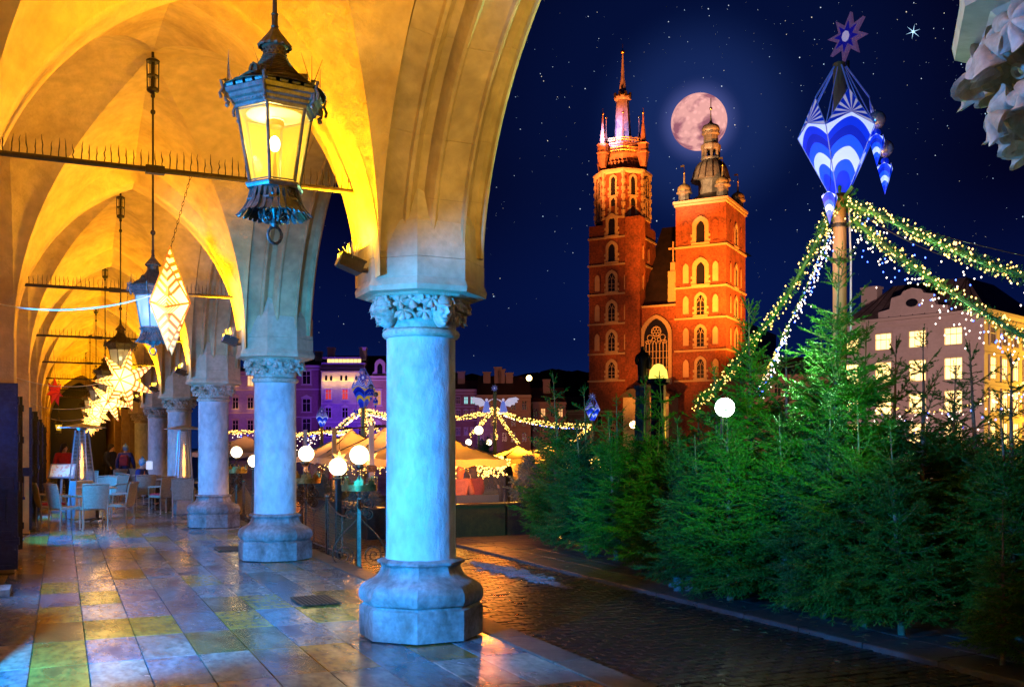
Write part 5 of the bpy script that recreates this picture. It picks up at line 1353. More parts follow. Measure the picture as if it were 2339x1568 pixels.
def top_star(label, loc, rz, s, group=None):
    t = thing('tin_star', label, 'star', loc, rz, group); t.scale = (s,)*3
    P1, P2 = [], []
    for i in range(16):
        a = pi/8*i+pi/16; rr__ = (.30 if i % 2 else .145); P1.append((rr__*cos(a), rr__*sin(a))); P2.append((rr__*.62*cos(a), rr__*.62*sin(a)))
    b = MB(); b.prism(P1, (0, .02, 0), (1, 0, 0), (0, 0, 1), .05, (0, -1, 0)); b.build('body', mat('lilac_glitter', (.42, .28, .45), .4, metal=.4, var=.5, scale=40, col2=(.15, .08, .25), emit=(.25, .12, .35), es=.25), t, world=False, flat=True)
    b = MB(); b.prism(P2, (0, -.03, 0), (1, 0, 0), (0, 0, 1), .012, (0, -1, 0)); b.build('inner_star', mat('deep_blue', (.01, .01, .30), .4, emit=(.01, .01, .4), es=.3), t, world=False, flat=True)
    b = MB(); b.prism([(.055*cos(a*pi/4), .07*sin(a*pi/4)) for a in range(8)], (0, -.042, 0), (1, 0, 0), (0, 0, 1), .01, (0, -1, 0)); b.build('centre', mat('pale_lilac', (.7, .6, .8), .4, emit=(.6, .5, .8), es=.4), t, world=False, flat=True)
    b = MB(); b.tube([(0, 0, -.30), (0, 0, -.42)], .02, 6); b.build('stem', M_iron, t, world=False); return t
top_star('lilac glitter star on top of the decorated pole', tuple(P(1936, 85, 11.2)), -TH-1.0, .90)
# garlands
FIRTWIG = None
def garland(label, pts, r=.10, nb=200, wh=0, dens=1.0, bsize=.0115, drop=.0):
    """fir garland along a polyline, warm bulbs all over it, white and blue icicle bulbs hanging below"""
    pp = [Vector(p) for p in pts]; sm = []
    for i in range(len(pp)-1):
        for j in range(12): sm.append(pp[i].lerp(pp[i+1], j/12))
    sm.append(pp[-1])
    for _ in range(14): sm = [sm[0]]+[(sm[i-1]+sm[i]*2+sm[i+1])/4 for i in range(1, len(sm)-1)]+[sm[-1]]
    L = sum((sm[i+1]-sm[i]).length for i in range(len(sm)-1)); t = thing('garland', label, 'garland', sm[0], 0, 'fir garlands with string lights'); base = np.array(sm[0])
    r_ = np.random.RandomState(int(L*100) % 1000); S = np.array(sm); ns = int(L*210*dens)
    k = r_.rand(ns)*(len(sm)-1.001); i0 = k.astype(int); f = (k-i0)[:, None]; p = S[i0]*(1-f)+S[i0+1]*f; d = S[i0+1]-S[i0]; d /= np.linalg.norm(d, axis=1)[:, None]
    rnd = r_.randn(ns, 3); rnd -= d*np.sum(rnd*d, axis=1)[:, None]; rnd /= np.linalg.norm(rnd, axis=1)[:, None]
    sd = rnd*.85+d*r_.uniform(-.3, .6, ns)[:, None]; sd /= np.linalg.norm(sd, axis=1)[:, None]; ln = r*(.7+.5*r_.rand(ns))
    cn = 26; idx = np.repeat(np.arange(ns), cn); n = len(idx); s = r_.rand(n); rv = r_.randn(n, 3); dd = sd[idx]; rv -= dd*np.sum(rv*dd, axis=1)[:, None]; rv /= np.linalg.norm(rv, axis=1)[:, None]
    bs = p[idx]+dd*(ln[idx]*s)[:, None]-base; nd = dd*.6+rv*.8; nd *= (.020*(1-.2*s))[:, None]; wv = np.cross(nd, dd); wv /= (np.linalg.norm(wv, axis=1)[:, None]+1e-9); wv *= .0028
    V = np.stack([bs-wv, bs+wv, bs+nd], 1).reshape(-1, 3); me = bpy.data.meshes.new('fir_sprays'); me.from_pydata(V.tolist(), [], np.arange(len(V)).reshape(-1, 3).tolist()); me.materials.append(M_garl); o = link('fir_sprays', me, t, kind='stuff')
    b = MB(); b.tube([q for q in sm], r*.28, 6); b.build('rope', M_garl, t)
    kk = r_.rand(nb)*(len(sm)-1.001); P_ = []
    for q in kk: i = int(q); c = sm[i].lerp(sm[i+1], q-i); a = Vector(r_.randn(3)).normalized(); P_.append(c+a*r*.95)
    bulbs('warm_bulbs', P_, M_bulbw, t, bsize)
    if wh:
        W, Bl = [], []
        for q in r_.rand(wh)*(len(sm)-1.001):
            i = int(q); c = sm[i].lerp(sm[i+1], q-i); c = c+Vector((r_.randn()*.02, r_.randn()*.02, -r*1.1-abs(r_.randn())*drop)); (Bl if r_.rand() < .22 else W).append(c)
        bulbs('hanging_bulbs', W, M_bulbc, t, bsize*.95); 
        if Bl: bulbs('blue_bulbs', Bl, M_bulbb, t, bsize*.9)
    return t
M_garl = mat('garland_needles', (.05, .26, .03), .5, var=.3, scale=8, col2=(.015, .09, .012))
ptop = P(1905, 470, 11.1)
garland('fir garland running down from the pole towards the church foot', [P(1903, 468, 11.1), P(1862, 560, 11.3), P(1790, 690, 11.8), P(1705, 800, 12.5), P(1650, 870, 13), P(1588, 925, 13.6)], .080, 230, 0)
garland('upper fir garland swinging to the picture edge', [P(1940, 466, 11.0), P(2010, 492, 10.2), P(2110, 540, 9.6), P(2230, 595, 9.1), P(2350, 635, 8.8), P(2450, 655, 8.6)], .085, 230, 30, drop=.10)
garland('lower fir garland hanging with white and blue icicle lights', [P(1945, 500, 11.0), P(2020, 560, 10.2), P(2120, 635, 9.6), P(2230, 705, 9.1), P(2340, 770, 8.8), P(2440, 810, 8.6)], .080, 220, 130, drop=.13)
garland('thin string of white and blue lights running steeply down beside the pole', [P(1898, 520, 11.1), P(1850, 640, 11.4), P(1800, 740, 11.8), P(1760, 830, 12.1), P(1733, 880, 12.3)], .016, 60, 210, dens=.25, drop=.10, bsize=.012)
garland('dotted string of warm lights low across the palace front', [P(1960, 900, 12.5), P(2080, 945, 12), P(2200, 930, 11.5), P(2350, 870, 11)], .012, 40, 90, dens=.1, drop=.16, bsize=.013)
b = MB()
for a_, c_, sag in ((P(1945, 470, 11), P(2420, 600, 8.6), .05), (P(1945, 475, 11), P(2420, 640, 8.6), .16)):
    b.tube([a_.lerp(c_, i/20)-Vector((0, 0, sag*4*(i/20)*(1-i/20))) for i in range(21)], .0045, 5)
tag(b.build('cable', M_iron), 'thin dark cables above the upper garland', 'cable')
b = MB(); r_ = random.Random(8)
for _ in range(60): a = r_.uniform(0, 6.28); b.tube([(px, py, zz(462)+r_.uniform(-.06, .06)), (px+.22*cos(a)*r_.random(), py+.22*sin(a)*r_.random(), zz(462)+r_.uniform(-.12, .14))], [.012, .02], 4)
tag(b.build('fir_knot', M_garl), 'dark bunch of fir twigs tied where the garlands meet the pole', 'fir bunch')

# ---- far poles of the market
def far_pole(label, u, vt, vb, Z):
    p = XZ(u, Z, GZ); t = thing('market_pole', label, 'pole', p, 0, 'far decorated poles'); h = EYE+(HZ-vt)*Z/FOC-GZ
    b = MB(); b.tube([(0, 0, 0), (0, 0, h)], .10, 8); b.build('shaft', M_wood, t, world=False); return h
far_pole('far pole carrying the blue and gold kite', 830, 900, 0, 33)
kite('blue and gold kite ornament on the far pole', P(829, 935, 33)+Vector((0, 0, .05)), -TH, .92, 'far kite ornaments', balls=True, m=K3)
top_star('small gilt star over the blue and gold kite', P(829, 862, 33), -TH, .80, 'far tin stars')
far_pole('second far pole with a small blue kite, next to the second column', 735, 950, 0, 60); kite('small blue kite ornament glowing beside the second column', P(735, 975, 60), -TH, .85, 'far kite ornaments', False); top_star('small star over the small blue kite', P(735, 938, 60), -TH, .9, 'far tin stars')
far_pole('far pole at the church foot', 1352, 930, 0, 45); kite('small blue kite ornament in front of the church foot', P(1352, 962, 45), -TH, .8, 'far kite ornaments', False); top_star('small star in front of the church foot', P(1352, 905, 45), -TH, .62, 'far tin stars')
far_pole('far pole between the two white angels', 1130, 895, 0, 48); top_star('small lilac star above the two angels', P(1129, 886, 48), -TH, .62, 'far tin stars')
for s, lab in ((-1, 'white angel figure with spread wing on the church side of its pole'), (1, 'white angel figure with spread wing on the arcade side of its pole')):
    t = thing('angel_figure', lab if s > 0 else lab, 'angel', P(1130+19*s, 925, 48), -TH, 'two flat white angels'); t['label'] = 'flat white angel with its wing to the '+('dark houses' if s > 0 else 'big column')
    Wm = mat('glowing_white', (.75, .7, .85), .5, emit=(.75, .62, .85), es=.55)  # wings, robe and head get self-glow in place of light on them
    wing = [(0, .10), (.25, .34), (.62, .40), (.78, .30), (.66, .24), (.72, .14), (.56, .12), (.56, .02), (.40, .02), (.34, -.08), (.14, -.02)]
    b = MB(); b.prism([(x*s, z) for x, z in wing][::s], (0, 0, 0), (1, 0, 0), (0, 0, 1), .02); b.build('wing', Wm, t, world=False, flat=True)
    b = MB(); b.lathe([(.22, -.36), (.14, -.05), (.09, .16), (.05, .20)], 10); b.build('robe', mat('blue_white', (.3, .35, .8), .5, emit=(.2, .25, .9), es=.5), t, world=False)
    b = MB(); b.sphere((0, 0, .27), .07, 10, 8); b.tube([(0, 0, .12), (-.2*s, -.02, .26)], .03, 6); b.tube([(-.2*s, -.02, .26), (-.42*s, -.02, .34)], [.01, .035], 6); b.build('head', Wm, t, world=False)
garland('far garland falling from the blue and gold kite to the church side', [P(834, 938, 33), P(870, 945, 33), P(900, 960, 33)], .10, 120, 30, bsize=.022, dens=.5)
garland('far garland falling from the blue and gold kite to the lamps', [P(826, 938, 33), P(800, 955, 33), P(770, 980, 34)], .10, 120, 20, bsize=.022, dens=.5)
garland('far garland hanging straight down its pole', [P(831, 940, 33), P(838, 990, 33)], .08, 60, 0, bsize=.022, dens=.5)
garland('far garland falling steeply behind the big column side', [P(836, 940, 33), P(862, 985, 33)], .08, 60, 0, bsize=.022, dens=.5)
garland('long garland from the angels to the big column', [P(1126, 935, 48), P(1080, 950, 48), P(1020, 955, 48)], .12, 150, 0, bsize=.030, dens=.4)
garland('long garland from the angels towards the church foot', [P(1134, 935, 48), P(1180, 955, 48), P(1260, 970, 47), P(1345, 972, 46)], .12, 260, 60, bsize=.030, dens=.4)
garland('short garland from the angels down to the street lamp', [P(1126, 938, 48), P(1100, 965, 48), P(1075, 995, 48)], .10, 80, 0, bsize=.028, dens=.4)
garland('garland hanging down below the angels', [P(1128, 938, 48), P(1133, 1010, 48)], .09, 90, 0, bsize=.028, dens=.4)
garland('garland falling to the small parasol', [P(1134, 938, 48), P(1158, 980, 48), P(1185, 1012, 48)], .09, 90, 0, bsize=.028, dens=.4)
garland('garland from the small kite across to the second column', [P(735, 983, 60), P(700, 992, 60), P(650, 992, 60), P(560, 985, 60), P(520, 988, 60)], .12, 260, 80, bsize=.034, dens=.3, drop=.3)
garland('garland from the small kite towards the blue and gold one', [P(735, 983, 60), P(770, 990, 60), P(805, 982, 60)], .12, 110, 30, bsize=.034, dens=.3)
garland('garland from the kite at the church foot sloping to the firs', [P(1350, 972, 45), P(1310, 1005, 44), P(1280, 1030, 44)], .10, 90, 0, bsize=.034, dens=.4)
# ================================================================== THE CHURCH
A62 = radians(-28); e1v = (-cos(A62), -sin(A62))
CO = XZ(1658, 150, GZ)
chz = lambda v, Z: EYE+(HZ-v)*Z/FOC-GZ
ch = thing('church', 'brick gothic church with two unequal towers floodlit orange', 'church', CO, A62-TH)
ZR, ZL = 152.0, 158.7
def lancet(w_, h, n=7, k=1.15):
    """pointed outline standing on z=0, counter-clockwise"""
    a = w_/2; R = w_*k*.8; c = R-a; top = sqrt(R*R-c*c); out = [(-a, 0), (a, 0)]
    th = math.acos(c/R)
    for i in range(n+1): t = th*i/n; out.append((-c+R*cos(t), h-top+R*sin(t)))
    for i in range(n-1, -1, -1): t = th*i/n; out.append((c-R*cos(t), h-top+R*sin(t)))
    return out
def church_box(name, x0, x1, y0, y1, z0, z1, m=M_brick, par=ch):
    b = MB(); b.box(((x0+x1)/2, (y0+y1)/2, (z0+z1)/2), (x1-x0, y1-y0, z1-z0)); return b.build(name, m, par, world=False, flat=True)
def course(x0, x1, y0, y1, z, t_=.18, h=.28):
    b = MB(); b.box(((x0+x1)/2, (y0+y1)/2, z), (x1-x0+2*t_, y1-y0+2*t_, h)); b.build('string_course', M_trimst, ch, world=False, flat=True)
def win(par, o, ex, w_, h, pale=M_trimst, tracery=True, sw=.42, quoin=True):
    o = Vector(o); ex = Vector(ex); nn = ex.cross(Vector((0, 0, 1)))
    inn = lancet(w_, h); sx = (w_+2*sw)/w_; sz = (h+sw*1.2)/h; outl = [(x*sx, z*sz-(0 if z > 0 else .0)) for x, z in inn]
    b = MB(); b.ring(outl, inn, o+nn*.0-Vector((0, 0, 0)), ex, (0, 0, 1), .16)
    if quoin:
        for i in range(int(h*.62/.8)):
            for s in (-1, 1):
                c = o+ex*(s*(w_/2+sw+.08))+Vector((0, 0, .3+.8*i))+nn*.06; M_ = Matrix(((ex.x, nn.x, 0, c.x), (ex.y, nn.y, 0, c.y), (0, 0, 1, c.z), (0, 0, 0, 1))); b.box((0, 0, 0), (.34, .16, .38), M_)
    c = o+Vector((0, 0, -.15))+nn*.1; M_ = Matrix(((ex.x, nn.x, 0, c.x), (ex.y, nn.y, 0, c.y), (0, 0, 1, c.z), (0, 0, 0, 1))); b.box((0, 0, 0), (w_+2*sw+.3, .3, .26), M_)
    f = b.build('window', pale, par, world=False, ang=20)
    b = MB(); b.prism(inn, o+nn*.03, ex, (0, 0, 1), .02); b.build('pane', M_dark, f, world=False, flat=True)
    if tracery:
        b = MB(); n3 = nn*.09
        b.tube([o+n3, o+n3+Vector((0, 0, h*.72))], .06, 4)
        for s in (-1, 1): b.tube([o+n3+ex*(s*w_*.5)+Vector((0, 0, h*.60)), o+n3+ex*(s*w_*.25)+Vector((0, 0, h*.74)), o+n3+Vector((0, 0, h*.66)), o+n3+ex*(s*w_*.22)+Vector((0, 0, h*.88))], .05, 4)
        for q in (.2, .4): b.tube([o+n3*.8-ex*w_/2+Vector((0, 0, h*q)), o+n3*.8+ex*w_/2+Vector((0, 0, h*q))], .03, 4)
        b.build('tracery', pale, f, world=False)
def niche(o, ex, w_, h, m=M_plast):
    o = Vector(o); ex = Vector(ex); nn = ex.cross(Vector((0, 0, 1))); b = MB(); inn = lancet(w_, h)
    b.prism(inn, o-nn*.02, ex, (0, 0, 1), .05); b.build('blind_niche', m, ch, world=False, flat=True)
    b = MB(); b.ring([(x*1.22, z*1.05) for x, z in inn], inn, o, ex, (0, 0, 1), .10); b.build('niche_frame', M_brick, ch, world=False, flat=True)
EX = Vector((1, 0, 0)); EY = Vector((0, 1, 0))
# lower (right hand) tower
zr = lambda v: chz(v, ZR)
church_box('lower_tower', -8, 0, 0, 11.2, -1, zr(460)); HRt = zr(460)
rc = [562, 655, 726, 800, 869]
for v in rc: course(-8, 0, 0, 11.2, zr(v))
course(-8, 0, 0, 11.2, HRt+.1, .35, .4); course(-8, 0, 0, 11.2, HRt-.35, .2, .3)
for i, (vb, vt, wide) in enumerate([(557, 503, 1.35), (652, 597, 1.35), (722, 672, 1.2), (794, 745, 1.15), (866, 818, 1.1)]):
    z0 = zr(vb)+.2; h = zr(vt)-zr(vb)-.2
    win(ch, (-4.0, 0, z0), EX, wide, h-.1, tracery=i > 1, sw=.62 if i < 2 else .40)
    win(ch, (0, 5.4, z0), EY, 1.2, h-.2, tracery=False, sw=.35, quoin=False)
    for s in (-1, 1):
        m = M_brick if i == 0 else M_plast; niche((-4+s*2.35, 0, z0+.2), EX, .95, h*.9, m)
        niche((0, 5.4+s*3.0, z0+.2), EY, .8, h*.9, m)
church_box('plinth_wall', -8.3, .3, -.3, 11.5, -1, zr(985), M_brick)
def lathe_part(name, prof, c, m, n=8, ang=25, par=None, ph=pi/8):
    b = MB(); b.lathe(prof, n, c, ph); return b.build(name, m, par or ch, world=False, ang=ang)
cx, cy = -4.0, 5.4; Y = lambda y: (80+y/2.7038)*.8247; zq = lambda y: chz(Y(y), 155.0); wd = lambda px: px/2.7038*.8247*155/FOC/2
pr = [(wd(290), zq(1262)), (wd(280), zq(1240)), (wd(172), zq(1232)), (wd(168), zq(1110)), (wd(185), zq(1100)), (wd(205), zq(1085)), (wd(290), zq(1115))]
lathe_part('drum_roof', [(wd(400), zq(1290)), (wd(270), zq(1250)), (wd(190), zq(1228))], (cx, cy, 0), M_copper)
lathe_part('drum', [(wd(186), zq(1240)), (wd(184), zq(1105)), (wd(205), zq(1098)), (wd(210), zq(1080))], (cx, cy, 0), M_copper)
hd_ = lathe_part('helmet', [(wd(296), zq(1122)), (wd(270), zq(1088)), (wd(252), zq(1050)), (wd(222), zq(1015)), (wd(180), zq(985)), (wd(130), zq(965)), (wd(136), zq(955))], (cx, cy, 0), M_copper, 16, 50)
for i in range(16): a = pi/8+2*pi*i/16; b = MB(); b.tube([(cx+wd(w_)*cos(a)*1.01, cy+wd(w_)*sin(a)*1.01, zq(y)) for w_, y in ((296, 1122), (270, 1088), (252, 1050), (222, 1015), (180, 985))], .09, 4); b.build('rib', M_roof, hd_, world=False)
lathe_part('gallery_floor', [(wd(150), zq(958)), (wd(150), zq(948)), (wd(128), zq(945))], (cx, cy, 0), M_copper)
for i in range(8): a = 2*pi*i/8+pi/8; b = MB(); b.tube([(cx+wd(120)*cos(a), cy+wd(120)*sin(a), zq(948)), (cx+wd(120)*cos(a), cy+wd(120)*sin(a), zq(880))], .22, 6); b.build('gallery_column', M_copper, ch, world=False)
lathe_part('gallery_core', [(wd(50), zq(948)), (wd(50), zq(880))], (cx, cy, 0), M_dark)
lathe_part('upper_drum', [(wd(140), zq(888)), (wd(152), zq(872)), (wd(150), zq(850)), (wd(110), zq(835)), (wd(106), zq(775)), (wd(135), zq(768)), (wd(135), zq(755)), (wd(110), zq(752))], (cx, cy, 0), M_copper)
lathe_part('onion_dome', [(wd(110), zq(756)), (wd(134), zq(740)), (wd(134), zq(722)), (wd(115), zq(703)), (wd(60), zq(690)), (wd(22), zq(675)), (wd(10), zq(640)), (wd(5), zq(575))], (cx, cy, 0), M_copper, 16, 50)
b = MB(); b.sphere((cx, cy, zq(570)), wd(24), 10, 8); b.tube([(cx, cy, zq(560)), (cx, cy, zq(492))], .07, 5); b.build('finial', M_gold, ch, world=False)
for i, (x, y, yo) in enumerate([(-7.0, 1.2, 0), (-.9, 1.2, -40), (-.9, 10.0, 30), (-7.0, 10, 0)]):
    o_ = yo if i == 1 else 0
    q = lambda v: zq(v)-(zq(1285)-HRt)+( .4 if i == 1 else 0)
    lathe_part('turret', [(wd(84), q(1285)), (wd(82), q(1205)), (wd(118), q(1200)), (wd(118), q(1190)), (wd(100), q(1188))], (x, y, 0), M_copper)
    lathe_part('turret_dome', [(wd(100), q(1192)), (wd(104), q(1172)), (wd(92), q(1150)), (wd(56), q(1135)), (wd(18), q(1126)), (wd(9), q(1060)), (wd(7), q(1050))], (x, y, 0), mat('lit_copper', (.62, .42, .16), .4, metal=.5, var=.3, scale=1.5, col2=(.3, .2, .1)), 12, 50)  # dome copper is a copy with the floodlit gold put into its colour
    b = MB(); b.sphere((x, y, q(1046)), wd(17), 8, 6); b.tube([(x, y, q(1040)), (x, y, q(990))], .05, 4); b.box((x-.3, y, q(993)), (.6, .04, .3)); b.build('weather_vane', M_gold, ch, world=False)
# taller (left hand) tower
x0, x1 = -22.7, -14.3; xc = (x0+x1)/2; zl = lambda v: chz(v, ZL); HL = zl(512)
church_box('tall_tower', x0, x1, 0, 8.4, -1, HL)
for v in (542, 604, 671, 739, 807.5, 869): course(x0, x1, 0, 8.4, zl(v))
church_box('stair_turret', x1-2.0, x1+.5, -.35, 2.2, -1, zl(500)); 
for i, (vb, vt) in enumerate([(600, 555), (668, 622), (736, 690), (804, 757), (866, 825)]):
    z0 = zl(vb)+.2; h = zl(vt)-zl(vb)-.2
    win(ch, (xc-.2, 0, z0), EX, 1.15, h-.1, tracery=i > 0, sw=.45)
    if i > 0:
        for s in (-1, 1): niche((xc-.2+s*2.55, 0, z0+.1), EX, .9, h*.9, M_plast if i < 4 else M_brick)
    niche((x1+.5, 1.0, z0), EY, .6, h*.8); niche((x1, 5, z0), EY, .8, h*.85)
win(ch, (xc-.2, 0, zl(540)+.2), EX, 1.15, zl(497)-zl(540), tracery=False, sw=.45)
cy2 = 4.2; oc = lambda a: a/cos(pi/8)
lathe_part('octagon', [(oc(4.25), HL-.2), (oc(4.15), HL+.6), (oc(4.05), zl(395))], (xc, cy2, 0), M_brick)
lathe_part('octagon_cornice', [(oc(4.05), zl(500)), (oc(4.3), zl(500)+.1), (oc(4.3), zl(500)+.35), (oc(4.05), zl(500)+.5)], (xc, cy2, 0), M_trimst)
lathe_part('octagon_cornice', [(oc(4.05), zl(396)), (oc(4.45), zl(392)), (oc(4.5), zl(387)), (oc(4.1), zl(384))], (xc, cy2, 0), M_trimst)
for i in range(8):
    a = i*pi/4-pi/2; nn = Vector((cos(a), sin(a), 0)); ex = Vector((-sin(a), cos(a), 0)); 
    if ex.cross(Vector((0, 0, 1))).dot(nn) < 0: ex = -ex
    for vb, vt in ((493, 452), (446, 403)):
        o = Vector((xc, cy2, zl(vb)))+nn*4.07; win(ch, o, ex, .75, zl(vt)-zl(vb), tracery=False, sw=.30)
    a2 = a+pi/8; c = Vector((xc, cy2, 0))+Vector((cos(a2), sin(a2), 0))*oc(4.08); b = MB()
    for j in range(12): s = .62 if j % 2 else .38; b.lathe([(s*.6, zl(498)+j*.62), (s*.6, zl(498)+j*.62+.60)], 6, (c.x, c.y, 0))
    b.build('corner_quoin', M_trimst, ch, world=False, flat=True)
# crown gallery and spires of the tall tower
Zs = 159.0; zs = lambda y: chz(Y(y), Zs); ws = lambda px_: px_/2.7038*.8247*Zs/FOC/2
M_crown = mat('spire_metal', (.42, .20, .12), .5, metal=.25, var=.35, scale=1.1, col2=(.22, .10, .07), bump=.04, bscale=3)
sp_ = lathe_part('gallery', [(ws(400), zs(1050)), (ws(270), zs(1010)), (ws(300), zs(960)), (ws(315), zs(930)), (ws(330), zs(928)), (ws(330), zs(918)), (ws(300), zs(916)), (ws(300), zs(860)), (ws(318), zs(850)), (ws(318), zs(842)), (ws(120), zs(838))], (xc, cy2, 0), M_crown, 8, 25)
b = MB()
for zq_, w_ in ((zs(905), 345), (zs(880), 345), (zs(825), 330), (zs(808), 330)):
    b.tube([(xc+ws(w_)*cos(i*pi/4+pi/8), cy2+ws(w_)*sin(i*pi/4+pi/8), zq_) for i in range(8)], .09, 5, closed=True)
for k in range(64): a = 2*pi*k/64; rr_ = ws(338)*cos(pi/8)/cos(((a) % (pi/4))-pi/8); b.tube([(xc+rr_*cos(a), cy2+rr_*sin(a), zs(918)), (xc+rr_*cos(a), cy2+rr_*sin(a), zs(880))], .06, 4); b.tube([(xc+rr_*.96*cos(a), cy2+rr_*.96*sin(a), zs(842)), (xc+rr_*.96*cos(a), cy2+rr_*.96*sin(a), zs(808))], .06, 4)
b.build('railing', mat('gilt_rail', (.7, .45, .18), .4, metal=.5), sp_, world=False)
b = MB()
for k in range(32): a = 2*pi*k/32; b.lathe([(.14, zs(1010)), (.30, zs(985)), (.14, zs(975))], 6, (xc+ws(300)*cos(a), cy2+ws(300)*sin(a), 0))
b.build('corbel', M_crown, sp_, world=False, kind='stuff')
lathe_part('spire', [(ws(140), zs(845)), (ws(132), zs(760)), (ws(108), zs(600)), (ws(90), zs(485)), (ws(128), zs(478)), (ws(132), zs(462)), (ws(110), zs(458)), (ws(84), zs(445)), (ws(58), zs(428)), (ws(42), zs(340)), (ws(28), zs(320)), (ws(16), zs(180)), (ws(10), zs(128))], (xc, cy2, 0), mat('spire_lead', (.50, .36, .36), .5, metal=.2, var=.4, scale=.9, col2=(.28, .18, .18), bump=.04, bscale=3), 8, 25)
b = MB(); 
for i in range(8): a = i*pi/4; b.box((xc+ws(122)*cos(a), cy2+ws(122)*sin(a), zs(450)), (.35, .35, .8))
b.lathe([(ws(128), zs(462)), (ws(134), zs(456)), (ws(128), zs(448))], 8, (xc, cy2, 0)); b.sphere((xc, cy2, zs(112)), ws(36), 12, 8, (1, 1, .85)); b.tube([(xc, cy2, zs(105)), (xc, cy2, zs(50))], .05, 4); b.build('gilt_crown', M_gold, ch, world=False)
for i in range(8):
    a = i*pi/4+pi/8; big = i % 2; rr_ = ws(425 if big else 250); c = (xc+rr_*cos(a), cy2+rr_*sin(a), 0)
    if big:
        lathe_part('corner_turret', [(ws(50), zs(1030)), (ws(82), zs(960)), (ws(84), zs(935)), (ws(98), zs(930)), (ws(98), zs(920)), (ws(78), zs(918)), (ws(78), zs(870)), (ws(96), zs(862)), (ws(40), zs(856))], c, M_crown, 6)
        t_ = lathe_part('pinnacle', [(ws(44), zs(862)), (ws(38), zs(800)), (ws(12), zs(690)), (ws(9), zs(640))], c, M_crown, 6)
        b = MB(); b.sphere((c[0], c[1], zs(630)), ws(18), 8, 6); b.tube([(c[0], c[1], zs(630)), (c[0], c[1], zs(592))], .05, 4); b.build('gilt_ball', M_gold, t_, world=False)
    else:
        t_ = lathe_part('pinnacle', [(ws(36), zs(850)), (ws(28), zs(790)), (ws(8), zs(720)), (ws(7), zs(625))], c, M_crown, 6); b = MB(); b.sphere((c[0], c[1], zs(612)), ws(16), 8, 6); b.build('gilt_ball', M_gold, t_, world=False)
# nave between the towers
church_box('nave_front', x1, -8, .6, 3, -1, zl(706)); course(x1+.3, -8.3, .55, 3, zl(706)+.1, .12, .3)
b = MB(); zr0, zr1 = zl(704), zl(490); b.add([(x1-.5, .8, zr0), (-7.5, .8, zr0), (-7.5, 13, zr1), (x1-.5, 13, zr1), (x1-.5, 45, zr1), (-7.5, 45, zr1)], [(0, 1, 2, 3), (3, 2, 5, 4)]); b.box((-11, 30, zr0/2), (14, 40, zr0)); b.build('nave_roof', M_roof, ch, world=False, flat=True)
b = MB(); b.box((-11.9, 7, zr0+1.9), (.9, .9, 2.2)); b.prism([(-.6, 0), (.6, 0), (0, .8)], (-11.9, 6.5, zr0+3), (1, 0, 0), (0, 0, 1), .9, (0, 1, 0)); b.build('dormer', M_roof, ch, world=False, flat=True)
zx = zl(646); b = MB(); b.box((-8.9, 1.5, zx-1.2), (1.5, .8, 5)); b.box((-8.9, 1.5, zx+1.9), (.8, .5, 1.6)); b.box((-8.9, 1.5, zx+4.2), (.22, .2, 3.6)); b.box((-8.9, 1.5, zx+4.9), (1.5, .2, .25)); b.build('stone_cross', M_trimst, ch, world=False, flat=True)
o = Vector((-11.35, .6, zl(880))); Wb, Hb = 4.0, zl(732)-zl(880); inn = lancet(Wb, Hb, 12, 1.0); b = MB(); b.ring([(x*1.30, z*1.055) for x, z in inn], inn, o, EX, (0, 0, 1), .3); wf = b.build('great_window', M_trimst, ch, world=False, ang=20)
b = MB(); b.prism(inn, o-Vector((0, .05, 0)), EX, (0, 0, 1), .02); b.build('pane', M_dark, wf, world=False, flat=True)
b = MB(); nn = Vector((0, -.14, 0)); zz0 = Hb*.60
for i in range(-3, 4): b.tube([o+nn+EX*(i*.57), o+nn+EX*(i*.57)+Vector((0, 0, zz0))], .075, 4)
for i in range(-3, 3):
    for rz_ in (.57,):
        c = o+nn+EX*((i+.5)*.57)+Vector((0, 0, zz0)); b.tube([c-EX*.28, c-EX*.14+Vector((0, 0, .42)), c+Vector((0, 0, .62)), c+EX*.14+Vector((0, 0, .42)), c+EX*.28], .06, 4)
def circ(c, r_, th=.06, n=14): b.tube([c+EX*(r_*cos(2*pi*i/n))+Vector((0, 0, r_*sin(2*pi*i/n))) for i in range(n)], th, 4, closed=True)
cc = o+nn+Vector((0, 0, Hb*.80)); circ(cc, .80)
for i in range(6): circ(cc+EX*(.47*cos(i*pi/3))+Vector((0, 0, .47*sin(i*pi/3))), .24, .05, 10)
for s in (-1, 1):
    circ(cc+EX*(s*1.05)+Vector((0, 0, -.95)), .45, .06); circ(cc+EX*(s*.45)+Vector((0, 0, -1.25)), .30, .05); circ(cc+EX*(s*1.50)+Vector((0, 0, -1.65)), .26, .05)
for q in (.12, .26, .40, .5): b.tube([o+nn*.7-EX*Wb/2+Vector((0, 0, Hb*q)), o+nn*.7+EX*Wb/2+Vector((0, 0, Hb*q))], .035, 4)
b.build('tracery', mat('warm_tracery', (.62, .46, .26), .8), wf, world=False)
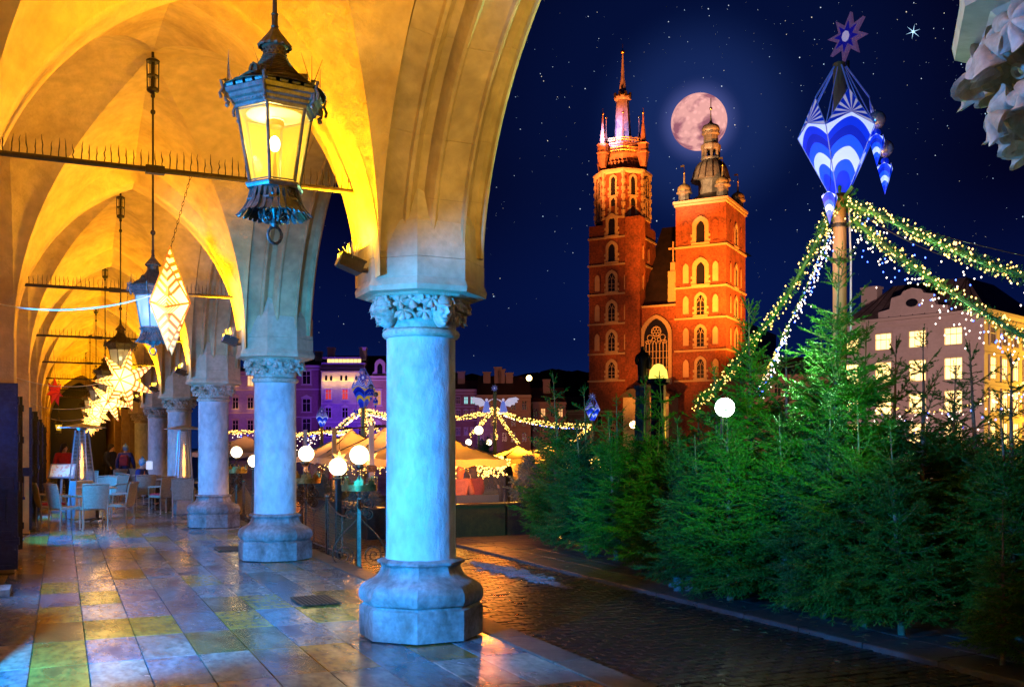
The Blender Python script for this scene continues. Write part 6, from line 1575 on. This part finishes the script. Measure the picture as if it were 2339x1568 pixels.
# porch and base details
zp0 = zl(908); b = MB(); b.box((-11.3, -2.2, zp0/2), (7.4, 4.6, zp0)); pch = b.build('porch', mat('porch_plaster', (.42, .36, .22), .8, var=.2, scale=1, col2=(.3, .25, .15)), ch, world=False, flat=True)
b = MB(); b.prism([(-4.1, 0), (4.1, 0), (2.4, 1.1), (-2.4, 1.1)], (-11.3, .3, zp0), (1, 0, 0), (0, 0, 1), 5.2, (0, -1, 0)); b.box((-11.3, -2.2, zp0-.1), (7.9, 5.0, .3)); b.build('porch_roof', M_roof, pch, world=False, flat=True)
for x in (-18.9, -20.8, -16.6): b = MB(); b.box((x, -.06, zl(960)), (.9, .12, 2.0)); b.box((x, -.1, zl(975)-.5), (2.4, .2, .35)); b.box((x, -.1, zl(945)+.4), (2.0, .2, .3)); b.build('small_window', M_trimst, ch, world=False, flat=True); b = MB(); b.box((x, -.14, zl(960)), (.6, .06, 1.5)); b.build('opening', M_dark, ch, world=False, flat=True)
win(ch, (xc-.2, 0, zl(1012)), EX, 1.0, 3.0, tracery=True, sw=.3)
b = MB(); b.sphere(P(1446, 969, 146), .55, 12, 8); tag(b.build('wall_lamp', mat('porch_lamp', (1, .8, .4), .3, emit=(1, .62, .2), es=14)), 'warm lamp shining at the church porch', 'lamp')
lamp('porch_light', 'POINT', P(1446, 972, 143), 700, (1, .6, .2), size=.4)
def loc2w(x, y, z): return ch.matrix_basis @ Vector((x, y, z)) if False else Matrix.Translation(CO) @ (Matrix.Rotation(A62-TH, 4, 'Z') @ Vector((x, y, z)))
ORG = (1, .27, .02)
for (x, y, z, ax, ay, az, e, an) in [(-2, -26, 6, -4, 0, 34, 330000, 46), (-8, -26, 6, -4, 0, 22, 50000, 44), (14, -8, 6, 0, 6, 34, 330000, 60), (-22, -26, 6, xc, 0, 24, 62000, 46), (-22, -28, 6, xc, 0, 44, 210000, 40), (-12, -24, 4, -11, 0, 16, 38000, 50), (-30, -14, 8, x0, 6, 46, 18000, 46), (-12, -60, 8, -11, 0, 8, 9000, 70)]:
    lamp('church_floodlight', 'SPOT', loc2w(x, y, z), e, ORG, aim=loc2w(ax, ay, az), size=.5, angle=an, blend=1)
lamp('spire_floodlight', 'SPOT', loc2w(xc-2, -4.0, zs(835)), 20000, (.50, .42, 1), aim=loc2w(xc, cy2, zs(740)), size=.3, angle=60, blend=1)
lamp('crown_floodlight', 'SPOT', loc2w(xc-3, -22, 26), 330000, (1, .27, .05), aim=loc2w(xc, cy2, zs(650)), size=.4, angle=32, blend=1)
lamp('helmet_floodlight', 'SPOT', loc2w(-12, -24, 30), 120000, (1, .62, .30), aim=loc2w(cx, cy, zq(950)), size=.4, angle=34, blend=1)

# ================================================================== HOUSES
def house(label, u0, u1, vtop, Z, wallc, roofc=None, roof_v=None, cols=None, rows=None, ww=12, wh=20, name='townhouse', lit=(), depth=12, chim=(), dv=None, trimc=(.5, .42, .5), gable=False, group='houses across the square', litc=(1, .7, .3), cornice=True, pediment=True):
    """facade facing the arcade; cols are columns and rows the row centres in the wide view of the photograph"""
    k = Z/FOC; Wd = (u1-u0)*k; H = EYE+(HZ-vtop)*k-GZ; um = (u0+u1)/2
    t = thing(name, label, 'house', XZ(um, Z, GZ), -TH, group)
    b = MB(); b.box((0, depth/2, H/2), (Wd-.02, depth, H)); wm = mat('wall_%d_%d' % (u0, Z), wallc, .85, var=.15, scale=.5, col2=tuple(c*.75 for c in wallc)); w_ = b.build('wall', wm, t, world=False, flat=True)
    tm = mat('trim_%d_%d_%d' % tuple(int(c*99) for c in trimc), trimc, .7)
    if cornice:
        b = MB(); b.box((0, -.15, H+.1), (Wd+.1, .5, .35)); b.box((0, -.06, H-.35), (Wd, .2, .18))
        b.build('cornice', tm, t, world=False, flat=True)
    if rows:
        b = MB()
        for v in rows[:-1]: z = EYE+(HZ-v)*k-GZ-wh*k*.95; b.box((0, -.05, z), (Wd, .14, .16))
        b.build('string_course', tm, t, world=False, flat=True)
    for i, v in enumerate(rows or []):
        for j, u in enumerate(cols or []):
            x = (u-um)*k; z = EYE+(HZ-v)*k-GZ; a, h = ww*k, wh*k
            o = Vector((x, 0, z-h/2)); rect = lambda a, h, z_=0: [(-a/2, z_), (a/2, z_), (a/2, z_+h), (-a/2, z_+h)]
            b = MB(); b.ring(rect(a*1.28, h*1.12, -h*.06), rect(a, h), o, EX, (0, 0, 1), .10); b.box((x, -.12, z-h*.57), (a*1.5, .28, .14)); b.box((x, -.12, z+h*.62), (a*1.45, .26, .14))
            if pediment and i % 2 == 1: b.prism([(-a*.7, 0), (a*.7, 0), (0, h*.22)], (x, 0, z+h*.64), (1, 0, 0), (0, 0, 1), .2, (0, -1, 0))
            f = b.build('window', tm, t, world=False, flat=True)
            on = (i, j) in lit; b = MB(); b.prism(rect(a, h), o+Vector((0, -.005, 0)), EX, (0, 0, 1), .02)
            b.build('pane', mat('lit_%d_%d_%d' % tuple(int(c*99) for c in litc), litc, .4, emit=litc, es=.9, sample=False) if on else M_dark, f, world=False, flat=True)
            b = MB(); b.box((x, -.05, z), (.07, .05, h)); b.box((x, -.05, z+h*.15), (a, .05, .07)); b.build('sash', tm, f, world=False, flat=True)
    if roof_v:
        zr_ = EYE+(HZ-roof_v)*(Z+depth*.5)/FOC-GZ; b = MB(); b.add([(-Wd/2, -.2, H+.2), (Wd/2, -.2, H+.2), (Wd/2, depth*.5, zr_), (-Wd/2, depth*.5, zr_), (Wd/2, depth, H), (-Wd/2, depth, H)], [(0, 1, 2, 3), (3, 2, 4, 5), (1, 4, 2), (0, 3, 5)])
        r_ = b.build('roof', M_roof, t, world=False, flat=True)
        for u, h in chim: b = MB(); b.box(((u-um)*k, depth*.35, zr_+h/2-1), (1.0, 1.2, h+2)); b.box(((u-um)*k, depth*.35, zr_+h), (1.2, 1.4, .2)); b.build('chimney', tm, r_, world=False, flat=True)
    return t, H, Wd, k, um
PUR = (.42, .34, .55)
house('lilac townhouse with yellow uplit window heads, between the second and third columns', 515, 592, 852, 150, (.45, .33, .42), None, 838, [538, 572], [868, 920, 972], 12, 24, trimc=(.6, .45, .3), lit=((0, 1),))
t, H, Wd, k, um = house('narrow brown townhouse with white windows, next to the second column', 592, 733, 838, 152, (.34, .20, .22), None, 818, [606, 700], [862, 925, 970], 17, 28, trimc=(.55, .5, .5), lit=((2, 0),), chim=((672, 1.2), (716, .8)), litc=(.8, .5, .15))
t, H, Wd, k, um = house('violet lit townhouse with a yellow glowing arcaded attic', 733, 833, 843, 150, PUR, None, 812, [750, 788, 825], [900, 942, 985], 12, 22, trimc=(.55, .48, .62), chim=((745, 1), (820, 1)), lit=((0, 0), (0, 1)), litc=(.5, .04, .02))
b = MB(); b.box((0, -.35, H-.1), (Wd, .7, .3)); b.build('cornice', M_roof, t, world=False, flat=True)
b = MB(); b.box((0, -.05, H-1.0), (Wd-.2, .1, 1.6)); b.build('frieze', mat('pale_frieze', (.7, .6, .4), .7), t, world=False, flat=True)
for i in range(22): b = MB(); b.box((-Wd/2+.3+i*(Wd-.6)/21, -.25, H-.45), (.14, .35, .22)); b.build('corbel', mat('pale_frieze', (.7, .6, .4), .7), t, world=False, flat=True)
for i in range(6): b = MB(); b.prism(lancet(.35, .8, 4), (-Wd/2+.8+(i//2)*2.3+(i % 2)*.75, -.1, H-1.7), (1, 0, 0), (0, 0, 1), .03); b.build('small_window', M_dark, t, world=False, flat=True)
for i in range(9): b = MB(); b.box((-Wd/2+1+i*.58, 1.2, H+1.35), (.52, .06, .62)); b.build('attic_pane', M_lit, t, world=False, flat=True)
b = MB(); b.box((-.4, 2, H+1.85), (6, 2, .2)); b.box((0, 1.6, H+.6), (Wd, 2.5, .9)); b.build('attic', mat('attic_wall', PUR, .8), t, world=False, flat=True)
for i in range(5): lamp('attic_light', 'POINT', XZ(742+i*20, 149.3, H+GZ-2.0), 60, (1, .62, .04), size=.2)
t, H, Wd, k, um = house('tall peach and violet townhouse with a curly dormer, beside the big column', 833, 935, 862, 150, (.45, .30, .30), None, 812, [862, 905], [908, 985], 15, 32, trimc=(.6, .5, .55), lit=((0, 0),), litc=(.45, .25, .04))
z = H+.3; b = MB(); x = (867-um)*k; b.prism([(-1.3, 0), (1.3, 0), (1.1, .5), (.8, .7), (.8, 1.9), (.55, 2.3), (0, 2.6), (-.55, 2.3), (-.8, 1.9), (-.8, .7), (-1.1, .5)], (x, .2, z), (1, 0, 0), (0, 0, 1), 1.2, (0, 1, 0)); d_ = b.build('dormer', mat('trim_x', (.6, .5, .55), .7), t, world=False, flat=True)
b = MB(); b.prism(lancet(.8, 1.6, 5), (x, .18, z+.3), (1, 0, 0), (0, 0, 1), .03); b.build('pane', M_dark, d_, world=False, flat=True)
house('townhouse hidden behind the big column', 935, 1040, 880, 150, (.35, .25, .3), None, 850, [960, 1000], [925, 970], 12, 22)
house('brown pink townhouse with small cyan lit windows, right beside the big column', 1034, 1088, 893, 140, (.45, .24, .20), None, 868, [1046, 1064, 1079], [914, 945, 985], 8, 15, lit=((0, 1), (0, 2)), litc=(.3, .75, .7), trimc=(.6, .5, .45), chim=((1050, 1),))
t, H, Wd, k, um = house('long mauve house behind the angels with a dark roof and chimneys', 1088, 1212, 906, 135, (.45, .30, .30), None, 858, [1100, 1125, 1152, 1172, 1197], [925, 962, 998], 10, 20, lit=(), trimc=(.38, .28, .28), chim=((1110, .3), (1136, 1.0), (1144, .7), (1163, .2)))
house('low mauve house with two lit windows towards the church', 1212, 1292, 922, 140, (.42, .27, .27), None, 885, [1222, 1240, 1262, 1280], [942, 975, 1005], 9, 18, lit=((0, 1), (0, 3)), litc=(1, .55, .2), trimc=(.38, .27, .27), chim=((1250, 1),))
house('dark house at the foot of the tall church tower', 1290, 1347, 940, 160, (.25, .14, .16), None, 905, [1302, 1322], [965, 995], 8, 15, trimc=(.3, .2, .2))
b = MB(); b.sphere(P(1208, 863, 130), .38, 10, 8); tag(b.build('roof_lamp', MATS['porch_lamp']), 'warm lamp shining on the dark roof of the mauve house', 'lamp')
b = MB(); 
for i in range(34): b.sphere(P(1205+i*4.5+R_.uniform(-3, 3), 880+R_.uniform(-6, 10), 200), R_.uniform(1.5, 3.2), 7, 5, (1.3, 1.3, 1))
for i in range(10): b.sphere(P(1030+i*8, 880+R_.uniform(-4, 6), 200), R_.uniform(1.5, 2.6), 7, 5, (1.3, 1.3, 1))
tag(b.build('far_treetops', mat('night_tree', (.01, .014, .012), .9)), 'dark treetops behind the low houses', 'trees', None, 'stuff')
lamp('house_uplight', 'SPOT', XZ(800, 132, 2), 12000, (.22, .05, 1), aim=XZ(812, 150, 9), size=.4, angle=66, blend=1)
lamp('house_uplight', 'SPOT', XZ(650, 135, 2), 2600, (.35, .08, .9), aim=XZ(640, 150, 9), size=.4, angle=80, blend=1)
lamp('house_uplight', 'SPOT', XZ(545, 135, 2), 3600, (.6, .18, .7), aim=XZ(548, 150, 8), size=.4, angle=60, blend=1)
lamp('house_uplight', 'SPOT', XZ(880, 138, 3), 2500, (1, .40, .25), aim=XZ(875, 150, 10), size=.4, angle=60, blend=1)
lamp('house_uplight', 'SPOT', XZ(1050, 122, 2), 2600, (.3, .12, 1), aim=XZ(1045, 140, 3), size=.4, angle=60, blend=1)
lamp('house_uplight', 'SPOT', XZ(1150, 95, 2), 6000, (1, .36, .34), aim=XZ(1150, 135, 6), size=.4, angle=80, blend=1)
for u, v in ((538, 885), (572, 885), (538, 937), (572, 937)): lamp('window_light', 'POINT', P(u, v-4, 149.2), 14, (1, .55, .08), size=.1)

# ================================================================== THE PALACE
PA = radians(-43)          # facade runs away at this angle
PC = XZ(2247, 95, GZ); pal = thing('palace', 'pale corner palace with many glowing windows, its side lit yellow', 'palace', PC, -(radians(90)+PA)+0, None)
# local frame: +x towards the corner along the front, front faces -y
fx = RT*(-sin(PA))*-1+FW*cos(PA)*-1      # from far left end to the corner
fx = (RT*.682-FW*.731); pal.rotation_euler = (0, 0, atan2(fx.y, fx.x))
HP = 14.7-GZ; Wf = 14.2; Ws_ = 16.0
M_pal = mat('palace_plaster', (.62, .50, .50), .85, var=.08, scale=.5, col2=(.55, .43, .42)); M_palt = mat('palace_trim', (.58, .46, .44), .8); M_pale = mat('palace_sash', (.75, .65, .45), .5)
b = MB(); b.box((-Wf/2, Ws_/2, HP/2), (Wf, Ws_, HP)); b.build('wall', M_pal, pal, world=False, flat=True)
b = MB(); b.box((-Wf/2, Ws_/2, HP+.15), (Wf+.9, Ws_+.9, .3)); b.box((-Wf/2, Ws_/2, HP-.5), (Wf+.25, Ws_+.25, .25)); b.build('cornice', M_palt, pal, world=False, flat=True)
b = MB()
for z in (10.9, 7.7, 4.4): b.box((-Wf/2, Ws_/2, z), (Wf+.16, Ws_+.16, .18))
b.build('string_course', M_palt, pal, world=False, flat=True)
M_paln = mat('palace_lit', (1, .9, .6), .4, var=.25, scale=1.3, col2=(.9, .55, .2), emit=(1, .68, .24), es=2.8, sample=False)
def palwin(o, ex, a, h, litm, dark=False):
    o = Vector(o); ex = Vector(ex); rect = lambda a, h, z_=0: [(-a/2, z_), (a/2, z_), (a/2, z_+h), (-a/2, z_+h)]
    nn = ex.cross(Vector((0, 0, 1))); b = MB(); b.ring(rect(a+.3, h+.3, -.15), rect(a, h), o, ex, (0, 0, 1), .12); f = b.build('window', M_palt, pal, world=False, flat=True)
    b = MB(); b.prism(rect(a, h), o, ex, (0, 0, 1), .02); b.build('pane', litm, f, world=False, flat=True)
    b = MB(); q = o+nn*.05
    for x in (-a/2+.06, -a/6, a/6, a/2-.06): b.tube([q+ex*x, q+ex*x+Vector((0, 0, h))], .03, 4)
    for z in (.05, h*.62, h-.05): b.tube([q-ex*a/2+Vector((0, 0, z)), q+ex*a/2+Vector((0, 0, z))], .045, 4)
    b.build('sash', M_pale, f, world=False, flat=True)
M_pdark = mat('brown_pane', (.10, .05, .02), .3)
for i, (zc, h) in enumerate(((12.6, 1.75), (9.4, 2.2), (6.15, 2.25), (3.0, 2.2))):
    for j in range(4): palwin((-2.9-3.6*j, 0, zc-h/2-GZ), EX, 1.75, h, M_paln)
    for j in range(5): palwin((0, 2.0+2.9*j, zc-h/2-GZ), EY, 1.35, h, M_pdark if i == 0 else M_paln)
b = MB(); b.add([(-Wf-.3, -.3, HP+.3), (.3, -.3, HP+.3), (.3, Ws_+.3, HP+.3), (-Wf-.3, Ws_+.3, HP+.3), (-Wf+3, 4.5, HP+4.3), (-3.5, 4.5, HP+4.3), (-3.5, Ws_-4.5, HP+4.3), (-Wf+3, Ws_-4.5, HP+4.3)], [(0, 1, 5, 4), (1, 2, 6, 5), (2, 3, 7, 6), (3, 0, 4, 7), (4, 5, 6, 7)]); prf = b.build('roof', mat('tin_roof', (.30, .22, .24), .45, metal=.3, var=.3, scale=.8, col2=(.16, .11, .12)), pal, world=False, flat=True)
for i in range(11): b = MB(); x = -Wf+1+i*1.25; xx = min(max(x, -Wf+3), -3.5); b.tube([(x, -.28, HP+.36), (xx, 4.5, HP+4.34)], .05, 4); b.build('roof_seam', M_roof, prf, world=False)
gx = -7.0; b = MB(); b.prism([(-3.6, 0), (3.6, 0), (3.6, .7), (2.4, .9), (2.2, 2.0), (1.2, 2.2), (.9, 2.6), (0, 2.8), (-.9, 2.6), (-1.2, 2.2), (-2.2, 2.0), (-2.4, .9), (-3.6, .7)], (gx, -.2, HP+.3), (1, 0, 0), (0, 0, 1), .6, (0, 1, 0)); gb = b.build('gable', M_pal, pal, world=False, flat=True)
b = MB(); b.prism([(.62*cos(i*pi/8), .42*sin(i*pi/8)) for i in range(16)], (gx, -.22, HP+1.6), (1, 0, 0), (0, 0, 1), .08, (0, -1, 0)); b.build('oval_window', M_dark, gb, world=False)
b = MB(); b.box((-Wf+1.0, 3.5, HP+2.4), (1.8, 1.2, 3.4)); b.box((-Wf+1.0, 3.5, HP+4.2), (2.0, 1.4, .2)); b.build('chimney', M_palt, prf, world=False, flat=True)
b = MB(); b.box((-7, -.6, 7.5-GZ), (3.4, 1.0, .9)); b.build('balcony', M_palt, pal, world=False, flat=True)
lamp('palace_light', 'SPOT', XZ(1960, 58, 3), 42000, (1, .60, .50), aim=XZ(2130, 100, 10), size=.5, angle=75, blend=1)
lamp('palace_side_light', 'SPOT', XZ(2700, 102, 2), 60000, (1, .52, .03), aim=PC+Vector((0, 0, 9))+FW*5+RT*5, size=.5, angle=85, blend=1)
# low house between church and palace
house('dim house with an ornamental scroll gable behind the decorated pole', 1700, 1960, 860, 120, (.30, .17, .13), None, 815, [1735, 1775, 1815, 1862], [890, 935], 14, 26, trimc=(.35, .2, .15), group=None)
lamp('house_uplight', 'SPOT', XZ(1830, 100, 2), 5000, (1, .42, .18), aim=XZ(1830, 120, 8), size=.4, angle=80, blend=1)

# ================================================================== MONUMENT
p = XZ(1467, 80, GZ); t = thing('monument', 'dark bronze poet statue standing on a stone pedestal before the great church window', 'monument', p, radians(150))
k_ = 80/FOC; zt = EYE+(HZ-880)*k_-GZ
b = MB(); b.oct([(1.0, 0), (1.0, .5), (.7, .7), (.55, zt-.4), (.7, zt-.2), (.7, zt)]); b.build('pedestal', M_base, t, world=False)
brz = mat('black_bronze', (.02, .018, .015), .45, metal=.4)
vs = [(0, 0, zt+1.0), (0, 0, zt+1.9), (0, 0, zt+2.55), (0, -.05, zt+2.85), (0, -.08, zt+3.2), (.15, 0, zt+.1), (-.15, 0, zt+.1), (.45, 0, zt+2.35), (.5, -.1, zt+1.8), (.15, -.35, zt+1.75), (-.45, 0, zt+2.35), (-.6, 0, zt+1.8), (-.5, -.1, zt+1.3)]
es = [(0, 1), (1, 2), (2, 3), (3, 4), (0, 5), (0, 6), (2, 7), (7, 8), (8, 9), (2, 10), (10, 11), (11, 12)]
link('statue', skin_mesh(vs, es, [(.5, .4), (.42, .34), (.36, .26), .11, .20, .40, .40, .18, .15, .12, .20, .22, .22], 'statue', brz, 2), t)
p = XZ(1503, 78, GZ); t = thing('lit_kiosk', 'golden glowing faceted glass canopy on a dark base beside the statue', 'kiosk', p); k_ = 78/FOC; z0 = EYE+(HZ-865)*k_-GZ; z1 = EYE+(HZ-833)*k_-GZ
b = MB(); b.lathe([(.78, z0), (.68, z0+(z1-z0)*.6), (.35, z1), (.05, z1+.1)], 9); b.build('glass_canopy', mat('gold_glow', (1, .7, .1), .4, emit=(1, .72, .10), es=1.6), t, world=False, flat=True)
b = MB(); b.lathe([(.6, 0), (.6, z0-.5), (.9, z0-.3), (.9, z0)], 9); b.build('base', M_dark, t, world=False, flat=True)

for y, e in ((12.9, 26), (19.3, 18), (25.6, 16), (31.6, 14)): lamp('shop_light', 'SPOT', (-.90, y-1.5, 1.9), e, (.03, .14, 1.0), aim=(-.85, y+1.4, 1.3), size=.1, angle=120, blend=.8)  # extra blue spots added to brighten the shutter faces
# ================================================================== MOON AND STARS
def moon_mat():
    m = bpy.data.materials.new('moon_surface'); m.use_nodes = True; t = m.node_tree; L = t.links.new; b = t.nodes['Principled BSDF']
    tc = t.nodes.new('ShaderNodeTexCoord'); n = t.nodes.new('ShaderNodeTexNoise'); n.inputs['Scale'].default_value = .021; n.inputs['Detail'].default_value = 8; n.inputs['Roughness'].default_value = .5; n.inputs['Distortion'].default_value = .4
    mp = t.nodes.new('ShaderNodeMapping'); mp.inputs['Location'].default_value = (61, 8, 15); L(tc.outputs['Object'], mp.inputs[0]); L(mp.outputs[0], n.inputs[0])
    r = t.nodes.new('ShaderNodeValToRGB'); L(n.outputs[0], r.inputs[0]); e = r.color_ramp.elements; e[0].position = .42; e[0].color = (.38, .13, .18, 1); e[1].position = .53; e[1].color = (1.0, .47, .43, 1)
    n2 = t.nodes.new('ShaderNodeTexVoronoi'); n2.inputs['Scale'].default_value = .10; L(mp.outputs[0], n2.inputs[0]); r2 = t.nodes.new('ShaderNodeMapRange'); L(n2.outputs[0], r2.inputs[0]); r2.inputs[1].default_value = 0; r2.inputs[2].default_value = .5; r2.inputs[3].default_value = 1.25; r2.inputs[4].default_value = .92
    v = t.nodes.new('ShaderNodeVectorMath'); v.operation = 'SCALE'; L(r.outputs[0], v.inputs[0]); L(r2.outputs[0], v.inputs[3]); L(v.outputs[0], b.inputs['Emission Color']); b.inputs['Emission Strength'].default_value = .95; b.inputs['Base Color'].default_value = (0, 0, 0, 1); b.inputs['Specular IOR Level'].default_value = 0
    m.cycles.emission_sampling = 'NONE'; return m
b = MB(); b.sphere((0, 0, 0), 50.5, 64, 40); o = link('moon', b.mesh('moon', moon_mat(), 180), None, MOON); tag(o, 'full pink moon with grey seas behind the lower church tower', 'moon')
r = random.Random(12); sb = MB(); tet = [(1, 1, 1), (-1, -1, 1), (-1, 1, -1), (1, -1, -1)]; tf = [(0, 1, 2), (0, 3, 1), (0, 2, 3), (1, 3, 2)]
oc6 = [(1, 0, 0), (-1, 0, 0), (0, 1, 0), (0, -1, 0), (0, 0, 1), (0, 0, -1)]; of = [(4, 0, 2), (4, 2, 1), (4, 1, 3), (4, 3, 0), (5, 2, 0), (5, 1, 2), (5, 3, 1), (5, 0, 3)]
groups = [MB(), MB(), MB()]
for i in range(1500):
    u = r.uniform(600, 2500); v = r.uniform(-60, 860)
    if r.random() < (max(0, v)/900)**1.2: continue
    p = P(u, v, 2400); s = .75*(.5+r.random()**4*2.0); k = r.choice((0, 0, 1, 2)); groups[k].add([(p.x+q[0]*s, p.y+q[1]*s, p.z+q[2]*s) for q in oc6], of)
for g, c in zip(groups, ((.75, .85, 1), (1, .85, .65), (.55, .75, 1))): tag(g.build('stars', mat('star_%d' % int(c[0]*100), (0, 0, 0), emit=c, es=1.0, sample=False), flat=True), 'scattered stars of the night sky', 'stars', None, 'stuff')
p = P(2085, 73, 2300); b = MB(); b.sphere((0, 0, 0), 3.2, 12, 8); 
for a in (0, pi/3, 2*pi/3): b.prism([(-18, 0), (0, -.9), (18, 0), (0, .9)], (0, 0, 0), RT*cos(a+.35)+Vector((0, 0, sin(a+.35))), RT*-sin(a+.35)+Vector((0, 0, cos(a+.35))), .2)  # lens rays of the star, built as thin glowing blades
o = link('bright_star', b.mesh('bright_star', mat('bright_star', (0, 0, 0), emit=(.45, .75, 1), es=1.6, sample=False)), None, p); tag(o, 'single bright blue-white star high beside the decorated pole', 'star')

lamp('far_fill', 'POINT', (1.2, 36, 3.2), 60, (1, .5, .12), size=.3)  # unseen fill lamps added to lighten the far end of the arcade
lamp('far_fill', 'POINT', (1.2, 48, 3.2), 60, (1, .45, .1), size=.3)
# ================================================================== BLUE LIGHT OF THE SHOP DOORS
def shop_light(label, y, e, x=-1.28, z=1.75, hh=1.3):
    t = thing('added_window', label, 'window', (x-.06, y, z), 0, 'blue lit windows added to the arcade wall')  # pane and frame are added to give the blue lamp a body
    b = MB(); b.box((0, 0, 0), (.04, 1.3, hh)); b.build('pane', mat('blue_lit_glass', (.1, .3, .8), .3, emit=(.10, .45, 1), es=1.2, sample=False), t, world=False, flat=True)
    b = MB()
    for s in (-1, 1): b.box((.01, s*.68, 0), (.08, .07, hh+.1)); b.box((.01, 0, s*(hh/2+.03)), (.08, 1.42, .07))
    b.build('frame', M_shut, t, world=False, flat=True)
    lamp('shop_light', 'SPOT', (x+.10, y, z), e, (.0, .33, 1.0), aim=(x+.1+4.1*1, y+2.0 if y < 6 else y+.6, 1.55 if y < 6 else .2), size=.12, angle=49 if y < 6 else 110, blend=.4)
shop_light('added blue lit window before the first wall pier, outside the picture', 5.0, 3700)
lamp('shop_light', 'SPOT', (-1.15, 4.6, 2.3), 800, (.0, .36, 1.0), aim=(.93, 4.89, 3.05), size=.1, angle=42, blend=.5)  # extra blue spot added for the hanging lantern alone
lamp('shop_light', 'SPOT', (-1.15, 5.2, 1.7), 6200, (.0, .34, 1.0), aim=(1.9, 13.5, .2), size=.15, angle=64, blend=.6)  # extra blue spot added to colour the floor and column bases
lamp('shop_light', 'SPOT', (-1.1, 3.2, 2.2), 700, (.0, .30, 1.0), aim=(2.6, 2.0, 2.75), size=.1, angle=24, blend=.5)  # extra blue spot added for the corner capital
shop_light('added blue lit window behind the first shutters', 11.6, 420); shop_light('added blue lit window by the front cafe table', 18.9, 900); shop_light('added blue lit window beside the walkers', 25.0, 700); shop_light('farthest added blue lit window', 31.2, 400)
